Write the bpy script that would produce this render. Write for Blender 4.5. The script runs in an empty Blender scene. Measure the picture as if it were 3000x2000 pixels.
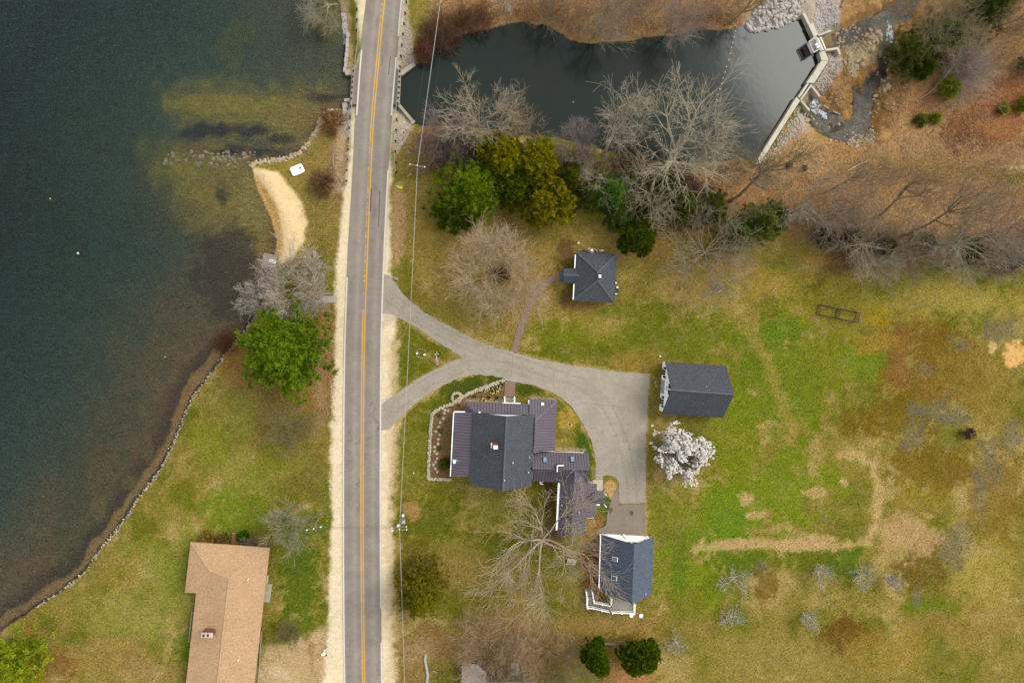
import bpy, math, random
import numpy as np
from mathutils import Vector, Matrix
SC = bpy.context.scene
COL = SC.collection
# ---------------------------------------------------------------- camera
D_CAM = Vector((-0.1, 0.055, -1.0)).normalized()          # straight down, in camera space (drone tilted a few degrees)
Q = D_CAM.rotation_difference(Vector((0, 0, -1)))
AX = Q @ Vector((0, 0, -1))
CAM = -AX * 125.0
cd = bpy.data.cameras.new('camera'); cam = bpy.data.objects.new('camera', cd); COL.objects.link(cam)
cam.location = CAM; cam.rotation_mode = 'QUATERNION'; cam.rotation_quaternion = Q
cd.sensor_fit = 'HORIZONTAL'; cd.sensor_width = 36; cd.lens = 24; cd.clip_end = 6000; cd.clip_start = 1
SC.camera = cam
# ---------------------------------------------------------------- sky, sun, exposure
AZ, EL = math.radians(56), math.radians(43)
wd = bpy.data.worlds.new('World'); SC.world = wd; wd.use_nodes = True
wn, wl = wd.node_tree.nodes, wd.node_tree.links
sky = wn.new('ShaderNodeTexSky'); sky.sky_type = 'NISHITA'; sky.sun_disc = False
sky.sun_elevation = EL; sky.sun_rotation = AZ; sky.air_density = 1.0; sky.dust_density = 6.0; sky.ozone_density = 1.0
hs = wn.new('ShaderNodeHueSaturation'); hs.inputs['Saturation'].default_value = 0.38   # thin high overcast
wl.new(sky.outputs[0], hs.inputs['Color'])
cl = wn.new('ShaderNodeMix'); cl.data_type = 'RGBA'; cl.inputs[0].default_value = 0.6; cl.inputs[7].default_value = (8.3, 8.7, 9.2, 1)   # even cloud sheet over it
wl.new(hs.outputs[0], cl.inputs[6])
wl.new(cl.outputs[2], wn['Background'].inputs['Color']); wn['Background'].inputs['Strength'].default_value = 0.085
sd = bpy.data.lights.new('sun', 'SUN'); sd.energy = 1.5; sd.angle = math.radians(36); sd.color = (1.0, 0.96, 0.9)
sun = bpy.data.objects.new('sun', sd); COL.objects.link(sun)
SDIR = Vector((math.sin(AZ) * math.cos(EL), math.cos(AZ) * math.cos(EL), math.sin(EL)))
sun.rotation_mode = 'QUATERNION'; sun.rotation_quaternion = Vector((0, 0, 1)).rotation_difference(SDIR); sun.location = (60, 60, 90)
vs = SC.view_settings; vs.view_transform = 'Standard'; vs.look = 'None'; vs.gamma = 1.0; vs.use_curve_mapping = False
vs.exposure = 1.15
SC.cycles.use_denoising = True; SC.cycles.denoiser = 'OPENIMAGEDENOISE'; SC.cycles.denoising_prefilter = 'NONE'; SC.cycles.denoising_input_passes = 'RGB_ALBEDO_NORMAL'; SC.cycles.max_bounces = 5; SC.cycles.transparent_max_bounces = 12; SC.cycles.volume_bounces = 0
SC.cycles.caustics_reflective = False; SC.cycles.caustics_refractive = False
KX = 2.2          # picture value of a white ground under this light: photo colours are divided by it to get base colours
# ---------------------------------------------------------------- helpers
def U(px, py, z=0.0):
    d = Q @ Vector(((px - 1500) / 2000, (1000 - py) / 2000, -1))
    return CAM + d * ((z - CAM.z) / d.z)
def UU(pts, z=0.0): return [U(p[0], p[1], p[2] if len(p) > 2 else z) for p in pts]
RM = np.array(Q.to_matrix()); CN = np.array(CAM)
def PROJ(X, Y, Z):
    c = np.stack([X - CN[0], Y - CN[1], Z - CN[2]], -1) @ RM
    w = np.maximum(-c[..., 2], 40)
    return 1500 + 2000 * c[..., 0] / w, 1000 - 2000 * c[..., 1] / w
def lin(c):
    c = c / 255.0
    return c / 12.92 if c <= 0.04045 else ((c + 0.055) / 1.055) ** 2.4
def A(r, g, b, k=None): k = k or KX; return (lin(r) / k, lin(g) / k, lin(b) / k)
def smooth(a, b, x):
    t = np.clip((x - a) / (b - a), 0, 1); return t * t * (3 - 2 * t)
def vnoise(x, y, seed):
    xi, yi = np.floor(x).astype(np.int64), np.floor(y).astype(np.int64)
    fx, fy = x - xi, y - yi; fx = fx * fx * (3 - 2 * fx); fy = fy * fy * (3 - 2 * fy)
    def h(a, b):
        n = (a * 374761393 + b * 668265263 + seed * 974711) & 0x7fffffff
        n = ((n ^ (n >> 13)) * 1274126177) & 0x7fffffff
        return ((n ^ (n >> 16)) & 0xffff) / 32767.5 - 1
    return (h(xi, yi) * (1 - fx) + h(xi + 1, yi) * fx) * (1 - fy) + (h(xi, yi + 1) * (1 - fx) + h(xi + 1, yi + 1) * fx) * fy
def fbm(x, y, seed, wl_, oct_=4, gain=.55):
    s = 0; a = 1; t = 0
    for i in range(oct_):
        s = s + a * vnoise(x / wl_ + 17.3 * i, y / wl_ - 9.1 * i, seed + i); t += a; a *= gain; wl_ *= .5
    return s / t * 1.6
def seg_dist(x, y, pts, closed=False):
    d = np.full(x.shape, 1e12); n = len(pts)
    for i in range(n if closed else n - 1):
        ax, ay = pts[i][:2]; bx, by = pts[(i + 1) % n][:2]
        dx, dy = bx - ax, by - ay; L = dx * dx + dy * dy + 1e-9
        t = np.clip(((x - ax) * dx + (y - ay) * dy) / L, 0, 1)
        d = np.minimum(d, (x - ax - t * dx) ** 2 + (y - ay - t * dy) ** 2)
    return np.sqrt(d)
def inside(x, y, pts):
    c = np.zeros(x.shape, bool); n = len(pts)
    for i in range(n):
        ax, ay = pts[i][:2]; bx, by = pts[(i + 1) % n][:2]
        if ay == by: continue
        c ^= ((ay > y) != (by > y)) & (x < (bx - ax) * (y - ay) / (by - ay) + ax)
    return c
def sdf(x, y, pts): return np.where(inside(x, y, pts), 1, -1) * seg_dist(x, y, pts, True)

MATS = {}
def mat(name, col, rough=.8, amt=.18, scale=2.0, col2=None, bump=0.0, bscale=None, metal=0.0, spec=.3, stretch=None, emit=None, detail=5, blotch=.09):
    if name in MATS: return MATS[name]
    m = bpy.data.materials.new(name); m.use_nodes = True; n, l = m.node_tree.nodes, m.node_tree.links
    b = n['Principled BSDF']; b.inputs['Roughness'].default_value = rough; b.inputs['Metallic'].default_value = metal
    b.inputs['Specular IOR Level'].default_value = spec
    tc = n.new('ShaderNodeTexCoord'); vec = tc.outputs['Object']
    if stretch:
        mp = n.new('ShaderNodeMapping'); mp.inputs['Scale'].default_value = stretch; l.new(vec, mp.inputs[0]); vec = mp.outputs[0]
    nz = n.new('ShaderNodeTexNoise'); nz.inputs['Scale'].default_value = scale; nz.inputs['Detail'].default_value = detail; nz.inputs['Roughness'].default_value = .65
    l.new(vec, nz.inputs['Vector'])
    mr = n.new('ShaderNodeMapRange'); mr.inputs[1].default_value = .32; mr.inputs[2].default_value = .68; l.new(nz.outputs[0], mr.inputs[0])
    c2 = col2 or tuple(c * (1 - amt) for c in col); c1 = col if col2 else tuple(min(1, c * (1 + amt)) for c in col)
    mx = n.new('ShaderNodeMix'); mx.data_type = 'RGBA'; mx.inputs[6].default_value = (*c1, 1); mx.inputs[7].default_value = (*c2, 1)
    nl_ = n.new('ShaderNodeTexNoise'); nl_.inputs['Scale'].default_value = max(.22, scale * .11); nl_.inputs['Detail'].default_value = 5; nl_.inputs['Roughness'].default_value = .7; l.new(vec, nl_.inputs['Vector'])
    ml = n.new('ShaderNodeMapRange'); ml.inputs[1].default_value = .3; ml.inputs[2].default_value = .7; ml.inputs[3].default_value = 1 - blotch; ml.inputs[4].default_value = 1 + blotch; l.new(nl_.outputs[0], ml.inputs[0])
    vs_ = n.new('ShaderNodeVectorMath'); vs_.operation = 'SCALE'; l.new(mx.outputs[2], vs_.inputs[0]); l.new(ml.outputs[0], vs_.inputs['Scale'])
    l.new(mr.outputs[0], mx.inputs[0]); l.new(vs_.outputs[0], b.inputs['Base Color'])
    if bump:
        nb = n.new('ShaderNodeTexNoise'); nb.inputs['Scale'].default_value = bscale or scale * 4; nb.inputs['Detail'].default_value = 4; l.new(vec, nb.inputs['Vector'])
        bp = n.new('ShaderNodeBump'); bp.inputs['Strength'].default_value = 1; bp.inputs['Distance'].default_value = bump
        l.new(nb.outputs[0], bp.inputs['Height']); l.new(bp.outputs[0], b.inputs['Normal'])
    MATS[name] = m; return m
def attr_mat(name, rough=.85, amt=.25, scale=4.0, spec=.2, trans=0.0, bump=0.0):
    """base colour from the mesh's own 'tint' attribute, with fine noise"""
    if name in MATS: return MATS[name]
    m = bpy.data.materials.new(name); m.use_nodes = True; n, l = m.node_tree.nodes, m.node_tree.links
    b = n['Principled BSDF']; b.inputs['Roughness'].default_value = rough; b.inputs['Specular IOR Level'].default_value = spec
    at = n.new('ShaderNodeAttribute'); at.attribute_name = 'tint'
    tc = n.new('ShaderNodeTexCoord'); nz = n.new('ShaderNodeTexNoise'); nz.inputs['Scale'].default_value = scale; nz.inputs['Detail'].default_value = 3
    l.new(tc.outputs['Object'], nz.inputs['Vector'])
    mr = n.new('ShaderNodeMapRange'); mr.inputs[1].default_value = .3; mr.inputs[2].default_value = .7; mr.inputs[3].default_value = 1 - amt; mr.inputs[4].default_value = 1 + amt
    l.new(nz.outputs[0], mr.inputs[0])
    vm = n.new('ShaderNodeVectorMath'); vm.operation = 'SCALE'; l.new(at.outputs['Color'], vm.inputs[0]); l.new(mr.outputs[0], vm.inputs['Scale'])
    l.new(vm.outputs[0], b.inputs['Base Color'])
    if trans:   # thin leaves let some light through
        tb = n.new('ShaderNodeBsdfTranslucent'); l.new(vm.outputs[0], tb.inputs['Color']); mx = n.new('ShaderNodeMixShader'); mx.inputs[0].default_value = trans
        l.new(b.outputs[0], mx.inputs[1]); l.new(tb.outputs[0], mx.inputs[2]); l.new(mx.outputs[0], n['Material Output'].inputs['Surface'])
    MATS[name] = m; return m

class MB:
    """collects shapes; build() links them as ONE mesh object"""
    def __init__(s): s.v = []; s.f = []
    def add(s, vs, fs):
        o = len(s.v); s.v += [tuple(p) for p in vs]; s.f += [tuple(i + o for i in f) for f in fs]; return s
    def hexa(s, b, t): return s.add(list(b) + list(t), [(3, 2, 1, 0), (4, 5, 6, 7), (0, 1, 5, 4), (1, 2, 6, 5), (2, 3, 7, 6), (3, 0, 4, 7)])
    def box(s, c, size, rz=0.0, ax=None):
        x, y, z = (k / 2 for k in size); R = Matrix.Rotation(rz, 3, 'Z') if ax is None else ax; c = Vector(c)
        p = [c + R @ Vector(q) for q in ((-x, -y, -z), (x, -y, -z), (x, y, -z), (-x, y, -z), (-x, -y, z), (x, -y, z), (x, y, z), (-x, y, z))]
        return s.hexa(p[:4], p[4:])
    def prism(s, poly, z0, z1):
        n = len(poly); b = [(p[0], p[1], z0) for p in poly]; t = [(p[0], p[1], z1) for p in poly]
        return s.add(b + t, [tuple(range(n - 1, -1, -1)), tuple(range(n, 2 * n))] + [(i, (i + 1) % n, n + (i + 1) % n, n + i) for i in range(n)])
    def slab(s, poly, th):
        """a flat polygon in space, th thick, downwards along its normal"""
        P = [Vector(p) for p in poly]; nrm = Vector((0, 0, 0))
        for i in range(len(P)): nrm += P[i].cross(P[(i + 1) % len(P)])
        nrm.normalize()
        if nrm.z < 0: P.reverse(); nrm = -nrm
        n = len(P); b = [p - nrm * th for p in P]
        return s.add(b + P, [tuple(range(n - 1, -1, -1)), tuple(range(n, 2 * n))] + [(i, (i + 1) % n, n + (i + 1) % n, n + i) for i in range(n)])
    def tube(s, p0, p1, r0, r1=None, n=6, caps=True):
        p0, p1 = Vector(p0), Vector(p1); r1 = r0 if r1 is None else r1; d = (p1 - p0).normalized()
        a = d.orthogonal().normalized(); b = d.cross(a)
        ring = lambda p, r: [p + (a * math.cos(t) + b * math.sin(t)) * r for t in (2 * math.pi * i / n for i in range(n))]
        fs = [(i, (i + 1) % n, n + (i + 1) % n, n + i) for i in range(n)]
        if caps: fs += [tuple(range(n - 1, -1, -1)), tuple(range(n, 2 * n))]
        return s.add(ring(p0, r0) + ring(p1, r1), fs)
    def path(s, pts, r, n=6):
        for a, b in zip(pts, pts[1:]): s.tube(a, b, r, r, n)
        return s
    def bar(s, p0, p1, w, h):
        """a square bar from p0 to p1, w wide, h high"""
        p0, p1 = Vector(p0), Vector(p1); d = (p1 - p0); L = d.length; d.normalize()
        side = d.cross(Vector((0, 0, 1)))
        if side.length < 1e-4: side = Vector((1, 0, 0))
        side.normalize(); up = side.cross(d)
        q = lambda p, a, b: p + side * (a * w / 2) + up * (b * h / 2)
        return s.hexa([q(p0, -1, -1), q(p0, 1, -1), q(p1, 1, -1), q(p1, -1, -1)], [q(p0, -1, 1), q(p0, 1, 1), q(p1, 1, 1), q(p1, -1, 1)])
    def rock(s, c, r, rng, flat=.6):
        t = (1 + 5 ** .5) / 2
        vs = [(-1, t, 0), (1, t, 0), (-1, -t, 0), (1, -t, 0), (0, -1, t), (0, 1, t), (0, -1, -t), (0, 1, -t), (t, 0, -1), (t, 0, 1), (-t, 0, -1), (-t, 0, 1)]
        fs = [(0, 11, 5), (0, 5, 1), (0, 1, 7), (0, 7, 10), (0, 10, 11), (1, 5, 9), (5, 11, 4), (11, 10, 2), (10, 7, 6), (7, 1, 8), (3, 9, 4), (3, 4, 2), (3, 2, 6), (3, 6, 8), (3, 8, 9), (4, 9, 5), (2, 4, 11), (6, 2, 10), (8, 6, 7), (9, 8, 1)]
        a = rng.uniform(0, 6.28); ca, sa = math.cos(a), math.sin(a); ex = rng.uniform(.75, 1.3); k = r / 1.9
        out = []
        for v in vs:
            j = rng.uniform(.72, 1.22); x, y, z = v[0] * ex * j, v[1] / ex * j, v[2] * flat * j
            out.append((c[0] + (x * ca - y * sa) * k, c[1] + (x * sa + y * ca) * k, c[2] + z * k))
        return s.add(out, fs)
    def mesh(s, name, m):
        me = bpy.data.meshes.new(name); me.from_pydata(s.v, [], s.f); me.update()
        if m: me.materials.append(m)
        return me
    def build(s, name, m, parent=None, smooth=False, world=True):
        me = s.mesh(name, m); o = bpy.data.objects.new(name, me); COL.objects.link(o)
        if smooth: me.shade_smooth()
        if parent is not None:
            o.parent = parent
            if world: o.location = -WLOC[parent]
            WLOC[o] = Vector((0, 0, 0)) if world else WLOC[parent]
        else: WLOC[o] = Vector((0, 0, 0))
        return o
WLOC = {}
def tag(o, label=None, cat=None, group=None, kind=None):
    if label: o['label'] = label
    if cat: o['category'] = cat
    if group: o['group'] = group
    if kind: o['kind'] = kind
    return o
def thing(name, label, cat, loc=(0, 0, 0), group=None):
    o = bpy.data.objects.new(name, None); COL.objects.link(o); o.location = loc; WLOC[o] = Vector(loc); o.empty_display_size = .3
    return tag(o, label, cat, group)
def link(name, me, parent=None, loc=(0, 0, 0), rz=0.0, sc=1.0):
    o = bpy.data.objects.new(name, me); COL.objects.link(o)
    o.location = Vector(loc) - (WLOC[parent] if parent is not None else Vector((0, 0, 0))); o.rotation_euler = (0, 0, rz)
    o.scale = (sc,) * 3 if not hasattr(sc, '__len__') else sc
    if parent is not None: o.parent = parent
    WLOC[o] = Vector((0, 0, 0)); return o
def np_mesh(name, V, F, m, tint=None, smooth=False):
    """V (n,3), F (k,3|4) -> mesh, fast"""
    me = bpy.data.meshes.new(name); V = np.asarray(V, np.float32); F = np.asarray(F, np.int32)
    me.vertices.add(len(V)); me.vertices.foreach_set('co', V.ravel())
    k = F.shape[1]; me.loops.add(F.size); me.loops.foreach_set('vertex_index', F.ravel())
    me.polygons.add(len(F)); me.polygons.foreach_set('loop_start', np.arange(0, F.size, k, dtype=np.int32))
    me.update(calc_edges=True)
    if tint is not None:
        at = me.color_attributes.new('tint', 'FLOAT_COLOR', 'POINT')
        at.data.foreach_set('color', np.concatenate([np.asarray(tint, np.float32), np.ones((len(V), 1), np.float32)], 1).ravel())
    if m: me.materials.append(m)
    if smooth: me.shade_smooth()
    return me
def sheet(name, poly, z, m, parent=None, th=None, world=True):
    """flat polygon sheet lying at z (points already in world x, y)"""
    b = MB(); ar = sum(poly[i][0] * poly[(i + 1) % len(poly)][1] - poly[(i + 1) % len(poly)][0] * poly[i][1] for i in range(len(poly)))
    if ar < 0: poly = list(reversed(poly))
    if th: b.prism(poly, z - th, z)
    else: b.add([(p[0], p[1], z) for p in poly], [tuple(range(len(poly)))])
    o = b.build(name, m, parent)
    return o
def spline(pts, n=6):
    """Catmull-Rom through the points"""
    P = [Vector(p) for p in pts]; out = []
    for i in range(len(P) - 1):
        a, b, c, d = P[max(i - 1, 0)], P[i], P[i + 1], P[min(i + 2, len(P) - 1)]
        for k in range(n):
            t = k / n
            out.append(.5 * ((2 * b) + (c - a) * t + (2 * a - 5 * b + 4 * c - d) * t * t + (3 * b - a - 3 * c + d) * t ** 3))
    out.append(P[-1]); return out
def ribbon(pts, w0, w1=None):
    """left and right rails of a strip along pts; widths in metres"""
    w1 = w0 if w1 is None else w1; Lf, Rt = [], []
    for i, p in enumerate(pts):
        a, b = pts[max(i - 1, 0)], pts[min(i + 1, len(pts) - 1)]; d = (b - a); d.z = 0; d.normalize(); s = Vector((-d.y, d.x, 0))
        w = w0 + (w1 - w0) * i / max(1, len(pts) - 1); Lf.append(p + s * w / 2); Rt.append(p - s * w / 2)
    return Lf, Rt
def strip(b, Lf, Rt, z=None):
    n = len(Lf); f = (lambda p: (p[0], p[1], z)) if z is not None else tuple
    return b.add([f(p) for p in Lf] + [f(p) for p in Rt], [(n + i, n + i + 1, i + 1, i) for i in range(n - 1)])
# ================================================================ the setting: terrain, water
S = 3000 / 2352.0
def d2(pts): return [(p[0] * S, p[1] * S) for p in pts]
LAKE_Z, POND_Z, STREAM_Z = -0.9, -0.9, -2.6
LAKE = [(988, -1500), (988, -50), (990, 0), (1005, 80), (1014, 110), (1010, 190), (1008, 210), (1014, 222), (1034, 224), (1110, 224), (1110, 289), (1034, 289), (1010, 290), (1006, 318), (985, 322), (957, 322), (940, 352),
        (925, 378), (905, 412), (885, 440), (855, 457), (800, 468), (745, 474), (735, 490), (738, 520), (750, 551), (769, 596), (791, 643), (808, 698), (806, 730), (800, 752), (790, 800), (780, 850), (763, 899), (750, 920),
        (714, 969), (695, 995), (668, 1025), (650, 1046), (622, 1086), (587, 1128), (561, 1163), (542, 1210), (523, 1255), (504, 1303), (482, 1344), (462, 1383), (430, 1424), (399, 1462), (380, 1497), (367, 1516), (328, 1564),
        (287, 1612), (249, 1672), (204, 1710), (159, 1742), (105, 1774), (64, 1803), (19, 1835), (-30, 1880), (-300, 2080), (-1500, 2900), (-9000, 6000), (-30000, 6000), (-30000, -9000), (980, -9000)]
POND = [(1080, 224), (1172, 223), (1207, 192), (1228, 190), (1247, 166), (1260, 153), (1292, 140), (1340, 112), (1372, 102), (1420, 90), (1500, 70), (1541, 65), (1570, 78), (1596, 72), (1637, 97), (1666, 118), (1698, 128),
        (1742, 131), (1819, 123), (1857, 123), (1883, 112), (1978, 108), (2010, 96), (2042, 85), (2106, 91), (2154, 86), (2173, 82), (2217, 96), (2250, 88), (2288, 80), (2349, 57), (2378, 112), (2406, 175), (2358, 242),
        (2339, 281), (2250, 395), (2206, 466), (2157, 462), (2106, 470), (1950, 475), (1850, 455), (1750, 430), (1640, 400), (1560, 395), (1450, 380), (1380, 372), (1300, 362), (1240, 365), (1212, 360), (1164, 303), (1164, 290), (1080, 289)]
VALLEY = [(2362, 20), (2390, 112), (2424, 172), (2372, 245), (2356, 290), (2330, 330), (2350, 400), (2450, 440), (2560, 430), (2620, 330), (2660, 210), (2720, 60), (2840, -80), (2700, -300), (2400, -80)]
STREAMS = [([(2368, 300), (2400, 335), (2440, 368), (2500, 390), (2530, 372)], 34), ([(2530, 385), (2540, 330), (2545, 290), (2565, 245), (2590, 205), (2602, 165)], 22), ([(2516, 270), (2520, 320), (2510, 370)], 16),
           ([(2602, 165), (2612, 110), (2598, 62)], 24), ([(2430, 130), (2480, 110), (2540, 85), (2600, 62)], 20), ([(2600, 62), (2660, 20), (2740, -80), (2800, -300)], 26)]
STEP = 0.3
gx = np.concatenate([-np.geomspace(2600, 104, 16), np.arange(-102, 110.1, STEP), np.geomspace(112, 2600, 16)])
gy = np.concatenate([-np.geomspace(2600, 78, 16), np.arange(-76, 68.1, STEP), np.geomspace(70, 2600, 16)])
NX, NY = len(gx), len(gy)
X, Y = np.meshgrid(gx, gy)
FAR = (np.abs(X) > 125) | (np.abs(Y) > 95)
def pxat(z):
    a, b = PROJ(X, Y, z if hasattr(z, 'shape') else np.full(X.shape, float(z)))
    return np.where(FAR, 1500 + 16 * X, a), np.where(FAR, 1000 - 16 * Y, b)
xw, yw = pxat(LAKE_Z)
nz_s = fbm(xw, yw, 5, 40, 4)
s_l = sdf(xw, yw, LAKE) + nz_s * 3.5
s_p = sdf(xw, yw, POND) + nz_s * 2.5
wat = np.maximum(s_l, s_p)                                  # > 0 in the water, in pixels of 1/16 m
NEAR = (~FAR)
dm = np.maximum(wat, 0) / 16
shal = np.zeros(X.shape)
for pts in (d2([(370, 225), (440, 200), (600, 212), (790, 222), (812, 260), (750, 290), (700, 330), (640, 335), (590, 285), (500, 275), (420, 258)]),
            d2([(350, 350), (470, 335), (560, 365), (575, 420), (622, 500), (636, 570), (600, 570), (545, 520), (470, 525), (420, 475), (360, 400)])):
    shal = np.maximum(shal, smooth(-80, 70, sdf(xw, yw, pts) + nz_s * 40))
depth = .10 + .045 * dm + .0013 * dm ** 2
depth = np.minimum(depth, 5.5 + .5 * fbm(xw, yw, 8, 300, 3))
depth = depth * (1 - shal) + shal * np.minimum(depth, .75 + .2 * nz_s)
depth = np.where(s_p > s_l, np.minimum(.15 + .13 * dm, 2.6), depth)
land = smooth(0, 55, -wat) * .9
bank = np.where(wat > 0, LAKE_Z - depth, LAKE_Z + land)
x3, y3 = pxat(STREAM_Z * .6)
val = smooth(-10, 40, sdf(x3, y3, VALLEY) + nz_s * 8)
# nothing of the valley on the pond side of the dam
val = val * smooth(-4, 2, -wat)
sd_ = np.full(X.shape, 1e9)
for pts, w in STREAMS: sd_ = np.minimum(sd_, seg_dist(x3, y3, pts) - w)
sd_ = sd_ + nz_s * 8 + 9 * fbm(x3, y3, 33, 22, 4, .7)
chan = -1.35 - 1.45 * smooth(45, -12, sd_) + .42 * fbm(x3, y3, 31, 26, 4, .7)
Z = bank * (1 - val) + np.minimum(chan, bank) * val
lawn_relief = .05 * fbm(xw, yw, 12, 120, 3)
Z = Z + np.where(wat < -60, lawn_relief, 0)
# ditch banks fall away beside the bridge road; the road bed itself stays level
PX, PY = pxat(Z)
n_big = fbm(PX, PY, 40, 260, 4); n_mid = fbm(PX, PY, 50, 70, 4); n_sml = fbm(PX, PY, 60, 18, 3); n_a = fbm(PX + 900, PY, 70, 110, 5, .6); n_b = fbm(PX, PY + 500, 80, 46, 5, .75); n_t = fbm(PX + 300, PY, 90, 9, 2, .8)
C = np.zeros(X.shape + (3,))
def mixc(col, m):
    global C
    C = C * (1 - m[..., None]) + np.array(A(*col)) * m[..., None]
m0 = np.ones(X.shape); mixc((140, 126, 62), m0)
mixc((112, 114, 34), smooth(.05, .75, n_a + .5 * n_mid) * .8)
mixc((166, 144, 92), smooth(.1, .8, -n_a + .5 * n_b) * .75)
def box_of(cx, cy, r):
    return np.nonzero((PX > cx - r) & (PX < cx + r) & (PY > cy - r) & (PY < cy + r))
def blob(x, y, rx, ry, col, a=.85, soft=.32, rot=0, nz=.55):
    """a patch of ground colour, D coordinates"""
    global C
    x, y, rx, ry = x * S, y * S, rx * S, ry * S
    I = box_of(x, y, max(rx, ry) * 2); dx, dy = PX[I] - x, PY[I] - y
    c, s = math.cos(math.radians(rot)), math.sin(math.radians(rot)); u, v = (dx * c + dy * s) / rx, (-dx * s + dy * c) / ry
    r = np.sqrt(u * u + v * v) + nz * (.7 * n_mid[I] + .8 * n_b[I] + .5 * n_sml[I] + .45 * n_t[I])
    m = (smooth(1 + soft, 1 - soft, r) * a)[:, None]
    C[I] = C[I] * (1 - m) + np.array(A(*col)) * m
def poly(pts, col, a=.9, soft=10, nz=16, disp=True):
    global C
    if disp: pts = d2(pts)
    xs, ys = [p[0] for p in pts], [p[1] for p in pts]; pad = soft + nz * 2
    I = np.nonzero((PX > min(xs) - pad) & (PX < max(xs) + pad) & (PY > min(ys) - pad) & (PY < max(ys) + pad))
    d = sdf(PX[I], PY[I], pts) + nz * (.5 * n_mid[I] + .6 * n_b[I] + .5 * n_sml[I])
    m = (smooth(-soft, soft, d) * a)[:, None]
    C[I] = C[I] * (1 - m) + np.array(A(*col)) * m
def band(pts, w, col, a=.85, soft=8, nz=8, disp=True):
    global C
    if disp: pts = d2(pts); w = w * S
    xs, ys = [p[0] for p in pts], [p[1] for p in pts]; pad = w + soft + nz * 2
    I = np.nonzero((PX > min(xs) - pad) & (PX < max(xs) + pad) & (PY > min(ys) - pad) & (PY < max(ys) + pad))
    d = w / 2 - seg_dist(PX[I], PY[I], pts) + nz * (.5 * n_mid[I] + .6 * n_b[I] + .5 * n_sml[I])
    m = (smooth(-soft, soft, d) * a)[:, None]
    C[I] = C[I] * (1 - m) + np.array(A(*col)) * m
LEAF, LEAF2, RUST, STRAW, GREEN, GREEN2, DKGREEN, BROWN, GREY, SAND, SOIL = (172, 134, 92), (162, 130, 94), (150, 98, 60), (172, 148, 98), (108, 120, 24), (100, 126, 16), (84, 98, 12), (122, 96, 40), (120, 114, 94), (240, 222, 190), (124, 98, 66)
# --- north bank, dam side, tree belt: leaf litter
poly([(1000, -300), (1800, -300), (1780, 10), (1720, 75), (1560, 100), (1480, 98), (1360, 112), (1300, 92), (1230, 66), (1160, 62), (1060, 90), (1005, 90), (985, 40)], LEAF, .95, 20, 16)
poly([(1860, -300), (2700, -300), (2700, 620), (2100, 580), (1700, 520), (1640, 480), (1740, 370), (1900, 330), (1850, 270), (1880, 160), (1900, 100)], LEAF, .95, 30, 22)
blob(1120, 30, 60, 30, (178, 140, 96)); blob(1420, 60, 70, 30, (174, 134, 90)); blob(1600, 40, 60, 30, (150, 104, 66)); blob(1250, 30, 50, 25, (158, 114, 64))
blob(968, 50, 28, 70, (142, 130, 72)); blob(962, 85, 14, 30, (112, 116, 50), .7)
poly([(1990, 350), (2352, 380), (2500, 440), (2500, 470), (2200, 425), (2000, 420), (1900, 400)], (146, 118, 72), .85, 24, 22)
blob(2330, 410, 25, 12, (110, 115, 45)); blob(2325, 385, 30, 6, (205, 180, 150), .6)
blob(2250, 290, 90, 55, (142, 88, 52), .85); blob(2330, 215, 60, 60, (162, 96, 54), .85); blob(2200, 320, 60, 25, (118, 76, 48), .7); blob(2310, 290, 60, 20, (178, 122, 78), .7); blob(2120, 240, 55, 40, (170, 124, 82), .8)
blob(2000, 260, 40, 70, (160, 118, 62), .7); blob(1935, 310, 30, 45, (172, 132, 80), .8); blob(1970, 215, 26, 40, (160, 124, 62), .8); blob(2050, 330, 80, 22, (180, 142, 98), .7)
blob(2200, 560, 130, 40, LEAF2, .8); blob(1900, 480, 120, 60, (164, 124, 84), .85); blob(2050, 490, 120, 30, (184, 146, 98), .8); blob(2330, 500, 60, 60, (166, 128, 90), .8); blob(1960, 600, 90, 25, (156, 122, 76), .75); blob(2060, 600, 60, 20, (150, 112, 76), .7); blob(2280, 600, 60, 14, (140, 100, 70), .7)
blob(1650, 430, 90, 50, (160, 116, 78), .8); blob(1600, 520, 60, 30, (150, 112, 66), .8); blob(1520, 470, 60, 60, (128, 98, 56), .7); blob(1400, 430, 60, 50, (112, 92, 44), .8); blob(1480, 380, 90, 40, (96, 82, 52), .8); blob(1000, 330, 60, 60, (156, 110, 72), .9); blob(1060, 330, 70, 30, (128, 96, 70), .85)
blob(1000, 85, 60, 25, (118, 80, 52), .85); blob(970, 125, 22, 22, (122, 78, 46), .85)
poly([(1700, 60), (1720, 30), (1790, 0), (1890, 0), (1930, 0), (1930, 70), (1900, 75), (1885, 95), (1870, 70), (1850, 40), (1780, 70), (1740, 72)], (186, 170, 156), .95, 8, 5)
poly([(1915, 130), (1940, 150), (1915, 185), (1875, 235), (1905, 260), (1850, 310), (1790, 360), (1765, 370), (1830, 270), (1890, 160)], (182, 160, 142), .9, 10, 10)
poly([(1735, 372), (1790, 330), (1850, 300), (1900, 330), (1900, 400), (1760, 420)], (176, 140, 100), .9, 14, 14); poly([(1940, 95), (2010, 60), (2060, 70), (2055, 130), (2010, 150), (1960, 150), (1935, 130)], (168, 150, 120), .8, 12, 12)
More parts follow.
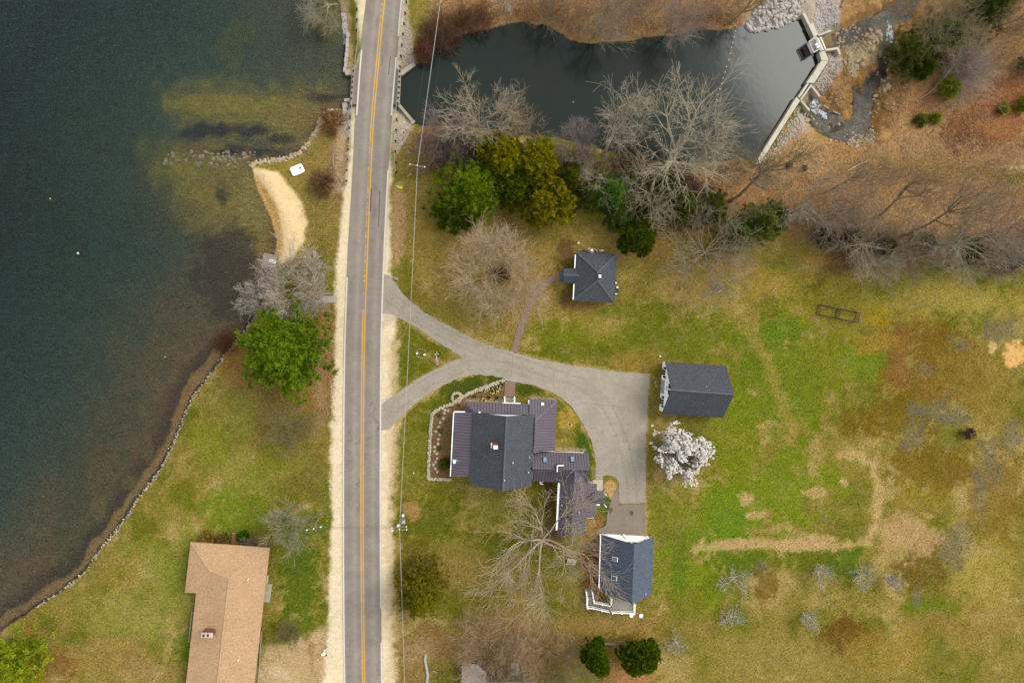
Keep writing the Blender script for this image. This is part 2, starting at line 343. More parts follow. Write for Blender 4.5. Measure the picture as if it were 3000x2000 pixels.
# --- west of the road
blob(730, 420, 60, 160, (150, 128, 72), .85); blob(775, 370, 22, 110, (152, 122, 86), .9); blob(735, 460, 30, 60, (136, 122, 58), .7); blob(752, 425, 22, 28, (124, 92, 56), .7); blob(730, 310, 30, 20, (164, 140, 90), .8)
poly([(800, 0), (808, 90), (800, 160), (795, 175), (800, 300), (790, 440), (765, 440), (770, 300), (785, 235), (788, 130), (795, 60), (770, 30), (765, 0)], (176, 152, 124), .8, 8, 6)
poly([(565, 383), (600, 388), (640, 398), (668, 430), (692, 466), (704, 515), (698, 552), (672, 592), (650, 604), (640, 596), (648, 560), (636, 480), (606, 430), (582, 405)], (246, 216, 170), .97, 6, 5)
poly([(555, 388), (585, 398), (612, 430), (640, 485), (650, 540), (648, 590), (632, 590), (622, 520), (600, 470), (575, 430)], (198, 156, 104), .85, 8, 5)
blob(630, 690, 30, 60, (160, 118, 84), .8); blob(720, 670, 45, 60, (152, 124, 80), .7); blob(735, 600, 25, 60, (118, 112, 40), .6)
blob(640, 820, 130, 110, (150, 112, 66), .75); blob(745, 850, 24, 90, (158, 118, 82), .85); blob(690, 920, 70, 40, (146, 110, 56), .8); blob(735, 930, 20, 70, (172, 140, 104), .6)
blob(560, 960, 60, 60, (138, 132, 66), .7); blob(480, 1020, 40, 50, (128, 130, 46), .7); blob(660, 980, 80, 70, (132, 116, 58), .8); blob(560, 1100, 80, 60, (140, 136, 66), .7); blob(700, 1080, 60, 60, (130, 112, 60), .7); blob(650, 1060, 60, 40, (130, 130, 50), .7)
blob(690, 1210, 60, 50, (98, 116, 16), .85); blob(570, 1200, 70, 60, (108, 122, 30), .7); blob(690, 1330, 45, 80, (94, 112, 12), .85); blob(690, 1440, 50, 40, (98, 114, 16), .8); blob(420, 1480, 45, 60, (102, 120, 14), .85); blob(420, 1300, 90, 80, (134, 140, 62), .7); blob(300, 1420, 120, 60, (142, 138, 70), .7)
blob(520, 1180, 50, 60, (118, 132, 40), .7); blob(230, 1500, 90, 40, (152, 126, 74), .8); blob(110, 1530, 50, 40, (142, 104, 60), .85); blob(350, 1540, 70, 25, (150, 126, 78), .8); blob(560, 1240, 110, 20, (132, 116, 60), .6); blob(60, 1470, 60, 30, (146, 120, 66), .7)
poly([(600, 1490), (640, 1480), (700, 1470), (745, 1440), (790, 1420), (790, 1700), (580, 1700), (595, 1540)], (190, 162, 124), .92, 14, 12)
blob(715, 1530, 10, 60, (156, 122, 84), .6); blob(640, 1545, 50, 20, (206, 182, 146), .6)
# --- yard east of the road
blob(1140, 620, 190, 130, (158, 130, 74), .85); blob(960, 560, 50, 130, (150, 128, 68), .85); blob(915, 530, 14, 110, (172, 140, 106), .8); blob(925, 640, 24, 40, (112, 116, 22), .7); blob(960, 720, 50, 40, (126, 116, 44), .6); blob(1050, 720, 60, 40, (140, 124, 60), .6)
blob(1420, 570, 110, 50, (164, 138, 80), .85); blob(1300, 585, 22, 32, (118, 88, 56), .85); blob(1302, 678, 22, 24, (116, 90, 54), .85); blob(1370, 700, 60, 10, (142, 112, 68), .8); blob(1500, 580, 50, 40, (142, 108, 60), .7)
blob(1560, 660, 60, 35, (172, 142, 92), .6); blob(1600, 600, 80, 60, (150, 126, 66), .6)
blob(1260, 770, 45, 35, GREEN, .7); blob(1380, 770, 120, 35, (118, 122, 34), .75); blob(1480, 740, 60, 50, (108, 116, 24), .7); blob(1590, 780, 70, 50, GREEN, .8); blob(1340, 810, 110, 16, (104, 112, 20), .7); blob(1460, 830, 80, 18, (146, 122, 60), .7); blob(1400, 740, 50, 30, (158, 138, 78), .6)
blob(960, 800, 60, 60, (112, 114, 30), .85); blob(930, 870, 30, 36, (104, 112, 24), .8); blob(985, 820, 14, 10, (150, 130, 70), .7)
blob(950, 1010, 45, 120, (114, 114, 34), .8); blob(1080, 890, 70, 24, (78, 96, 8), .92, .3, -16); blob(1000, 950, 40, 50, (98, 108, 20), .85); blob(1320, 930, 40, 80, (100, 108, 18), .85); blob(1306, 965, 18, 26, (182, 150, 78), .7); blob(1345, 1060, 16, 80, (76, 104, 4), .9); blob(1230, 890, 50, 14, (84, 98, 14), .9)
blob(1150, 1160, 130, 40, (126, 122, 54), .75); blob(1000, 1190, 80, 50, (100, 106, 20), .85); blob(1230, 1160, 40, 60, (110, 104, 30), .8); blob(1265, 1180, 12, 60, (112, 78, 56), .8); blob(950, 1172, 20, 18, (170, 132, 88), .85); blob(1390, 1180, 22, 60, (82, 108, 8), .9); blob(1400, 1160, 10, 50, (78, 104, 4), .8)
blob(1260, 1250, 70, 60, (112, 112, 30), .7); blob(1270, 1230, 20, 30, (136, 100, 72), .8); blob(1130, 1260, 70, 40, (96, 104, 16), .75); blob(960, 1290, 60, 50, (118, 106, 44), .7); blob(1060, 1320, 80, 60, (150, 128, 70), .8); blob(1180, 1360, 90, 50, (140, 122, 56), .8); blob(1000, 1480, 60, 50, (142, 112, 68), .85); blob(1150, 1480, 130, 60, (156, 124, 84), .85); blob(1310, 1460, 60, 70, (148, 122, 62), .7)
blob(1360, 1280, 26, 100, (160, 110, 66), .85); blob(1480, 1440, 160, 30, (158, 128, 78), .8); blob(1420, 1545, 60, 40, (168, 124, 84), .9); blob(1420, 1480, 50, 30, (132, 106, 46), .8); blob(950, 1530, 40, 60, (140, 112, 64), .8); blob(970, 1500, 40, 30, (166, 140, 104), .6)
# --- the field
blob(1800, 870, 110, 130, (110, 126, 20), .85); blob(1720, 790, 60, 40, (112, 122, 30), .8); blob(1790, 760, 60, 40, (106, 128, 16), .8); blob(1680, 1000, 60, 120, (118, 128, 24), .8); blob(1900, 840, 60, 60, (124, 128, 40), .7); blob(1990, 830, 50, 50, (112, 132, 20), .8)
blob(1640, 1200, 130, 70, (104, 132, 12), .88); blob(1790, 1120, 120, 70, (118, 134, 30), .8); blob(1560, 1170, 60, 50, (130, 128, 52), .7); blob(1600, 1330, 90, 70, (116, 134, 20), .8); blob(1560, 1420, 50, 70, (128, 120, 50), .7); blob(1700, 1290, 80, 30, (98, 118, 10), .8); blob(1860, 1280, 60, 30, (104, 112, 20), .8); blob(1950, 1290, 36, 40, (92, 116, 10), .85); blob(1560, 1300, 20, 60, (98, 122, 12), .7)
blob(2150, 850, 110, 110, (130, 100, 42), .85); blob(2060, 820, 26, 60, (140, 102, 56), .8); blob(2030, 960, 90, 50, (124, 102, 36), .85); blob(2150, 1070, 100, 60, (126, 102, 40), .85); blob(2260, 900, 80, 120, (142, 120, 58), .7); blob(2290, 1130, 70, 100, (134, 108, 46), .75); blob(2100, 1160, 60, 60, (140, 122, 48), .7)
blob(1940, 1470, 70, 62, (118, 86, 30), .92, .35); blob(2120, 1300, 60, 70, (118, 98, 40), .85); blob(1760, 1340, 30, 40, (118, 90, 34), .7); blob(2200, 1420, 130, 60, (148, 122, 66), .7); blob(2050, 1500, 120, 50, (152, 128, 62), .7); blob(1800, 1520, 140, 60, (148, 132, 74), .7); blob(2250, 1330, 60, 80, (160, 142, 72), .7); blob(2140, 1390, 60, 22, (100, 122, 16), .7)
for g in ((2110, 945, 24, 18), (2160, 940, 42, 26), (2200, 960, 26, 22), (2095, 1000, 22, 30), (2190, 1255, 36, 48), (2265, 1060, 28, 50), (2300, 760, 48, 24), (2250, 1130, 16, 40), (2330, 1000, 26, 36), (2200, 790, 22, 16), (2120, 850, 14, 12), (2110, 1370, 10, 26), (1990, 1300, 12, 10), (1750, 1300, 12, 12)):
    blob(*g, GREY, .55, .3, 0, .8)
blob(2330, 815, 24, 30, (226, 178, 118), .95, .2); blob(2280, 800, 10, 16, (220, 190, 140), .6); blob(2090, 1230, 70, 46, (178, 146, 106), .85); blob(2010, 790, 40, 22, (160, 128, 60), .7)
band([(1930, 1046), (1975, 1046), (2005, 1070), (2016, 1120), (2012, 1200), (1992, 1246), (1920, 1256), (1800, 1252), (1700, 1246), (1600, 1262)], 17, (184, 156, 108), .75, 9, 9)
band([(1650, 690), (1710, 740), (1760, 820), (1800, 930), (1820, 1000)], 26, (156, 136, 76), .55, 12, 14)
for g in ((1870, 1133, 32, 12), (1738, 1183, 26, 9), (1716, 1146, 16, 14), (1940, 1108, 8, 8), (1690, 1250, 50, 12), (1830, 1250, 60, 12), (1832, 712, 11, 9), (1790, 660, 22, 26), (1880, 1240, 40, 10)): blob(*g, (186, 154, 112), .8, .3)
blob(2010, 726, 34, 20, (168, 132, 20), .8); blob(1780, 650, 90, 40, (158, 136, 62), .7); blob(1930, 690, 120, 50, (152, 140, 60), .65); blob(2200, 690, 120, 40, (164, 146, 76), .7); blob(1680, 620, 60, 40, (166, 138, 86), .6)
# --- road shoulders: pale sand, ragged towards the grass
SHL = [(1046, -100), (1046, 0), (1050, 80), (1054, 140), (1030, 300), (1026, 400), (1012, 500), (1004, 560), (990, 700), (984, 850), (981, 1000), (973, 1250), (971, 1500), (966, 1700), (958, 1850), (950, 2000), (940, 2400)]
SHR = [(1119, 2400), (1160, 2400), (1158, 2000), (1146, 1800), (1145, 1600), (1145, 1400), (1149, 1240), (1150, 1000), (1158, 930), (1146, 800), (1142, 650), (1143, 500), (1160, 300), (1176, 140), (1190, 0), (1190, -100)]
poly(SHL + SHR, SAND, .96, 8, 9, False)
poly([(1150, 1000), (1172, 1000), (1166, 1300), (1152, 1600), (1158, 1900), (1172, 2000), (1150, 2000), (1132, 2000), (1130, 1300), (1136, 1000)], (212, 188, 150), .6, 9, 12, False)
poly([(1118, 820), (1150, 815), (1176, 870), (1170, 930), (1118, 960)], (208, 194, 168), .9, 8, 6, False)
poly([(1118, 1165), (1155, 1150), (1180, 1190), (1150, 1240), (1118, 1260)], (208, 194, 168), .9, 8, 6, False)
poly([(1192, -40), (1196, 60), (1208, 130), (1216, 180), (1176, 220), (1166, 150), (1184, 60), (1186, -40)], (188, 168, 142), .9, 8, 6, False)
poly([(1160, 300), (1178, 320), (1210, 360), (1196, 400), (1170, 440), (1156, 470), (1150, 400)], (192, 170, 142), .9, 8, 7, False)
poly([(1012, 296), (1028, 296), (1022, 400), (1004, 420), (1008, 330)], (192, 172, 148), .9, 6, 5, False)
poly([(1018, 130), (1036, 130), (1032, 215), (1014, 210)], (206, 176, 132), .9, 6, 4, False)
for pl in ([(1203, 884), (1292, 943), (1394, 997), (1500, 1030), (1659, 1067), (1819, 1090), (1905, 1096)], [(1905, 1096), (1896, 1210), (1892, 1400), (1891, 1560)], [(1744, 1344), (1710, 1245), (1628, 1153), (1564, 1128)], [(1388, 1094), (1292, 1131), (1228, 1172), (1160, 1236)], [(1152, 1159), (1244, 1099), (1354, 1047), (1292, 1010), (1180, 937)]): band(pl, 9, (176, 148, 92), .75, 5, 6, False)
# --- garden bed round the house, gravel drip strips
GARDEN = [(1477, 1113), (1396, 1143), (1351, 1164), (1329, 1181), (1306, 1188), (1281, 1201), (1267, 1212), (1263, 1240), (1258, 1319), (1255, 1394), (1262, 1401), (1322, 1404), (1322, 1300), (1335, 1210), (1365, 1210), (1380, 1182), (1478, 1182)]
poly(GARDEN, (132, 104, 74), .95, 3, 2, False)
poly([(1360, 1168), (1400, 1168), (1476, 1172), (1476, 1180), (1362, 1178)], (168, 148, 124), .8, 3, 2, False)
poly([(1552, 1160), (1630, 1166), (1630, 1172), (1552, 1170)], (160, 146, 128), .8, 3, 2, False); poly([(1626, 1312), (1715, 1312), (1718, 1322), (1626, 1320)], (166, 150, 134), .8, 3, 2, False)
blob(1402, 1118, 16, 22, (208, 168, 118), .85, .3)
wet_ = wat > -8; Lm_ = C.mean(-1, keepdims=True); C = np.maximum(Lm_ + (C - Lm_) * 1.1, .004) * 1.1; C = C * np.clip((C.mean(-1, keepdims=True) / .105), .4, 1.25) ** .3
# dapple of straw and fresh growth through all the grass, at the size of tufts
dry = (wat < -8) * 1.0
lum = C.mean(-1, keepdims=True); m_ = (smooth(.15, .75, n_b + .7 * n_t) * .3 * dry)[..., None]; C = C * (1 - m_) + (C * .55 + np.array(A(188, 164, 116)) * .45) * m_
m_ = (smooth(.2, .8, -n_b - .6 * n_t + .3 * n_a) * .36 * dry)[..., None]; C = C * (1 - m_) + C * np.array([.72, .8, .6]) * m_
# --- under water
lk = smooth(-6, 4, wat)
def wmix(col, m): 
    global C
    C = C * (1 - (m * lk)[..., None]) + np.array(A(*col)) * (m * lk)[..., None]
wmix((78, 98, 78), m0)
east = smooth(470, 60, s_l + 60 * n_mid) * (s_l > s_p) * (.35 + .65 * smooth(350, 620, PY)); wmix((128, 100, 60), east * .9)
wmix((88, 92, 58), smooth(.1, .9, n_big + .6 * n_mid) * .5)
wmix((168, 132, 76), smooth(5, 10, s_l + 3 * n_b) * smooth(34, 24, s_l + 12 * n_mid) * smooth(960, 1020, PY))
wmix((46, 38, 34), smooth(30, 37, s_l + 12 * n_mid) * smooth(85, 45, s_l + 12 * n_mid) * smooth(960, 1020, PY) * .55)
wmix((60, 48, 40), smooth(9, 3, s_l + 2 * n_sml) * .8)
wmix((178, 150, 62), shal * (.75 + .25 * np.clip(n_mid, -1, 1)))
def wblob(x, y, rx, ry, col, a=.9, soft=.3, nz=.5):
    x, y, rx, ry = x * S, y * S, rx * S, ry * S
    r = np.sqrt(((PX - x) / rx) ** 2 + ((PY - y) / ry) ** 2) + nz * (.6 * n_mid + .5 * n_b + .3 * n_sml)
    wmix(col, smooth(1 + soft, 1 - soft, r) * a)
for g in ((545, 345, 50, 13), (600, 350, 40, 12), (507, 425, 16, 42), (560, 300, 70, 16), (500, 350, 40, 10), (470, 300, 60, 18), (640, 320, 30, 12), (735, 80, 16, 20), (735, 225, 40, 14), (790, 270, 20, 10)): wblob(*g, (44, 42, 44), .8, .45, .75)
for g in ((530, 110, 40, 50, (112, 112, 62)), (755, 40, 40, 50, (150, 138, 50)), (560, 80, 30, 30, (104, 104, 56)), (510, 400, 60, 40, (150, 136, 70)), (450, 345, 50, 12, (150, 118, 70)), (575, 270, 30, 10, (160, 140, 60)), (610, 420, 20, 60, (190, 160, 90)), (585, 460, 40, 60, (168, 150, 74)), (540, 240, 180, 22, (180, 152, 62))): wblob(*g, .75)
poly(d2([(470, 545), (560, 525), (582, 545), (588, 590), (580, 640), (560, 700), (500, 720), (440, 640)]), (80, 64, 46), .75, 22, 34, False)
for g in ((225, 1170, 20, 30), (300, 1110, 20, 20), (340, 1030, 14, 30), (90, 1220, 30, 12), (250, 1300, 16, 24), (240, 1340, 14, 26), (330, 940, 16, 20), (520, 800, 30, 30)): wblob(*g, (136, 116, 60), .55)
pdm = (s_p > s_l) * 1.0
wmix((58, 60, 46), pdm); wmix((84, 72, 44), pdm * smooth(30, 5, s_p + 10 * n_mid)); wmix((104, 108, 50), pdm * smooth(.2, .8, n_mid) * smooth(1330, 1200, PX) * .7)
stm = smooth(6, -6, sd_ + 4 * n_sml) * val
C = C * (1 - stm[..., None]) + np.array(A(92, 80, 74)) * stm[..., None]
mm = stm * smooth(.2, .8, n_b) * .6; C = C * (1 - mm[..., None]) + np.array(A(140, 118, 72)) * mm[..., None]
V = np.stack([X, Y, Z], -1).reshape(-1, 3)
ii = (np.arange(NY - 1)[:, None] * NX + np.arange(NX - 1)[None, :]).ravel()
F = np.stack([ii, ii + 1, ii + NX + 1, ii + NX], 1)
def ground_mat():
    m = bpy.data.materials.new('ground_cover'); m.use_nodes = True; n, l = m.node_tree.nodes, m.node_tree.links
    b = n['Principled BSDF']; b.inputs['Roughness'].default_value = .95; b.inputs['Specular IOR Level'].default_value = .08
    at = n.new('ShaderNodeAttribute'); at.attribute_name = 'tint'; tc = n.new('ShaderNodeTexCoord')
    def noise(sc, det=5, ro=.7):
        z = n.new('ShaderNodeTexNoise'); z.inputs['Scale'].default_value = sc; z.inputs['Detail'].default_value = det; z.inputs['Roughness'].default_value = ro
        l.new(tc.outputs['Object'], z.inputs['Vector']); return z.outputs[0]
    def rng(src, a, b_, c, d):
        r = n.new('ShaderNodeMapRange'); r.inputs[1].default_value = a; r.inputs[2].default_value = b_; r.inputs[3].default_value = c; r.inputs[4].default_value = d; l.new(src, r.inputs[0]); return r.outputs[0]
    f1 = noise(2.8, 4, .75); f2 = noise(.55, 3); f3 = noise(5.5, 1, .6); f4 = noise(1.0, 6, .78)
    lum = n.new('ShaderNodeRGBToBW'); l.new(at.outputs['Color'], lum.inputs[0]); calm = rng(lum.outputs[0], .16, .3, 1, .28)      # sand is smoother than grass
    def tame(s):
        q = n.new('ShaderNodeMix'); q.data_type = 'FLOAT'; q.inputs[2].default_value = 1.0; l.new(calm, q.inputs[0]); l.new(s, q.inputs[3]); return q.outputs[0]
    def scale(c, s):
        s = tame(s)
        v = n.new('ShaderNodeVectorMath'); v.operation = 'SCALE'; l.new(c, v.inputs[0]); l.new(s, v.inputs['Scale']); return v.outputs[0]
    c = scale(at.outputs['Color'], rng(f1, .3, .7, .56, 1.48)); c = scale(c, rng(f2, .3, .7, .86, 1.14)); c = scale(c, rng(f3, .3, .7, .68, 1.38))
    mx = n.new('ShaderNodeMix'); mx.data_type = 'RGBA'; mx.blend_type = 'MULTIPLY'; mx.inputs[7].default_value = (1.2, 1.12, 1.05, 1); l.new(c, mx.inputs[6]); l.new(rng(f4, .5, .66, 0, 1), mx.inputs[0])
    m2 = n.new('ShaderNodeMix'); m2.data_type = 'RGBA'; m2.blend_type = 'MULTIPLY'; m2.inputs[7].default_value = (.82, .95, .6, 1); l.new(mx.outputs[2], m2.inputs[6]); l.new(rng(f4, .47, .34, 0, .9), m2.inputs[0])
    l.new(m2.outputs[2], b.inputs['Base Color'])
    bp = n.new('ShaderNodeBump'); bp.inputs['Distance'].default_value = .12; bp.inputs['Strength'].default_value = .7; l.new(f1, bp.inputs['Height']); l.new(bp.outputs[0], b.inputs['Normal'])
    return m
me = np_mesh('ground', V, F, ground_mat(), C.reshape(-1, 3), True)
ground = bpy.data.objects.new('ground', me); COL.objects.link(ground); tag(ground, 'lawn, leaf litter and field around the houses', kind='structure')
from mathutils.interpolate import poly_3d_calc
def gz(x, y):
    """ground height under a world point"""
    i = np.clip(np.searchsorted(gx, x) - 1, 0, NX - 2); j = np.clip(np.searchsorted(gy, y) - 1, 0, NY - 2)
    fx = (x - gx[i]) / (gx[i + 1] - gx[i]); fy = (y - gy[j]) / (gy[j + 1] - gy[j])
    return float((Z[j, i] * (1 - fx) + Z[j, i + 1] * fx) * (1 - fy) + (Z[j + 1, i] * (1 - fx) + Z[j + 1, i + 1] * fx) * fy)
def G(px, py):
    """the ground point seen at a pixel"""
    p = U(px, py, 0)
    for _ in range(4): p = U(px, py, gz(p.x, p.y))
    return p
# ---------------------------------------------------------------- water
def water_mat(name, absorb, dens, ripple, rscale, stretch, rot, rough=.03):
    m = bpy.data.materials.new(name); m.use_nodes = True; n, l = m.node_tree.nodes, m.node_tree.links
    n.remove(n['Principled BSDF']); out = n['Material Output']
    tc = n.new('ShaderNodeTexCoord'); mp = n.new('ShaderNodeMapping'); mp.inputs['Scale'].default_value = stretch; mp.inputs['Rotation'].default_value = (0, 0, rot); l.new(tc.outputs['Object'], mp.inputs[0])
    z = n.new('ShaderNodeTexNoise'); z.inputs['Scale'].default_value = rscale; z.inputs['Detail'].default_value = 4; z.inputs['Roughness'].default_value = .6; z.inputs['Distortion'].default_value = .6; l.new(mp.outputs[0], z.inputs['Vector'])
    bp = n.new('ShaderNodeBump'); bp.inputs['Strength'].default_value = 1; bp.inputs['Distance'].default_value = ripple; l.new(z.outputs[0], bp.inputs['Height'])
    fr = n.new('ShaderNodeFresnel'); fr.inputs['IOR'].default_value = 1.33; l.new(bp.outputs[0], fr.inputs['Normal'])
    gl = n.new('ShaderNodeBsdfGlossy'); gl.inputs['Roughness'].default_value = rough; l.new(bp.outputs[0], gl.inputs['Normal'])
    tr = n.new('ShaderNodeBsdfTransparent'); mx = n.new('ShaderNodeMixShader'); l.new(fr.outputs[0], mx.inputs[0]); l.new(tr.outputs[0], mx.inputs[1]); l.new(gl.outputs[0], mx.inputs[2]); l.new(mx.outputs[0], out.inputs['Surface'])
    va = n.new('ShaderNodeVolumeAbsorption'); va.inputs['Color'].default_value = (*absorb, 1); va.inputs['Density'].default_value = dens; l.new(va.outputs[0], out.inputs['Volume'])
    return m
M_LAKE = water_mat('lake_surface', (.01, .52, .58), .2, .35, .8, (.8, 2.6, 1), math.radians(-28), .36)
def murky(name, c1, c2, rough, ripple, rscale):
    m = mat(name, c1, rough, 0, .06, col2=c2, bump=ripple, bscale=rscale, spec=.5); m.node_tree.nodes['Principled BSDF'].inputs['IOR'].default_value = 1.33; return m
M_POND = murky('pond_surface', (.004, .010, .007), (.008, .011, .005), .11, .005, .9)
M_STRM = murky('stream_surface', (.014, .012, .011), (.075, .06, .034), .35, .12, 2.6); M_STRM.node_tree.nodes['Noise Texture'].inputs['Scale'].default_value = .9; M_STRM.node_tree.nodes['Principled BSDF'].inputs['Specular IOR Level'].default_value = .3
lk_e = U(1100, 256, LAKE_Z)
o = sheet('lake_water', [(-2600, -2600), (-40, -2600), (-40, -70), (lk_e.x, -70), (lk_e.x, 2600), (-2600, 2600)], LAKE_Z, M_LAKE); tag(o, 'dark green lake west of the road', kind='structure')
pe = UU([(2352, 40), (2381, 112), (2410, 176), (2362, 244), (2343, 283), (2254, 397), (2212, 476)], POND_Z)
o = sheet('pond_water', [(lk_e.x, lk_e.y - 60)] + [(pe[-1].x, lk_e.y - 60)] + [(p.x, p.y) for p in reversed(pe)] + [(pe[0].x, 70), (lk_e.x, 70)], POND_Z, M_POND); tag(o, 'calm dark pond held back by the dam', kind='structure')
b = MB(); ps = UU([(2340, 290), (2372, 262), (2440, 320), (2500, 340), (2500, 250), (2560, 200), (2560, 130), (2440, 160), (2430, 110), (2520, 60), (2580, 10), (2680, -120), (2800, -400), (2900, -400), (2720, 20), (2660, 150), (2600, 260), (2600, 420), (2520, 440), (2400, 400)], STREAM_Z)
o = sheet('stream_water', [(p.x, p.y) for p in ps], STREAM_Z, M_STRM); tag(o, 'shallow stream below the dam', kind='structure')
# ================================================================ road, driveway, paths
RL = [(1091, -120), (1073.7, 0), (1056, 147), (1041.8, 338), (1034, 500), (1019, 750), (1009.5, 1000), (1006, 1250), (1005, 1500), (1006, 1750), (1009, 2000), (1014, 2140)]
RR = [(1194, -120), (1177.3, 0), (1164.5, 147), (1148.6, 338), (1137.5, 500), (1125, 750), (1117, 1000), (1115, 1250), (1114.5, 1500), (1116, 1750), (1119, 2000), (1124, 2140)]
RC = [(1141, -120), (1124, 0), (1109.5, 147), (1092.5, 338), (1083.5, 500), (1073, 750), (1064.5, 1000), (1061.5, 1250), (1060.5, 1500), (1062, 1750), (1065.5, 2000), (1070, 2140)]
ROAD_Z = .12
def road_pts(pts, z, n=8): return spline(UU(pts, z), n)
def extend(P):
    a = P[0] + (P[0] - P[1]).normalized() * 900; c = P[-1] + (P[-1] - P[-2]).normalized() * 900
    return [a] + P + [c]
rl, rr, rc = extend(road_pts(RL, ROAD_Z)), extend(road_pts(RR, ROAD_Z)), extend(road_pts(RC, ROAD_Z))
def asphalt(name, col, streak=None):
    m = mat(name, col, .9, .09, 18, bump=.012, bscale=30)
    n, l = m.node_tree.nodes, m.node_tree.links; bs = n['Principled BSDF']; src = bs.inputs['Base Color'].links[0].from_socket
    tc = n.new('ShaderNodeTexCoord')
    z = n.new('ShaderNodeTexNoise'); z.inputs['Scale'].default_value = .3; z.inputs['Detail'].default_value = 9; z.inputs['Roughness'].default_value = .7; l.new(tc.outputs['Object'], z.inputs['Vector'])
    r = n.new('ShaderNodeMapRange'); r.inputs[1].default_value = .3; r.inputs[2].default_value = .7; r.inputs[3].default_value = .82; r.inputs[4].default_value = 1.15; l.new(z.outputs[0], r.inputs[0])
    v = n.new('ShaderNodeVectorMath'); v.operation = 'SCALE'; l.new(src, v.inputs[0]); l.new(r.outputs[0], v.inputs['Scale'])
    # fine cracks
    w = n.new('ShaderNodeTexVoronoi'); w.feature = 'DISTANCE_TO_EDGE'; w.inputs['Scale'].default_value = .13
    z2 = n.new('ShaderNodeTexNoise'); z2.inputs['Scale'].default_value = .5; z2.inputs['Detail'].default_value = 5; l.new(tc.outputs['Object'], z2.inputs['Vector'])
    mv = n.new('ShaderNodeVectorMath'); mv.operation = 'MULTIPLY_ADD'; l.new(z2.outputs['Color'], mv.inputs[0]); mv.inputs[1].default_value = (5, 5, 0); l.new(tc.outputs['Object'], mv.inputs[2]); l.new(mv.outputs[0], w.inputs['Vector'])
    r2 = n.new('ShaderNodeMapRange'); r2.inputs[1].default_value = .0; r2.inputs[2].default_value = .006; r2.inputs[3].default_value = .72; r2.inputs[4].default_value = 1; l.new(w.outputs['Distance'], r2.inputs[0])
    v2 = n.new('ShaderNodeVectorMath'); v2.operation = 'SCALE'; l.new(v.outputs[0], v2.inputs[0]); l.new(r2.outputs[0], v2.inputs['Scale']); fin = v2.outputs[0]
    if streak:   # wheel tracks, worn paler along the lanes
        at = n.new('ShaderNodeAttribute'); at.attribute_name = 'tint'
        v3 = n.new('ShaderNodeVectorMath'); v3.operation = 'MULTIPLY'; l.new(fin, v3.inputs[0]); l.new(at.outputs['Color'], v3.inputs[1]); fin = v3.outputs[0]
    l.new(fin, bs.inputs['Base Color']); return m
M_ROAD = asphalt('road_asphalt', A(164, 152, 139), True); M_DRIVE = asphalt('drive_asphalt', A(186, 174, 154)); M_APRON = asphalt('apron_asphalt', A(160, 144, 124))
NC = 24; rv, rt = [], []
for a, c in zip(rl, rr):
    for k in range(NC + 1):
        t = k / NC; rv.append(a.lerp(c, t)); lane = (t * 2) % 1
        w = 1 + .16 * math.exp(-((lane - .62) / .10) ** 2) - .07 * math.exp(-((lane - .3) / .1) ** 2) + .05 * math.exp(-((lane - .5) / .35) ** 2) - .03
        rt.append((w, w, w))
nr = len(rl); rf = [(i * (NC + 1) + k, (i + 1) * (NC + 1) + k, (i + 1) * (NC + 1) + k + 1, i * (NC + 1) + k + 1) for i in range(nr - 1) for k in range(NC)]
road = bpy.data.objects.new('road', np_mesh('road', [tuple(p) for p in rv], rf, M_ROAD, rt)); COL.objects.link(road); tag(road, 'two-lane asphalt road running top to bottom', kind='structure'); WLOC[road] = Vector((0, 0, 0))
b = MB(); skirtL = [p + Vector((0, 0, -.35)) for p in rl]; skirtR = [p + Vector((0, 0, -.35)) for p in rr]
strip(b, rl, skirtL); strip(b, skirtR, rr); b.build('road_edge', M_ROAD, road)
def worn(name, col, lo, hi):
    m = mat(name, col, .7, .06, 3); n, l = m.node_tree.nodes, m.node_tree.links; bs = n['Principled BSDF']
    tc = n.new('ShaderNodeTexCoord'); z = n.new('ShaderNodeTexNoise'); z.inputs['Scale'].default_value = 2.2; z.inputs['Detail'].default_value = 6; z.inputs['Roughness'].default_value = .75; l.new(tc.outputs['Object'], z.inputs['Vector'])
    r = n.new('ShaderNodeMapRange'); r.inputs[1].default_value = lo; r.inputs[2].default_value = hi; l.new(z.outputs[0], r.inputs[0]); l.new(r.outputs[0], bs.inputs['Alpha']); return m
M_YEL, M_WHT, M_WORN = worn('yellow_paint', A(255, 196, 70), .28, .36), worn('white_paint', A(244, 238, 222), .25, .33), worn('worn_yellow_paint', A(250, 190, 80), .38, .56)
zp = ROAD_Z + .006
def line(name, pts, off, w, m, y0=-1e9, y1=1e9):
    P = [p.copy() for p in pts]; L_, R_ = ribbon(P, 2 * off + w), ribbon(P, 2 * off - w)
    sel = [i for i, p in enumerate(P) if y0 <= p.y <= y1]
    a = [L_[0][i] for i in sel]; c = [R_[0][i] for i in sel]
    bb = MB(); strip(bb, a, c, zp); return bb.build(name, m, road)
yw_ = lambda py: U(1100, py, ROAD_Z).y
line('center_line', rc, .19, .17, M_YEL); line('center_line', rc, -.19, .17, M_YEL, -1e4, yw_(880)); line('center_line', rc, -.19, .17, M_WORN, yw_(905), yw_(400)); line('center_line', rc, -.19, .17, M_YEL, yw_(430), yw_(60)); line('center_line', rc, -.19, .17, M_WORN, yw_(70), 1e4)
def eline(pts, inset, y0, y1, m=None):
    P = [p.copy() for p in pts]; sel = [p for p in P if yw_(y1) <= p.y <= yw_(y0)]
    d = Vector((inset, 0, 0)); bb = MB(); Lf, Rt = ribbon([p + d for p in sel], .26); strip(bb, Lf, Rt, zp); bb.build('edge_line', m or M_WHT, road)
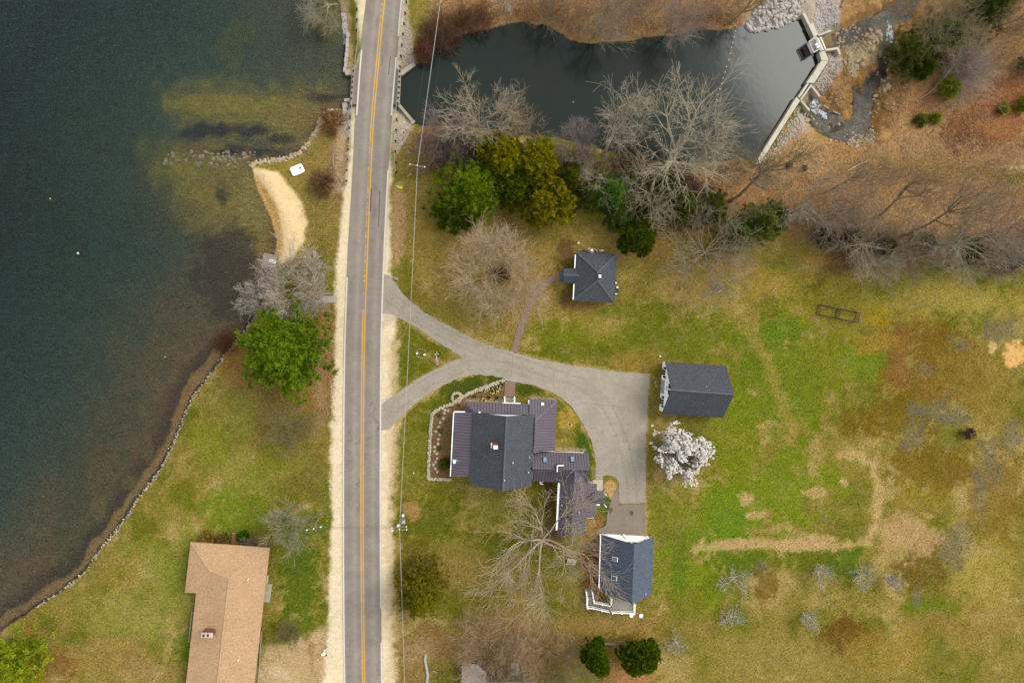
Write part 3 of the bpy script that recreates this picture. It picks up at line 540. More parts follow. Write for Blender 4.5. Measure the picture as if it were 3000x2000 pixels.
eline(rl, .05, 790, 2200); eline(rl, .2, 140, 350, M_WHT); eline(rr, -.05, -150, 120); eline(rr, -.1, 155, 345); eline(rr, -.02, 480, 1800); eline(rr, -.02, 1860, 2200)
for a, c, w in (((1121, 163), (1119, 192), .12), ((1144, 165), (1138, 220), .14), ((1087, 552), (1085, 620), .3), ((1113, 560), (1109, 665), .16)):   # tyre marks
    bb = MB(); Lf, Rt = ribbon(UU([a, c], ROAD_Z), w); strip(bb, Lf, Rt, ROAD_Z + .004); bb.build('tyre_mark', mat('tyre_rubber', A(104, 98, 96), .9, .1, 3), road)
# driveway
DRV_Z = .07
UP = [(1117, 800), (1140, 806), (1152, 822), (1174, 852), (1203, 884), (1244, 915), (1292, 943), (1340, 969), (1394, 997), (1451, 1018), (1500, 1030), (1580, 1053), (1659, 1067), (1755, 1081), (1819, 1090), (1905, 1096)]
RIGHT = [(1900, 1150), (1896, 1210), (1893, 1300), (1892, 1400), (1891, 1472)]
INNER = [(1815, 1476), (1813, 1425), (1811, 1411), (1803, 1396), (1787, 1391), (1766, 1395), (1766, 1405), (1744, 1405), (1744, 1344), (1733, 1293), (1710, 1245), (1672, 1188), (1628, 1153), (1564, 1128), (1500, 1116), (1451, 1102), (1388, 1096), (1340, 1108), (1292, 1131), (1228, 1172), (1193, 1204), (1160, 1236), (1140, 1256), (1116, 1262)]
LOW = [(1116, 1186), (1140, 1168), (1152, 1159), (1196, 1128), (1244, 1099), (1292, 1073), (1354, 1047)]
VTIP = [(1340, 1036), (1292, 1010), (1222, 959), (1180, 937), (1145, 918), (1118, 916)]
def ragged(pts, seed, amp=.9, step=9):
    rg = random.Random(seed); out = []
    for a, c in zip(pts, pts[1:] + pts[:1]):
        n = max(1, int(math.hypot(c[0] - a[0], c[1] - a[1]) / step))
        for k in range(n): t = k / n; out.append((a[0] + (c[0] - a[0]) * t + rg.gauss(0, amp), a[1] + (c[1] - a[1]) * t + rg.gauss(0, amp)))
    return out
o = sheet('driveway', UU(ragged(UP + RIGHT + INNER + LOW + VTIP, 3), DRV_Z), DRV_Z, M_DRIVE, th=.12); tag(o, 'grey asphalt driveway looping from the road to the garage', kind='structure')
APR = [(1815, 1477), (1891, 1473), (1890, 1572), (1760, 1572), (1747, 1566), (1745, 1559), (1754, 1549), (1769, 1543), (1775, 1538), (1777, 1530), (1780, 1500), (1787, 1478), (1800, 1440), (1812, 1424)]
o = sheet('garage_apron', UU(APR, DRV_Z), DRV_Z, M_APRON, th=.12); tag(o, 'newer brown-grey asphalt apron before the garage', kind='structure')
for i, (x, y) in enumerate(((1789, 1493), (1850, 1502))):
    c = U(x, y, DRV_Z); bb = MB(); n = 14; pts = [(c.x + .42 * math.cos(6.283 * k / n) * (1 + .1 * math.sin(3 * k)), c.y + .5 * math.sin(6.283 * k / n)) for k in range(n)]
    if i == 0: pts[10] = (c.x - .1, c.y - .75)
    bb.add([(p[0], p[1], DRV_Z + .005) for p in pts], [tuple(range(n))]); o2 = bb.build('dark_spot', mat('dark_asphalt', A(104, 96, 92), .9, .15, 12), o)  # darker rounded spots laid flat on the apron
bb = MB(); Lf, Rt = ribbon(UU([(1815, 1474.5), (1850, 1476), (1891, 1475)], DRV_Z), .14); strip(bb, Lf, Rt, DRV_Z + .005); bb.build('asphalt_joint', mat('joint_dirt', A(150, 118, 70), .95, .3, 4), o)
for cr in ([(1600, 1060), (1619, 1090), (1622, 1140)], [(1530, 1045), (1528, 1105)], [(1500, 1100), (1500, 1040)], [(1700, 1180), (1760, 1186), (1840, 1192)]):
    P = spline(UU(cr, DRV_Z), 6); rg = random.Random(len(cr) * 7 + int(cr[0][0])); P = [p + Vector((rg.uniform(-.15, .15), rg.uniform(-.15, .15), 0)) for p in P]
    bb = MB(); Lf, Rt = ribbon(P, .05); strip(bb, Lf, Rt, DRV_Z + .004); bb.build('crack', mat('crack_dirt', A(140, 128, 112), .95, .2, 4), bpy.data.objects['driveway'])
M_TRK = worn('drive_wheel_track', A(208, 195, 172), .42, .9); M_DUST = worn('drive_dust', A(224, 210, 182), .45, .85)
def track(pts, offs, w, m, z):
    P = spline(UU(pts, DRV_Z), 8)
    for o_ in offs:
        L_, R_ = ribbon(P, 2 * o_ + w)[0], ribbon(P, 2 * o_ - w)[0]; bb = MB(); strip(bb, L_, R_, z); bb.build('wheel_track', m, bpy.data.objects['driveway'])
track([(1130, 862), (1180, 900), (1240, 940), (1320, 985), (1400, 1022), (1480, 1048), (1580, 1082), (1700, 1120)], (-.85, .85), .5, M_TRK, DRV_Z + .005); track([(1130, 862), (1180, 900), (1240, 940), (1320, 985), (1400, 1022)], (0,), .5, M_DUST, DRV_Z + .006)
track([(1130, 1215), (1190, 1166), (1250, 1122), (1320, 1090), (1390, 1068), (1470, 1070), (1560, 1096)], (-.8, .8), .5, M_TRK, DRV_Z + .007); track([(1700, 1120), (1770, 1180), (1820, 1280), (1848, 1400), (1852, 1470)], (-.9, .9), .55, M_TRK, DRV_Z + .005); track([(1135, 835), (1150, 870), (1140, 905)], (0,), 1.0, M_DUST, DRV_Z + .008); track([(1135, 1190), (1146, 1215), (1138, 1245)], (0,), 1.2, M_DUST, DRV_Z + .008)
# brick paving
def brick_mat(name, rot):
    m = bpy.data.materials.new(name); m.use_nodes = True; n, l = m.node_tree.nodes, m.node_tree.links; b_ = n['Principled BSDF']; b_.inputs['Roughness'].default_value = .9
    tc = n.new('ShaderNodeTexCoord'); mp = n.new('ShaderNodeMapping'); mp.inputs['Rotation'].default_value = (0, 0, rot); l.new(tc.outputs['Object'], mp.inputs[0])
    t = n.new('ShaderNodeTexBrick'); t.inputs['Scale'].default_value = 1; t.inputs['Brick Width'].default_value = .22; t.inputs['Row Height'].default_value = .12; t.inputs['Mortar Size'].default_value = .012
    t.inputs['Color1'].default_value = (*A(176, 146, 118), 1); t.inputs['Color2'].default_value = (*A(150, 122, 100), 1); t.inputs['Mortar'].default_value = (*A(112, 92, 74), 1); l.new(mp.outputs[0], t.inputs['Vector'])
    l.new(t.outputs['Color'], b_.inputs['Base Color']); return m
M_BRP = brick_mat('brick_paving', 0)
path_c = spline(UU([(1507, 1032), (1515, 1000), (1528, 955), (1545, 910), (1562, 876), (1585, 843), (1612, 820), (1645, 808)], .05), 6)
bb = MB(); Lf, Rt = ribbon(path_c, 1.25); strip(bb, Lf, Rt, .06); o = bb.build('brick_path', M_BRP); tag(o, 'curved brick path from the driveway to the cottage', kind='structure')
o = sheet('front_walk', UU([(1480, 1112), (1511, 1118), (1507, 1163), (1477, 1163)], .09), .09, M_BRP, th=.1); tag(o, 'short brick walk to the main house door', kind='structure')
bb = MB(); q = UU([(1480, 1110.5), (1512, 1117.5)], .14); bb.bar(q[0], q[1], .14, .12); bb.build('stone_edge', mat('granite_edge', A(214, 210, 204), .8, .1, 5), o)
# ================================================================ buildings
M_SHING = mat('charcoal_shingles', A(86, 89, 95), .95, .5, 5, bump=.03, bscale=12, detail=3)
M_SHING2 = mat('slate_blue_shingles', A(96, 106, 122), .95, .45, 5, bump=.03, bscale=12, detail=3)
M_RIDGE = mat('ridge_cap_shingles', A(104, 107, 112), .95, .2, 8)
M_TANSH = mat('tan_shingles', A(212, 172, 128), .95, .24, 4, bump=.02, bscale=12, detail=3)
M_TANRI = mat('tan_ridge_cap', A(222, 184, 140), .95, .15, 7)
M_METAL = mat('plum_brown_metal', A(116, 104, 114), .55, .07, .8, spec=.3, metal=.0)
M_SEAM = mat('shaded_seam_metal', A(84, 74, 84), .55, .1, 2)  # darker than the panels: the ribs' shadow lines are put into this colour
M_SIDE = mat('white_clapboard', (.84, .84, .83), .7, .05, 2, stretch=(1, 1, 12))
M_TRIM = mat('white_trim', (.86, .86, .85), .5, .03, 2)
M_GLASS = mat('window_glass', (.02, .025, .03), .08, .2, 1, spec=.6)
M_SKYL = mat('skylight_glass', A(128, 172, 190), .12, .1, 1, spec=.6)
M_BRICK = mat('red_brick', A(160, 92, 66), .9, .25, 6)
M_CONC = mat('concrete', A(222, 210, 188), .9, .08, 1.5, bump=.005)
M_CONC2 = mat('weathered_concrete', A(196, 188, 162), .9, .14, 1.2, bump=.006)
M_BLACK = mat('black_paint', (.02, .02, .022), .6, .2, 3)
M_DKIN = mat('dark_opening', (.008, .008, .008), .9, .2, 3)
M_SHUT = mat('dark_shutter', A(62, 60, 66), .7, .15, 4)
M_WOOD = mat('grey_weathered_wood', A(172, 160, 148), .9, .28, 3, stretch=(1, 9, 1))
M_DECK = mat('grey_deck_boards', A(178, 168, 156), .85, .14, 5)
M_VENT = mat('pale_vent_metal', (.62, .64, .66), .45, .05, 2)
def clip(P, k, v, keep_gt):
    out = []
    for i in range(len(P)):
        a, c = P[i], P[(i + 1) % len(P)]; ia, ic = ((a[k] >= v), (c[k] >= v)) if keep_gt else ((a[k] <= v), (c[k] <= v))
        if ia: out.append(a)
        if ia != ic:
            t = (v - a[k]) / (c[k] - a[k]); out.append((a[0] + (c[0] - a[0]) * t, a[1] + (c[1] - a[1]) * t))
    return out
def plane(pts):
    P = [Vector(p) for p in pts]; n = Vector((0, 0, 0))
    for i in range(len(P)): n += P[i].cross(P[(i + 1) % len(P)])
    n.normalize(); n = n if n.z > 0 else -n; return P, n
def flatten(pts):
    """drop the points onto their common plane"""
    P, n = plane(pts); c = sum(P, Vector((0, 0, 0))) / len(P); return [p - n * ((p - c).dot(n)) for p in P]
def metal_roof(parent, pts, seam_dir, name='metal_roof', pitch=.53):
    P = flatten(pts); P, n = plane(P); o = P[0]; s = Vector(seam_dir); s = (s - n * s.dot(n)).normalized(); t = s.cross(n).normalized()
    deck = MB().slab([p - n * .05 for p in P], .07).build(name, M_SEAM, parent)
    P2 = [((p - o).dot(t), (p - o).dot(s)) for p in P]; lo, hi = min(p[0] for p in P2), max(p[0] for p in P2); k = max(1, round((hi - lo) / pitch)); w = (hi - lo) / k
    for i in range(k):
        a0, a1 = lo + i * w, lo + (i + 1) * w; pol = clip(clip(P2, 0, a0 + .012, True), 0, a1 - .012, False)
        if len(pol) < 3: continue
        ar = abs(sum(pol[j][0] * pol[(j + 1) % len(pol)][1] - pol[(j + 1) % len(pol)][0] * pol[j][1] for j in range(len(pol)))) / 2
        if ar < .01: continue
        b = MB(); b.slab([o + t * q[0] + s * q[1] for q in pol], .03); nf = len(b.f)
        e = [q[1] for q in pol if abs(q[0] - (a0 + .012)) < 1e-4]
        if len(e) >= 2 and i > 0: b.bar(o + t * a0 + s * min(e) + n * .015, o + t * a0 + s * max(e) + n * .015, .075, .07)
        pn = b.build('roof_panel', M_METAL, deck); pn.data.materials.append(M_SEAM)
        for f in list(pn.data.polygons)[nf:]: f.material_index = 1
    return deck
def shingle_roof(parent, pts, m, name='roof', th=.16): return MB().slab(flatten(pts), th).build(name, m, parent)
def ridge_cap(parent, a, c, m, w=.32): return MB().bar(Vector(a) + Vector((0, 0, .03)), Vector(c) + Vector((0, 0, .03)), w, .06).build('ridge_cap', m, parent)
def shrink(pts, d):
    P = [Vector((p[0], p[1])) for p in pts]; n = len(P); ar = sum(P[i].x * P[(i + 1) % n].y - P[(i + 1) % n].x * P[i].y for i in range(n)); sg = 1 if ar > 0 else -1; out = []
    for i in range(n):
        a, b_, c = P[i - 1], P[i], P[(i + 1) % n]; e1 = (b_ - a).normalized(); e2 = (c - b_).normalized(); n1 = Vector((-e1.y, e1.x)) * sg; n2 = Vector((-e2.y, e2.x)) * sg
        m = n1 + n2; k = max(.3, m.dot(n1)); out.append(b_ + m * (d / k))
    return out
def gable_walls(parent, e, r, ins, m, z0=-.3, drop=.12, ends=(.3, .3)):
    """e: eave corners a0 a1 b1 b0 (a side then b side), r: ridge ends 0, 1; a solid body under the roof"""
    a0, a1, b1, b0 = [Vector(p) for p in e]; r0, r1 = Vector(r[0]), Vector(r[1]); u = (r1 - r0); u.z = 0; u.normalize()
    v = (b0 - a0); v.z = 0; v.normalize(); f = ins / max(.1, ((r0 - a0).dot(v))); g = ins / max(.1, ((b0 - r0).dot(v)))
    A0, A1 = a0.lerp(r0, f) + u * ends[0], a1.lerp(r1, f) - u * ends[1]; B0, B1 = b0.lerp(r0, g) + u * ends[0], b1.lerp(r1, g) - u * ends[1]; R0, R1 = r0 + u * ends[0], r1 - u * ends[1]
    dz = Vector((0, 0, drop)); fl = lambda p: Vector((p.x, p.y, z0))
    vs_ = [fl(A0), fl(A1), fl(B1), fl(B0), A0 - dz, A1 - dz, B1 - dz, B0 - dz, R0 - dz, R1 - dz]
    return MB().add(vs_, [(3, 2, 1, 0), (0, 1, 5, 4), (2, 3, 7, 6), (0, 4, 8, 7, 3), (1, 2, 6, 9, 5), (4, 5, 9, 8), (7, 8, 9, 6)]).build('wall', m, parent), (A0, A1, B1, B0, R0, R1)
def on_wall(parent, name, p, u, n, along, z, w, h, m, d=.06, off=.0):
    """a flat box on a wall: p a ground point on it, u along, n outwards"""
    u = Vector(u).normalized(); n = Vector(n).normalized(); c = Vector(p) + u * along + n * (off + d / 2 - .01); c.z = z
    R = Matrix((u, n, Vector((0, 0, 1)))).transposed()
    return MB().box(c, (w, d, h), ax=R).build(name, m, parent)
def window(parent, p, u, n, along, z, w, h, shutters=None, mull=1):
    f = on_wall(parent, 'window', p, u, n, along, z, w + .16, h + .16, M_TRIM, .05)
    for i in range(mull): on_wall(f, 'pane', p, u, n, along - w / 2 + w * (i + .5) / mull, z, w / mull - .08, h - .06, M_GLASS, .03, .045)
    if shutters:
        for s in (-1, 1): on_wall(parent, 'shutter', p, u, n, along + s * (w / 2 + .3), z, .38, h + .1, M_SHUT, .05)
    return f
def pipe(parent, p, h=.5, r=.06, lean=(0, 0)):
    p = Vector(p); return MB().tube(p, p + Vector((lean[0], lean[1], h)), r, r, 8).build('vent_pipe', M_VENT, parent)
def skylight(parent, pts, m, fm=None):
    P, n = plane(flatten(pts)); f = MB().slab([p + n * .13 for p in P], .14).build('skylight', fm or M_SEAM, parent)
    c = sum(P, Vector((0, 0, 0))) / 4; MB().slab([c + (p - c) * .84 + n * .16 for p in P], .05).build('pane', m, f); return f
# ---------------------------------------------------------------- the main house
c0 = U(1470, 1310, 0); H = thing('main_house', 'white house with charcoal shingle roof, plum metal lower roofs and brick chimney', 'house', (c0.x, c0.y, 0))
EZ, RZ_ = 4.6, 8.4
eWt, eWb, eEt, eEb, rt, rb = U(1388, 1208, EZ), U(1377, 1420.5, EZ), U(1567, 1214, EZ), U(1558, 1424, EZ), U(1485, 1219, RZ_), U(1474, 1438, RZ_)
W1 = shingle_roof(H, [eWt, rt, rb, eWb], M_SHING); W2 = shingle_roof(H, [rt, eEt, eEb, rb], M_SHING); ridge_cap(H, rt, rb, M_RIDGE)
gable_walls(H, (eWt, eWb, eEb, eEt), (rt, rb), .3, M_SIDE)
def up(a, c): v = Vector(c) - Vector(a); return v
UX = (U(1600, 1300) - U(1400, 1294)).normalized(); UY = Vector((-UX.y, UX.x, 0))        # the house's own axes
# west shed roof
p = [U(1329.5, 1208, 2.9), U(1391, 1208, 4.3), U(1380, 1396.5, 4.3), U(1320, 1393.5, 2.9)]; metal_roof(H, p, UX)
MB().prism(shrink([(q.x, q.y) for q in p], .35), -.3, 2.85).build('wall', M_SIDE, H); q = UU([(1329, 1208), (1319.5, 1394)], 2.9); MB().bar(q[0], q[1], .14, .12).build('gutter', M_TRIM, H)
q = UU([(1330, 1206), (1363, 1206)], 3.0); MB().bar(q[0], q[1], .22, .14).build('fascia', M_TRIM, H)
# north porch roof with its hip
p = [U(1363, 1176, 2.9), U(1548, 1182, 2.9), U(1550, 1214, 4.2), U(1391, 1208, 4.2)]; metal_roof(H, p, -UY, pitch=.55)
metal_roof(H, [U(1363, 1176, 2.9), U(1391, 1207.5, 4.2), U(1363, 1207.5, 2.9)], UX)
q = UU([(1363, 1176, 2.92), (1391, 1207.5, 4.22)]); MB().bar(q[0], q[1], .22, .08).build('hip_cap', M_METAL, H)
MB().prism([(v.x, v.y) for v in UU([(1372, 1186), (1546, 1190), (1548, 1212), (1372, 1208)], 2)], -.3, 2.8).build('wall', M_SIDE, H)
q = UU([(1472, 1179.5), (1525, 1181)], 2.95); MB().bar(q[0], q[1], .12, .1).build('gutter', M_TRIM, H)
# front steps with white side rails
s0 = U(1492.5, 1171, .4); st = MB()
for k in range(4): a = UU([(1480, 1164 + 4 * k), (1506, 1165 + 4 * k), (1506, 1169 + 4 * k), (1480, 1168 + 4 * k)], .15 + .17 * k); st.prism([(v.x, v.y) for v in a], -.1, .2 + .17 * k)
st.build('front_step', M_DECK, H)
for x in (1478.5, 1507.5): q = UU([(x, 1163, 1.0), (x, 1181, 1.55)]); MB().bar(q[0], q[1], .18, .12).bar(Vector((q[0].x, q[0].y, .0)), q[0], .14, .14).build('step_rail', M_TRIM, H)
# north-east block
p = [U(1552, 1168, 2.9), U(1632, 1173, 2.9), U(1568, 1231, 4.9), U(1566, 1214, 4.4), U(1551, 1213, 4.4)]; metal_roof(H, p, -UY)
p2 = [U(1632, 1173, 2.9), U(1625, 1320, 2.9), U(1587, 1320.5, 4.25), U(1564, 1328, 4.9), U(1567, 1231, 4.9)]; metal_roof(H, p2, -UX, pitch=.5)
q = UU([(1632, 1173, 2.93), (1568, 1231, 4.93)]); MB().bar(q[0], q[1], .24, .08).build('hip_cap', M_METAL, H)
MB().prism([(v.x, v.y) for v in UU([(1560, 1176), (1625, 1180), (1618, 1322), (1560, 1322)], 1.5)], -.3, 2.8).build('wall', M_SIDE, H)
c = U(1589, 1183, 3.4); MB().box(c, (.5, .5, .5)).build('vent_cap', M_VENT, H)
q = UU([(1549, 1172, 2.9), (1549, 1184, 2.9)]); MB().bar(q[0], q[1], .2, .16).build('fascia', M_TRIM, H)
# east wing with skylights
wr0, wr1 = U(1560, 1370, 5.2), U(1727, 1374, 5.2)
metal_roof(H, [U(1564, 1328, 3.15), U(1587, 1321, 3.0), U(1724.5, 1327, 3.0), wr1, wr0], UY * -1, pitch=.5)
va, vb, vt = U(1642, 1412.5, 3.0), U(1721, 1416.5, 3.0), U(1686, 1378, 5.15)
metal_roof(H, [wr0, U(1684, 1373.3, 5.2), va, U(1560.5, 1409, 3.0)], UY, pitch=.5); metal_roof(H, [U(1687, 1373.4, 5.2), wr1, U(1721, 1411.5, 3.0), vb], UY, pitch=.5)
MB().bar(wr0 + Vector((0, 0, .05)), wr1 + Vector((0, 0, .05)), .3, .08).build('ridge_cap', M_METAL, H)
gable_walls(H, (U(1564, 1324, 3.0), U(1724.5, 1327, 3.0), U(1721, 1411, 3.0), U(1560.5, 1409, 3.0)), (wr0, wr1), .45, M_SIDE, ends=(.0, .25))
skylight(H, UU([(1591, 1338.5, 4.0), (1602, 1338.5, 4.0), (1602, 1355, 4.5), (1591, 1355, 4.5)]), M_SKYL); skylight(H, UU([(1671, 1336, 3.85), (1682.5, 1336, 3.85), (1682.5, 1353, 4.4), (1671, 1353, 4.4)]), M_SKYL)
# square white-edged chimney chase on the wing ridge
c = U(1641, 1371, 5.6); ch = MB().box((c.x, c.y, 5.3), (1.1, 1.1, 1.2)).build('chimney_chase', mat('olive_flashing', A(86, 80, 72), .7, .2, 3), H)
MB().box((c.x - .56, c.y, 5.85), (.14, 1.2, .16)).box((c.x, c.y + .56, 5.85), (1.2, .14, .16)).build('chase_trim', M_TRIM, ch)
# south wing
sr = U(1673.5, 1570, 5.0); brk0, brk1 = U(1719.5, 1417, 3.15), U(1712, 1568, 3.15)
metal_roof(H, [U(1686, 1375, 5.1), sr, U(1633, 1566, 3.0), va], UX, pitch=.95); metal_roof(H, [U(1686, 1375, 5.1), vb, brk1, sr], -UX, pitch=.62)
MB().bar(U(1686, 1376, 5.16), sr + Vector((0, 0, .06)), .24, .08).build('ridge_cap', M_METAL, H)
metal_roof(H, [brk0, U(1749, 1416, 2.55), U(1744, 1515, 2.55), U(1714.5, 1518, 3.1)], -UX, pitch=.6)
gable_walls(H, (va, U(1633, 1566, 3.0), brk1, vb), (U(1686, 1378, 5.0), sr), .4, M_SIDE, ends=(.5, .3))
q = UU([(1637, 1414), (1630.5, 1552)], 2.95); MB().bar(q[0], q[1], .3, .16).build('gutter', M_TRIM, H)
for k in range(6): a = U(1638.5 - k * .9, 1424 + k * 16, 2.9); MB().bar(a, a + UX * .35 - UY * .12, .1, .1).build('gutter_bracket', M_TRIM, H)
MB().prism([(v.x, v.y) for v in UU([(1722, 1428), (1741, 1424), (1737, 1512), (1715, 1514)], 1.5)], -.3, 2.4).build('wall', M_SIDE, H)
# side porch gablet and its concrete stoop
g0, g1 = U(1727, 1456, 3.55), U(1772, 1456.5, 3.55)
metal_roof(H, [g0, g1, U(1771, 1437, 2.6), U(1745.5, 1436, 2.6)], UY, pitch=.5); metal_roof(H, [g0, g1, U(1770, 1477, 2.6), U(1745.5, 1475.5, 2.6)], -UY, pitch=.5)
MB().bar(g0 + Vector((0, 0, .05)), g1 + Vector((0, 0, .05)), .2, .07).build('ridge_cap', M_METAL, H)
gp = UU([(1767, 1440), (1767, 1473)], 0)
for v in gp: MB().box((v.x, v.y, 1.25), (.14, .14, 2.6)).build('porch_post', M_TRIM, H)
MB().prism([(v.x, v.y) for v in UU([(1742, 1440), (1752, 1440), (1752, 1473), (1742, 1473)], 1)], -.2, 2.5).build('wall', M_SIDE, H)
MB().prism([(v.x, v.y) for v in UU([(1737, 1405.5), (1766, 1405.5), (1766, 1436), (1745, 1436), (1745, 1416), (1737, 1416)], .14)], -.1, .14).build('stoop', M_CONC, H)
for k in range(3): q = UU([(1722, 1409.5 + 2 * k), (1736, 1410 + 2 * k)], .3 + .12 * k); MB().bar(q[0], q[1], .16, .08).build('stoop_step', M_DECK, H)
# chimney, roof pipes, dormer vent
c = U(1450, 1304, 8.0); cb = MB().box((c.x, c.y, 8.0), (.85, .7, 3.0)).build('chimney', M_BRICK, H); MB().box((c.x, c.y, 9.55), (.72, .58, .12)).build('chimney_cap', M_TRIM, cb)
MB().box((c.x - .62, c.y + .05, 8.3), (.2, .85, .25)).build('flashing', M_VENT, cb)
for x, y, z in ((1502.5, 1354.5, 8.0), (1551, 1338, 5.9), (1547.5, 1382, 5.8), (1478, 1405, 8.5)): pipe(H, U(x, y, z) - Vector((0, 0, .3)), .85, .08)
c = U(1331, 1350, 3.4); vb_ = MB().box((c.x, c.y, 3.35), (.55, .5, .7)).build('roof_vent', M_VENT, H); MB().tube((c.x, c.y - .1, 3.7), (c.x, c.y - .1, 4.1), .22, .22, 10).build('vent_cap', M_TRIM, vb_)
MB().add([(c.x + .2, c.y + .5, 3.42), (c.x + .2, c.y - .3, 3.42), (c.x + 1.1, c.y, 3.62), (c.x + .3, c.y + .05, 3.8)], [(0, 1, 3), (1, 2, 3), (2, 0, 3), (0, 2, 1)]).build('cricket', mat('galvanised', A(140, 158, 166), .5, .1, 2), vb_)
pipe(H, U(1645.5, 1478, 3.4), .5, .09); pipe(H, U(1696, 1499, 4.2), .5, .09); c = U(1405, 1208, 5.0); MB().box((c.x, c.y, 4.7), (.3, .2, .4)).build('fascia_vent', M_TRIM, H)
nW = eWt.lerp(eEt, .5) ; wp = Vector((rt.x, rt.y - .31, 0))
window(H, U(1495, 1222, 0) * 1, UX, UY, 0, 6.0, .9, .9, None, 2)
for x in (1590, 1640): pw = U(x, 1412, 0); on_wall(H, 'window', U(x, 1407, 0), UX, -UY, 0, 1.6, .9, 1.1, M_GLASS, .05)
for x in (1668, 1690): window(H, U(x, 1331.5, 0), UX, UY, 0, 1.7, .8, 1.1)
c = U(1587, 1412, .6); MB().tube((c.x, c.y, .0), (c.x, c.y, .75), .42, .42, 12).build('round_hatch', M_TRIM, H)
# ---------------------------------------------------------------- the barn-like outbuilding
c0 = U(2035, 1140, 0); B = thing('white_outbuilding', 'white clapboard outbuilding with charcoal gable roof beside the blossoming tree', 'shed', (c0.x, c0.y, 0))
EZ2, RZ2 = 3.0, 7.1
a0, a1, b0, b1, r0, r1 = U(1949, 1059, EZ2), U(2127, 1071, EZ2), U(1939, 1212, EZ2), U(2118, 1224, EZ2), U(1967, 1141, RZ2), U(2151, 1154.5, RZ2)
shingle_roof(B, [a0, a1, r1, r0], M_SHING); shingle_roof(B, [r0, r1, b1, b0], M_SHING); ridge_cap(B, r0, r1, M_RIDGE)
w, cs = gable_walls(B, (a0, a1, b1, b0), (r0, r1), .25, M_SIDE, ends=(.45, .3))
wl0 = cs[0].copy(); wl1 = cs[3].copy(); wl0.z = wl1.z = 0; bu = (wl1 - wl0).normalized(); bn = Vector((bu.y, -bu.x, 0)); bn = bn if bn.x < 0 else -bn; L = (wl1 - wl0).length
for al in (L * .2, L * .8):
    window(B, wl0, bu, bn, al, 1.75, 1.0, 1.3, True, 2); fb = on_wall(B, 'flower_box', wl0, bu, bn, al, .85, 1.1, .22, mat('flower_box', A(120, 84, 66), .8, .2, 4), .28)
dr = on_wall(B, 'door', wl0, bu, bn, L * .5, 1.1, 2.5, 2.2, mat('pale_door', A(206, 214, 212), .6, .05, 2), .06); on_wall(dr, 'door_seam', wl0, bu, bn, L * .5, 1.1, .04, 2.1, M_VENT, .04, .05)
for al in (L * .5 - 1.75, L * .5 + 1.7): on_wall(B, 'wall_lamp', wl0, bu, bn, al, 2.2, .2, .35, M_BLACK, .15)
for s in (-.55, .55): on_wall(B, 'gable_window', wl0, bu, bn, L * .5 + s, 4.9, .85, 1.1, M_GLASS, .05)
on_wall(B, 'eagle_plaque', wl0, bu, bn, L * .5, 3.6, .8, .28, M_BLACK, .06)
pipe(B, U(2068, 1132, 6.3) - Vector((0, 0, .2)), .4, .05)
for al in (L * .33, L * .42, L * .5): q = wl0 + bu * al + bn * (.9 + (L * .5 - al) * .35); MB().prism([(q.x + .25 * math.cos(k), q.y + .25 * math.sin(k)) for k in range(0, 6)], -.05, .07).build('stepping_slab', mat('pale_slab', A(206, 190, 160), .9, .1, 3), B)
# ---------------------------------------------------------------- the cottage
c0 = U(1744, 812, 0); T = thing('cottage', 'small square cottage with charcoal hip roof and front porch step', 'house', (c0.x, c0.y, 0))
a, b_, c, d = U(1687, 737.5, 2.7), U(1807, 744.5, 2.7), U(1800.5, 887, 2.7), U(1680, 880, 2.7); t0, t1 = U(1752, 797, 5.0), U(1751, 821, 5.0)
for P in ([a, b_, t0], [b_, c, t1, t0], [c, d, t1], [d, a, t0, t1]): shingle_roof(T, P, M_SHING)
for p, q in ((a, t0), (b_, t0), (c, t1), (d, t1), (t0, t1)): MB().bar(p + Vector((0, 0, .03)), q + Vector((0, 0, .03)), .26, .05).build('hip_cap', M_RIDGE, T)
MB().prism(shrink([(p.x, p.y) for p in (a, b_, c, d)], .4), -.3, 2.62).build('wall', M_SIDE, T)
pa = [U(1654, 786, 2.4), U(1690, 786.5, 2.4), U(1698, 807, 3.25), U(1651, 806, 3.25)]; shingle_roof(T, pa, M_SHING, 'porch_roof'); shingle_roof(T, [U(1651, 806, 3.25), U(1698, 807, 3.25), U(1686, 829.5, 2.4), U(1652, 828.5, 2.4)], M_SHING, 'porch_roof')
MB().bar(U(1651, 806, 3.28), U(1697, 807, 3.28), .24, .05).build('ridge_cap', M_RIDGE, T)
M_BLUST = mat('blue_grey_step', A(112, 126, 138), .8, .12, 3)
for k in range(4): q = UU([(1640.5 + 3.4 * k, 793), (1643.9 + 3.4 * k, 793), (1643.4 + 3.4 * k, 825), (1640 + 3.4 * k, 824.5)], .1 + .13 * k); MB().prism([(v.x, v.y) for v in q], -.1, .12 + .14 * k).build('porch_step', M_BLUST, T)
q = UU([(1653, 790), (1690, 790), (1688, 826), (1653, 825)], .5); MB().prism([(v.x, v.y) for v in q], -.1, .5).build('porch_floor', M_BLUST, T)
for x, y in ((1653.5, 791), (1653, 825)): v = U(x, y, .5); MB().box((v.x, v.y, 1.4), (.14, .14, 1.9)).build('porch_post', M_TRIM, T)
for p, q in (((1685.5, 746), (1683.5, 786)), ((1681.5, 832), (1679, 878))): e = UU([p, q], 2.66); MB().bar(e[0], e[1], .16, .14).build('gutter', M_TRIM, T)
v = U(1756, 809.5, 5.2); ck = MB().box((v.x, v.y, 4.9), (.5, .5, 1.3)).build('chimney', M_BRICK, T); MB().box((v.x, v.y, 5.6), (.42, .46, .12)).build('chimney_cap', M_TRIM, ck)
v = U(1722, 737, 1.5); rg = random.Random(4); sc_ = MB()
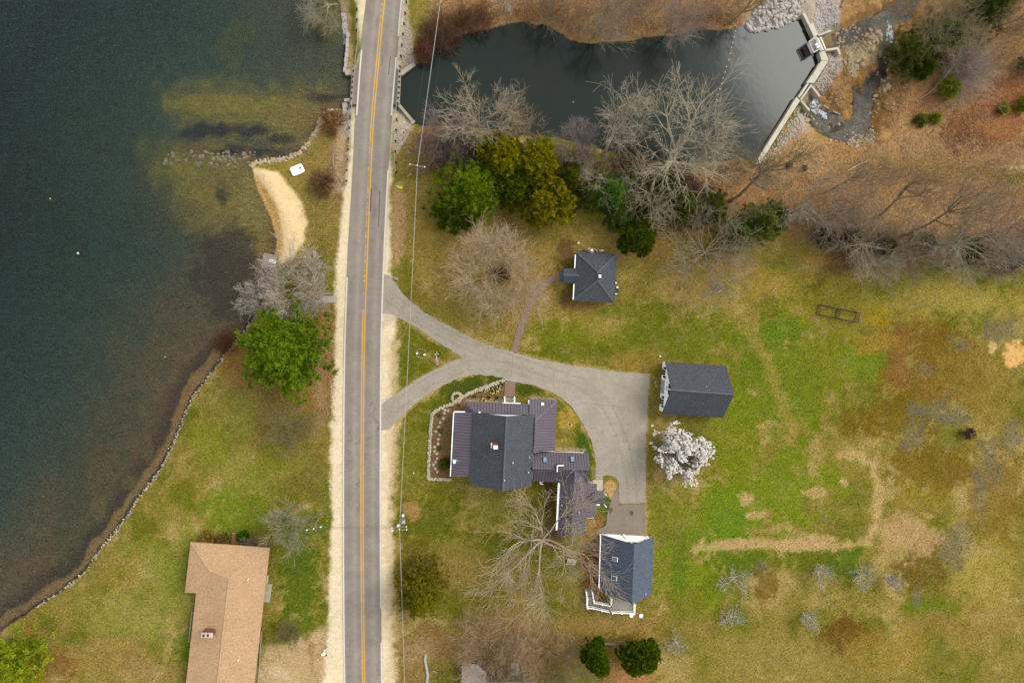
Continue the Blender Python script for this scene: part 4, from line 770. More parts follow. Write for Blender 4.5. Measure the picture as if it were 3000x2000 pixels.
for k in range(46): sc_.rock((v.x + rg.uniform(-.65, .65), v.y + rg.uniform(-.45, .45), .2 + 2.8 * (k / 46)), rg.uniform(.2, .34), rg, .9)
so = sc_.build('stone_chimney', mat('fieldstone', A(172, 156, 132), .9, .3, 2.5), T); MB().tube((v.x + .3, v.y + .1, 2.6), (v.x + .3, v.y + .1, 3.6), .19, .19, 12).build('flue', M_TRIM, so)
v = U(1806, 848, 1.2); mb_ = MB().box((v.x - .1, v.y, .7), (.75, 1.1, 1.4)).build('utility_box', mat('dark_cabinet', A(58, 58, 64), .6, .1, 2), T); MB().tube((v.x + .05, v.y + .4, 1.3), (v.x + .05, v.y + .4, 1.75), .17, .17, 10).build('meter', M_TRIM, mb_); pipe(T, U(1801.5, 829, 2.3), .8, .13)
MB().box(U(1803, 848, 1.5) + Vector((.15, -.8, 0)), (.35, .12, .3)).build('gas_fitting', M_TRIM, mb_)
# ---------------------------------------------------------------- the garage with deck
c0 = U(1830, 1660, 0); GA = thing('garage', 'white garage with slate blue gable roof and white railed deck', 'garage', (c0.x, c0.y, 0))
a0, a1, b0, b1, r0, r1 = U(1761, 1565.5, 2.7), U(1755.5, 1730, 2.7), U(1915.5, 1573, 2.7), U(1909.5, 1741.5, 2.7), U(1858, 1594, 6.9), U(1852, 1768, 6.9)
shingle_roof(GA, [a0, r0, r1, a1], M_SHING2); shingle_roof(GA, [r0, b0, b1, r1], M_SHING2)
w, cs = gable_walls(GA, (a0, a1, b1, b0), (r0, r1), .3, M_SIDE, ends=(.75, .3))
gl0, gl1 = cs[0].copy(), cs[3].copy(); gl0.z = gl1.z = 0; gu = (gl1 - gl0).normalized(); gn = Vector((-gu.y, gu.x, 0)); L = (gl1 - gl0).length
for s in (.28, .72):
    gd = on_wall(GA, 'garage_door', gl0, gu, gn, L * s, 1.15, 2.9, 2.3, mat('white_door', (.72, .72, .71), .5, .03, 2), .06)
    for k in range(4): on_wall(gd, 'door_panel', gl0, gu, gn, L * s, .35 + .55 * k, 2.7, .48, M_TRIM, .03, .05)
on_wall(GA, 'door_mullion', gl0, gu, gn, L * .5, 1.3, .5, 2.6, M_TRIM, .2); on_wall(GA, 'wall_corner', gl0, gu, gn, L * .97, 1.3, .4, 2.6, M_TRIM, .12)
for s in (-.55, .55): on_wall(GA, 'gable_window', gl0, gu, gn, L * .545 + s, 4.4, .85, 1.2, M_GLASS, .05)
on_wall(GA, 'wall_lamp', gl0, gu, gn, L * .86, 2.3, .16, .22, M_BLACK, .12)
e = UU([(1759.5, 1568), (1754.5, 1722)], 2.72); MB().bar(e[0], e[1], .16, .14).build('gutter', M_TRIM, GA)
M_SKG = mat('skylight_smoke', A(150, 144, 152), .2, .2, 2)
for P, m in (([(1794, 1629, 4.4), (1810.5, 1632, 5.1), (1810, 1645, 5.1), (1793.5, 1641, 4.4)], M_SKG), ([(1792, 1684, 4.4), (1808, 1688, 5.1), (1807.5, 1701, 5.1), (1791.5, 1697, 4.4)], mat('skylight_green', A(96, 110, 104), .2, .3, 3))): skylight(GA, UU(P), m, M_VENT)
pipe(GA, U(1891, 1737.5, 4.3) - Vector((0, 0, .2)), .6, .07)
DZ = 2.3
def dk(pts): return [(v.x, v.y) for v in UU(pts, DZ)]
MB().prism(dk([(1786, 1744), (1848, 1756), (1854, 1788), (1785, 1784)]), DZ - .2, DZ).build('deck', M_DECK, GA)
LZ = 1.15; MB().prism([(v.x, v.y) for v in UU([(1718, 1746), (1735, 1748), (1736, 1772), (1717, 1771)], LZ)], LZ - .15, LZ).build('landing', M_DECK, GA)
for k in range(7): x = 1738 + 6.6 * k; z = LZ + (DZ - LZ) * (k + 1) / 8; q = UU([(x, 1762 + k * .9), (x + 6.2, 1763 + k * .9), (x + 6.2, 1776 + k * 1.1), (x, 1775 + k * 1.1)], z); MB().prism([(v.x, v.y) for v in q], z - .07, z).build('stair_tread', M_DECK, GA)
for k in range(5): y = 1744 - 4.2 * k; z = LZ - LZ * (k + 1) / 6; q = UU([(1718, y - 4), (1734, y - 4), (1734, y), (1718, y)], z); MB().prism([(v.x, v.y) for v in q], z - .07, z).build('stair_tread', M_DECK, GA)
def rail(parent, P, hz=.95):
    """white railing along ground-height points P (x, y, floor z)"""
    P = [Vector(p) for p in P]; b = MB()
    for a, c in zip(P, P[1:]):
        upv = Vector((0, 0, hz)); b.bar(a + upv, c + upv, .14, .08); b.bar(a + Vector((0, 0, .12)), c + Vector((0, 0, .12)), .07, .07)
        n = max(2, int((c - a).length / .17))
        for i in range(1, n): q = a.lerp(c, i / n); b.bar(q + Vector((0, 0, .12)), q + upv, .04, .04)
    r = b.build('railing', M_TRIM, parent)
    for p in P: MB().box(p + Vector((0, 0, hz / 2 + .02)), (.18, .18, hz + .16)).box(p + Vector((0, 0, hz + .12)), (.24, .24, .06)).build('newel_post', M_TRIM, r)
rail(GA, UU([(1789, 1748, DZ), (1787, 1769, DZ)])); rail(GA, UU([(1786, 1787, DZ), (1818, 1788.5, DZ), (1854, 1789, DZ)])); rail(GA, UU([(1855, 1788, DZ), (1856.5, 1765, DZ)]))
rail(GA, UU([(1787, 1769, DZ), (1761, 1763.5, 1.75), (1738, 1758.5, LZ), (1733, 1732, .45), (1732, 1727, .15)])); rail(GA, UU([(1786, 1787, DZ), (1761, 1781.5, 1.75), (1736, 1775.5, LZ), (1718, 1774, LZ), (1717.5, 1748, LZ), (1715, 1727, .15)]))
for x, y in ((1788, 1784), (1851, 1785), (1720, 1771), (1734, 1772)): v = U(x, y, 0); MB().box((v.x, v.y, .95 if x > 1750 else .45), (.16, .16, 2.1 if x > 1750 else 1.1)).build('deck_post', M_TRIM, GA)
# ---------------------------------------------------------------- the ranch house by the lake
c0 = U(650, 1800, 0); RN = thing('ranch_house', 'long low house with tan shingle hip roof and brick chimney near the lake', 'house', (c0.x, c0.y, 0))
zE = 2.5
n0, n1, e1, w1, w2, w3 = U(559, 1587, zE), U(790, 1604, zE), U(742, 2030, zE), U(542, 1734, zE), U(575, 1736, zE), U(542, 2030, zE)
hA, hB, j0, j1 = U(615, 1673, 3.9), U(648, 1671, 4.0), U(672, 1694, 4.35), U(634, 2030, 4.35)
MB().slab(flatten([n0, n1, U(690, 1672, 4.1), hB, hA]), .15).build('roof', M_TANSH, RN)
for P in ([n0, hA, w1], [w1, hA, hB, j0, w2], [w2, j0, j1, w3], [j0, n1, e1, j1], [hB, U(690, 1672, 4.1), j0], [U(690, 1672, 4.1), n1, j0]):
    MB().add([tuple(p) for p in P], [tuple(range(len(P)))]).add([tuple(p - Vector((0, 0, .15))) for p in P], [tuple(range(len(P) - 1, -1, -1))]).build('roof', M_TANSH, RN)
for p, q in ((n0, hA), (w1, hA), (hA, hB), (hB, j0), (j0, j1), (n1, j0)):
    MB().bar(p + Vector((0, 0, .05)), q + Vector((0, 0, .05)), .22, .05).build('ridge_cap', M_TANRI, RN)
MB().prism(shrink([(p.x, p.y) for p in (n0, w1, w2, w3, e1, n1)], .55), -.3, 2.35).build('wall', mat('brown_siding', A(120, 92, 70), .8, .15, 3), RN)
for p, q in ((n0, n1), (n1, e1), (w1, w2), (w2, w3), (n0, w1)): MB().bar(p - Vector((0, 0, .1)), q - Vector((0, 0, .1)), .06, .2).build('fascia', mat('tan_fascia', A(196, 150, 104), .7, .1, 2), RN)
v = U(611, 1854, 4.6); cb = MB().box((v.x, v.y, 4.4), (1.85, .8, 1.6), rz=-.06).build('chimney', M_BRICK, RN); MB().box((v.x, v.y, 5.3), (1.95, .86, .12), rz=-.06).build('chimney_cap', M_CONC, cb)
for s, g in ((-.55, .3), (.15, .26)): MB().box((v.x + s, v.y, 5.4), (g, .45, .12)).build('flue', M_DKIN, cb)
for x, y, h in ((728, 1695, .7), (686, 1907, .4), (700, 1930, .8)): pipe(RN, U(x, y, 3.4) - Vector((0, 0, .2)), h, .09)
q = UU([(680, 1561), (706, 1563.5), (702, 1602), (676, 1600)], .35); rp = MB().prism([(p.x, p.y) for p in q], -.1, .35).build('entry_ramp', mat('redwood_deck', A(170, 112, 84), .85, .15, 4), RN); MB().bar(q[0] + Vector((0, 0, .04)), q[1] + Vector((0, 0, .04)), .14, .1).bar(q[1] + Vector((0, 0, .04)), q[2] + Vector((0, 0, .04)), .12, .1).build('ramp_edge', M_CONC2, rp)
q = UU([(776, 1709), (797, 1711), (790, 1764), (768, 1763)], .2); MB().prism([(p.x, p.y) for p in q], -.1, .2).build('stoop', M_CONC2, RN)
q = UU([(781, 1686), (786, 1686), (784, 1708), (778, 1708)], .35); MB().prism([(p.x, p.y) for p in q], -.1, .4).build('stoop_step', M_CONC, RN)
q = UU([(563, 1790), (553, 1880)], 1.0); MB().bar(q[0], q[1], .2, .12).build('porch_rail', M_WOOD, RN); q = UU([(766, 1850), (756, 2010)], .15); MB().bar(q[0], q[1], .15, .2).build('walk_edge', M_CONC2, RN)
# ---------------------------------------------------------------- the house at the bottom edge
c0 = U(1450, 1985, 0); N = thing('grey_house', 'small grey-roofed house cut by the bottom edge among bare shrubs', 'house', (c0.x, c0.y, 0))
M_GRSH = mat('grey_shingles', A(190, 174, 164), .95, .14, 8, bump=.01); M_OLS = mat('pale_green_siding', A(168, 164, 134), .8, .08, 3, stretch=(1, 1, 10))
shingle_roof(N, UU([(1353, 1943, 2.6), (1398, 1943, 2.6), (1424, 1972, 3.6), (1424, 2080, 3.6), (1351, 2080, 2.6)]), M_GRSH); MB().prism([(p.x, p.y) for p in UU([(1360, 1952), (1415, 1952), (1415, 2080), (1358, 2080)], 1.5)], -.3, 2.5).build('wall', M_OLS, N)
wq = UU([(1424, 1978), (1566, 1978), (1566, 2120), (1424, 2120)], 0); MB().prism([(p.x, p.y) for p in wq], -.3, 4.6).build('wall', M_OLS, N)
shingle_roof(N, [wq[0] + Vector((-.3, .5, 4.62)), wq[1] + Vector((.3, .5, 4.62)), wq[1] + Vector((.3, -5, 7.3)), wq[0] + Vector((-.3, -5, 7.3))], M_GRSH)
e = [wq[0] + Vector((-.3, .1, 2.75)), wq[1] + Vector((.1, .1, 2.75))]; MB().bar(e[0], e[1], .14, .14).build('gutter', M_TRIM, N)
for al, k in ((2.6, 3), (7.4, 1)): window(N, wq[0], Vector((1, 0, 0)), Vector((0, 1, 0)), al, 3.6, .55 * k + .3, .9, None, k)
shingle_roof(N, UU([(1497, 1941, 2.0), (1519, 1941, 2.0), (1519, 1976, 2.4), (1497, 1976, 2.4)]), M_GRSH, 'entry_roof')
for x in (1499, 1517): v = U(x, 1944, 0); MB().box((v.x, v.y, .95), (.12, .12, 2.0)).build('porch_post', M_TRIM, N)
# ================================================================ bridge, guardrails, walls
c0 = U(1100, 256, 0); BR = thing('road_bridge', 'concrete road bridge over the channel between lake and pond', 'bridge', (c0.x, c0.y, 0))
def XY(pts, z): return [(v.x, v.y) for v in UU(pts, z)]
MB().prism(XY([(1031, 204), (1174, 204), (1164, 306), (1024, 306)], .08), -.75, .08).build('deck', mat('bridge_walk', A(158, 140, 122), .9, .14, 1.5), BR)
for P in ([(1031, 200), (1037, 200), (1031, 308), (1025, 308)], [(1168, 206), (1175, 206), (1170, 306), (1162, 306)]): MB().prism(XY(P, .3), -.8, .28).build('curb', M_CONC2, BR)
MB().prism(XY([(1028, 206), (1176, 206), (1176, 223), (1028, 223)], -.8), -3.5, -.4).build('abutment', M_CONC2, BR); MB().prism(XY([(1022, 290), (1170, 290), (1170, 306), (1022, 306)], -.8), -3.5, -.4).build('abutment', M_CONC2, BR)
def wingwall(a, c, w, za, zc): b = MB(); p, q = U(*a, za), U(*c, zc); b.bar(p - Vector((0, 0, 1.5)), q - Vector((0, 0, 1.5)), w, 3.0); b.build('wing_wall', M_CONC2, BR)
wingwall((1171, 218), (1212, 188), .75, .05, -.35); wingwall((1166, 304), (1204, 349), .5, .05, -.35); wingwall((1012, 212), (1036, 211), .9, .0, .05); wingwall((1009, 293), (1034, 293), .55, .0, .05)
p = U(1208, 355, -.6); MB().box((p.x, p.y, -1.6), (.7, .9, 2.0), rz=.8).build('wing_wall', M_CONC2, BR)
M_GALV = mat('galvanised_rail', A(190, 196, 196), .45, .08, 2); M_POSTD = mat('dark_rail_post', A(52, 52, 58), .7, .2, 3)
def guardrail(pts, label, side, ys):
    P = spline(UU(pts, .72), 4); t = thing('guardrail', label, 'guardrail', (P[0].x, P[0].y, 0)); b = MB()
    for a, c in zip(P, P[1:]):
        u = (c - a).normalized(); s = Vector((-u.y, u.x, 0)) * side
        for dz, ds, w in ((.12, 0, .1), (0, .05, .1), (-.12, 0, .1)): b.bar(a + s * ds + Vector((0, 0, dz)), c + s * ds + Vector((0, 0, dz)), .045, w)
    b.build('rail', M_GALV, t)
    for y in ys:
        k = min(range(len(pts) - 1), key=lambda i: 0 if pts[i][1] <= y <= pts[i + 1][1] else 1e9); (x0, y0), (x1, y1) = pts[k], pts[k + 1]; x = x0 + (x1 - x0) * (y - y0) / (y1 - y0)
        v = U(x, y, .7); d = side * .22; MB().box((v.x + d, v.y, .35), (.22, .16, 1.1)).box((v.x + d * .5, v.y, .72), (.22, .14, .28)).build('rail_post', M_POSTD, t)
guardrail([(1043, -60), (1045, 0), (1049, 32), (1048, 80), (1046, 137), (1042, 160), (1038.5, 207), (1034, 271), (1030.5, 303), (1028, 351), (1024, 414), (1021, 478), (1019, 500), (1018, 532), (1007, 560)], 'galvanised guardrail on dark posts along the lake side of the road', -1, [25, 57, 88, 121, 153, 185, 207, 224, 239, 255, 271, 288, 310, 342, 374, 405, 436, 467, 498, 529])
guardrail([(1190, -60), (1187, 0), (1180.5, 64), (1172.5, 143), (1168, 191), (1164.5, 271), (1160, 319), (1156.6, 383), (1154, 446), (1158, 503)], 'galvanised guardrail on dark posts along the pond side of the road', 1, [4, 37, 68, 99, 131, 163, 194, 208, 224, 239, 255, 271, 286, 302, 318, 349, 380, 412, 443, 475, 503])
M_GRAN = mat('granite_block', A(206, 196, 180), .9, .16, 2.5, bump=.02)
def block_wall(label, pts, w, n, z=-.25):
    P = spline(UU(pts, z), 12); t = thing('stone_retaining_wall', label, 'wall', (P[0].x, P[0].y, -1)); rg = random.Random(len(label))
    L = sum((b - a).length for a, b in zip(P, P[1:])); d = 0; k = 0; step = L / n; i = 0
    def at(s):
        for a, c in zip(P, P[1:]):
            l = (c - a).length
            if s <= l: return a.lerp(c, s / l)
            s -= l
        return P[-1]
    for k in range(n):
        a, c = at(k * step + .03), at((k + 1) * step - .03); dz = rg.uniform(-.06, .05); MB().bar(a + Vector((rg.uniform(-.08, .08), 0, dz - .45)), c + Vector((rg.uniform(-.08, .08), 0, dz - .45)), w * rg.uniform(.85, 1.15), .95).build('block', M_GRAN, t)
block_wall('weathered granite block wall along the lake north of the bridge', [(1020, 95), (1016, 140), (1013, 185), (1010, 212)], .55, 8); block_wall('pale granite block wall along the lake south of the bridge', [(1011, 300), (1010, 335), (1009, 370)], .75, 4)
# ================================================================ dam
c0 = U(2380, 170, 0); DM = thing('dam', 'angled concrete dam with gate and spillway holding back the pond', 'dam', (c0.x, c0.y, 0)); M_DAM = mat('dam_concrete', A(232, 222, 200), .85, .09, 1.0, bump=.006)
def wallp(P, z=.2, z0=-4.5, n='dam_wall', m=None): return MB().prism(XY(P, z), z0, z).build(n, m or M_DAM, DM)
wallp([(2351, 40), (2359, 37.5), (2374, 70), (2368, 74)]); wallp([(2368.5, 74.5), (2374.5, 70.5), (2381, 67), (2397, 101), (2385, 110)], .3)
wallp([(2385, 110.5), (2393, 106), (2412, 148), (2404, 153)], .25, n='gate_walkway'); wallp([(2400, 154), (2416, 149), (2428, 177), (2407, 177)], .3)
wallp([(2407, 177.5), (2427.5, 178), (2385.5, 243), (2362.5, 243)], .22); wallp([(2365, 243.6), (2370, 246), (2343, 287), (2338, 283)], .1, n='spillway_lip'); wallp([(2376, 247), (2380, 249), (2348, 294), (2344, 291)], .16, n='spillway_lip'); wallp([(2371, 246.5), (2375.5, 247.5), (2343.5, 290.5), (2340, 287)], -.5, n='spillway_trough', m=M_CONC2)
wallp([(2333.5, 284), (2344.5, 295), (2308, 350), (2226, 480), (2211, 480), (2300, 339)], .2); wallp([(2376, 253), (2379.5, 251), (2403, 280), (2400, 284)], -.1, n='wing_wall'); wallp([(2345, 296), (2349, 293), (2374, 322), (2370, 326)], -.1, n='wing_wall')
wallp([(2397, 101), (2433, 88), (2436, 92), (2399, 106)], .1, n='wing_wall'); wallp([(2416, 144), (2456, 138), (2464, 158), (2459, 161), (2452, 145), (2420, 150)], .05, n='wing_wall')
wallp([(2398, 110), (2434, 96), (2442, 136), (2416, 142)], -1.9, n='apron', m=mat('wet_apron', A(142, 118, 72), .7, .2, 1))
wallp([(2399, 186), (2404, 183), (2381, 222), (2376, 224)], .235, .1, 'groove', M_CONC2)
for a, c in (((2396, 113), (2412, 147)), ((2404, 110), (2418, 143))): q = UU([a, c], .9); g = MB().bar(q[0], q[1], .12, .12); [g.bar(Vector((v.x, v.y, .0)), v, .08, .08) for v in q]; g.build('handrail', M_TRIM, DM)
q = UU([(2363, 128, .5), (2377, 159, .5), (2400, 144, .3), (2384, 112, .3)]); pf = MB().slab([q[0], q[1], q[2], q[3]], .15).build('gate_platform', mat('grey_grating', A(150, 142, 144), .7, .2, 5), DM); MB().bar(q[0] + Vector((0, 0, .8)), q[1] + Vector((0, 0, .8)), .16, .14).bar(q[0], q[0] + Vector((0, 0, .9)), .14, .14).bar(q[1], q[1] + Vector((0, 0, .9)), .14, .14).bar(q[0] + Vector((0, 0, .2)), q[3] + Vector((0, 0, .2)), .2, .16).bar(q[1] + Vector((0, 0, .2)), q[2] + Vector((0, 0, .2)), .2, .16).build('platform_rail', M_DAM, pf)
for x, y in ((2392, 131), (2396, 138)): v = U(x, y, .7); MB().box((v.x, v.y, .6), (.5, .3, .5), rz=.5).build('gate_operator', M_TRIM, DM)
q = UU([(2363, 128), (2340, 146), (2354, 175), (2377, 160)], POND_Z + .05); bm_ = thing('debris_boom', 'black floating debris boom in front of the dam gate', 'boom', (q[0].x, q[0].y, POND_Z))
for a, c in zip(q, q[1:]): MB().bar(a, c, .3, .22).build('boom_float', M_BLACK, bm_)
rg = random.Random(3); db = MB()
for k in range(140):
    u, v = rg.random(), rg.random(); c = q[0].lerp(q[3], u).lerp(q[1].lerp(q[2], u), v * .6); db.box((c.x, c.y, POND_Z + .02), (rg.uniform(.1, .3), .06, .03), rz=rg.uniform(0, 3))
o = db.build('floating_debris', mat('pink_brown_leaves', A(150, 122, 112), .9, .3, 3)); tag(o, 'brown leaves and twigs floating behind the dam gate', 'debris', kind='stuff')
# foam below the spillway
foam_mat = worn('white_water', (.5, .53, .55), .42, .62)
def foam(pts, z, amp, label, n=40):
    P = UU(pts, z); xs, ys = [p.x for p in P], [p.y for p in P]; poly_ = [(p.x, p.y) for p in P]
    gx_, gy_ = np.meshgrid(np.linspace(min(xs) - .5, max(xs) + .5, n * 2), np.linspace(min(ys) - .5, max(ys) + .5, n * 2)); d = sdf(gx_, gy_, poly_) * .8 - .02 + .7 * fbm(gx_, gy_, 3, .8, 4, .75)
    zz = z + amp * np.clip(d, -1, .6) + amp * .8 * fbm(gx_, gy_, 9, .7, 3) ; m = n * 2
    i = (np.arange(m - 1)[:, None] * m + np.arange(m - 1)[None, :]).ravel(); F_ = np.stack([i, i + 1, i + m + 1, i + m], 1); keep = (d.ravel()[F_] > 0).all(1)
    o = bpy.data.objects.new('foam', np_mesh('foam', np.stack([gx_, gy_, zz], -1).reshape(-1, 3), F_[keep], foam_mat, None, True)); COL.objects.link(o); tag(o, label, 'foam', kind='stuff')
foam([(2353, 292), (2374, 266), (2386, 282), (2402, 302), (2414, 330), (2424, 350), (2404, 342), (2388, 338), (2376, 326)], STREAM_Z + .12, .12, 'white water spilling from the dam into the pool')
foam([(2596, 72), (2606, 66), (2622, 92), (2620, 112), (2608, 122), (2600, 95)], STREAM_Z + .06, .06, 'white riffle where the stream drops under the evergreens'); foam([(2475, 404), (2500, 410), (2525, 420), (2548, 408), (2540, 420), (2510, 428)], STREAM_Z, .05, 'pale riffle at the pool outlet')
# ================================================================ stones
rg = random.Random(11)
M_RIP = mat('pale_riprap', A(214, 204, 194), .9, .2, 2); M_RIP2 = mat('tan_boulder', A(206, 184, 148), .9, .22, 2)
protos = []
for k in range(6): protos.append(MB().rock((0, 0, 0), 1, rg, .75).mesh('stone', M_RIP)); protos.append(MB().rock((0, 0, 0), 1, rg, .75).mesh('stone', M_RIP2))
def inpoly(x, y, P): return bool(inside(np.array([x]), np.array([y]), P)[0])
RIPP = [(2173, 78), (2215, 94), (2288, 80), (2344, 54), (2340, 30), (2358, 0), (2280, -10), (2220, 20)]
v = U(2270, 40, 0); RP = thing('riprap_bank', 'bank of pale broken rock where the pond meets the dam', 'rocks', (v.x, v.y, 0)); n = 0
while n < 290:
    x, y = rg.uniform(2170, 2360), rg.uniform(-10, 96)
    if not inpoly(x, y, RIPP): continue
    p = G(x, y); link('stone', rg.choice(protos[0::2]), RP, (p.x, p.y, p.z + .1), rg.uniform(0, 6), .14 + .6 * rg.random() ** 2.2); n += 1
def scatter(label, name, polys, n, r0, r1, m, z=.03, seed=1):
    rg_ = random.Random(seed); b = MB(); k = 0; bb_ = [(min(q[0] for q in P), max(q[0] for q in P), min(q[1] for q in P), max(q[1] for q in P)) for P in polys]; tries = 0
    while k < n and tries < n * 20:
        tries += 1; i = rg_.randrange(len(polys)); a = bb_[i]; x, y = rg_.uniform(a[0], a[1]), rg_.uniform(a[2], a[3])
        if inpoly(x, y, polys[i]): p = G(x, y); b.rock((p.x, p.y, p.z + z), rg_.uniform(r0, r1), rg_, .7); k += 1
    o = b.build(name, m); return tag(o, label, 'stones', kind='stuff')
scatter('loose pale gravel and rubble on the downstream side of the dam', 'gravel', [[(2395, 0), (2450, 5), (2455, 70), (2430, 90), (2400, 98), (2385, 60)], [(2424, 160), (2462, 150), (2470, 190), (2440, 240), (2410, 280), (2385, 250), (2430, 180)], [(2344, 300), (2370, 330), (2350, 380), (2280, 450), (2230, 480)]], 1400, .09, .22, M_RIP, seed=2)
scatter('rough stones lining the stream bed below the gate', 'stream_stones', [[(2440, 95), (2510, 70), (2560, 90), (2590, 115), (2560, 150), (2480, 165), (2440, 140)], [(2490, 160), (2520, 190), (2500, 230), (2480, 200)], [(2500, 380), (2560, 380), (2560, 420), (2480, 420)], [(2370, 300), (2440, 345), (2520, 340), (2560, 230), (2610, 130), (2640, 140), (2570, 330), (2560, 410), (2420, 400)]], 900, .1, .32, M_RIP2, seed=5)
scatter('gravel spilling down both sides of the bridge embankment', 'embankment_gravel', [[(1194, 40), (1202, 110), (1216, 170), (1180, 210), (1178, 120)], [(1166, 312), (1206, 366), (1190, 410), (1162, 450)], [(1014, 300), (1028, 300), (1020, 400), (1008, 380)], [(1000, 40), (1016, 40), (1018, 130), (1008, 130)]], 700, .08, .2, M_RIP, seed=7)
BOU = [(525, 1290, 9), (570, 1300, 13), (620, 1300, 12), (660, 1306, 8), (690, 1325, 10), (735, 1330, 12), (765, 1345, 10), (812, 1347, 16), (940, 1290, 12), (1000, 1235, 7)]
def boulders(label, L_, seed):
    rg_ = random.Random(seed); p0 = G(2250 + L_[0][0] / 3.136, L_[0][1] / 3.136); t = thing('boulder_row', label, 'boulders', p0)
    for x, y, r in L_: p = G(2250 + x / 3.136, y / 3.136); link('boulder', rg_.choice(protos[1::2]), t, (p.x, p.y, p.z + .12), rg_.uniform(0, 6), r * .028)
boulders('curved row of tan boulders at the bottom of the pool', BOU, 1); boulders('pale boulders along the right bank of the stream', [(985, 885, 17), (1025, 850, 13), (1062, 838, 20), (1098, 800, 26), (1125, 800, 12), (1065, 750, 13), (1105, 725, 14), (1098, 660, 18), (1030, 820, 11)], 2)
boulders('tan block stones in the middle of the stream bend', [(820, 565, 20), (862, 600, 22), (820, 640, 15), (795, 700, 18), (705, 580, 14), (880, 545, 12)], 3); boulders('heap of grey boulders between the two stream pools', [(880 + 38 * (k % 6) + (k * 13) % 17, 400 - 22 * (k // 2) + (k * 7) % 19, 17) for k in range(14)] + [(960, 450, 20), (1010, 300, 22), (1030, 330, 22), (990, 300, 20)], 4)
boulders('few boulders beside the foam below the spillway', [(350, 1110, 26), (415, 1100, 12), (440, 1140, 12), (395, 1075, 10), (625, 925, 18)], 5)
sh = MB(); rg = random.Random(21)
for a, c in zip(LAKE[33:56], LAKE[34:57]):
    for k in range(int(math.hypot(c[0] - a[0], c[1] - a[1]) / 2.6)):
        t = rg.random(); x, y = a[0] + (c[0] - a[0]) * t + rg.gauss(3, 2.5), a[1] + (c[1] - a[1]) * t + rg.gauss(1.5, 2.5); p = G(x, y); sh.rock((p.x, p.y, max(p.z, LAKE_Z) + .02), rg.uniform(.07, .2), rg, .7)
tag(sh.build('shore_stones', mat('shore_stone', A(196, 182, 160), .9, .35, 2.5)), 'line of small pale stones along the lower lake shore', 'stones', kind='stuff')
sh = MB()
for a, c in zip(LAKE[14:23], LAKE[15:24]):
    for k in range(int(math.hypot(c[0] - a[0], c[1] - a[1]) / 1.7)):
        t = rg.random(); x, y = a[0] + (c[0] - a[0]) * t + rg.gauss(2, 3.5), a[1] + (c[1] - a[1]) * t + rg.gauss(2, 3); p = G(x, y); sh.rock((p.x, p.y, max(p.z, LAKE_Z - .2) + .05), rg.uniform(.12, .36), rg, .7)
for k in range(70): x, y = 480 + rg.random() * 270, 445 + rg.random() * 40; p = G(x, y); sh.rock((p.x, p.y, p.z), rg.uniform(.15, .45), rg, .6)
tag(sh.build('cove_stones', M_RIP2), 'pale rocks edging the cove above the beach', 'stones', kind='stuff')
# ================================================================ poles and wires
M_POLE = mat('pole_timber', A(168, 146, 118), .9, .2, 2, stretch=(6, 6, 1)); M_INS = mat('insulator', (.75, .75, .74), .3, .05, 3)
def utility_pole(label, base, top, h, arms, n_arm=1):
    b0 = G(*base); tp = U(*top, h); t = thing('utility_pole', label, 'utility pole', b0); MB().tube(b0 - Vector((0, 0, .3)), tp, .17, .12, 8).build('pole', M_POLE, t); ends = []
    for k in range(n_arm):
        d = Vector((math.cos(arms), math.sin(arms), 0)); nn = Vector((-d.y, d.x, 0)); c = tp + Vector((0, 0, -.25)) + nn * (.28 * (k - (n_arm - 1) / 2) * 1.6); ar = MB().bar(c - d * 1.25, c + d * 1.25, .13, .12).build('crossarm', M_POLE, t)
        for s in (-1.2, 1.2): v = c + d * s; MB().tube(v, v + Vector((0, 0, .3)), .12, .09, 8).build('insulator', M_INS, ar); ends.append(v + Vector((0, 0, .3)))
    v = tp; MB().tube(v, v + Vector((0, 0, .3)), .1, .08, 8).build('insulator', M_INS, t); ends.append(v + Vector((0, 0, .3))); return t, tp, ends
P1, T1, E1 = utility_pole('single-armed utility pole near the evergreens north of the driveway', (1226, 516), (1222.5, 485), 9.6, -.16); P2, T2, E2 = utility_pole('double-armed utility pole with grey box by the lower lawn', (1182, 1510), (1170, 1549), 8.6, .07, 2)
bx = U(1182.5, 1527, 4.5); MB().box(bx, (.6, .5, 1.0)).box(bx + Vector((-.4, 0, 0)), (.4, .1, .1)).build('transformer_box', mat('pale_box', A(196, 204, 204), .5, .06, 2), P2); v = U(1166, 1541, 7.4); MB().tube(v - Vector((0, 0, .5)), v + Vector((0, 0, .3)), .24, .24, 12).build('transformer', M_INS, P2); v = U(1181, 1509, 1.4); MB().tube(v - Vector((0, 0, .3)), v + Vector((0, 0, .3)), .22, .22, 10).build('meter', M_INS, P2)
P3, T3, E3 = utility_pole('short leaning service pole by the small bare tree west of the road', (934, 1516), (919, 1548), 6.5, .2)
M_WIRE = mat('aged_cable', A(196, 192, 186), .5, .1, 2); M_WIRE2 = mat('thin_dark_wire', A(96, 98, 96), .5, .1, 2)
def wire(label, a, c, sag, r, m, n=14):
    pts = [a.lerp(c, k / n) - Vector((0, 0, sag * 4 * (k / n) * (1 - k / n))) for k in range(n + 1)]; return tag(MB().path(pts, r, 5).build('power_cable', m), label, 'cable', 'overhead cables')
top_off = U(1300, -75, 9.0); bot_off = U(1188, 2120, 8.6); dn = Vector((0, 0, -.5))
wire('thick pale cable from the top edge to the upper utility pole', top_off + dn, T1 + dn, .5, .05, M_WIRE); wire('thick pale cable between the two utility poles', T1 + dn, T2 + dn, .8, .05, M_WIRE); wire('thick pale cable from the lower utility pole to the bottom edge', T2 + dn, bot_off + dn, .3, .05, M_WIRE)
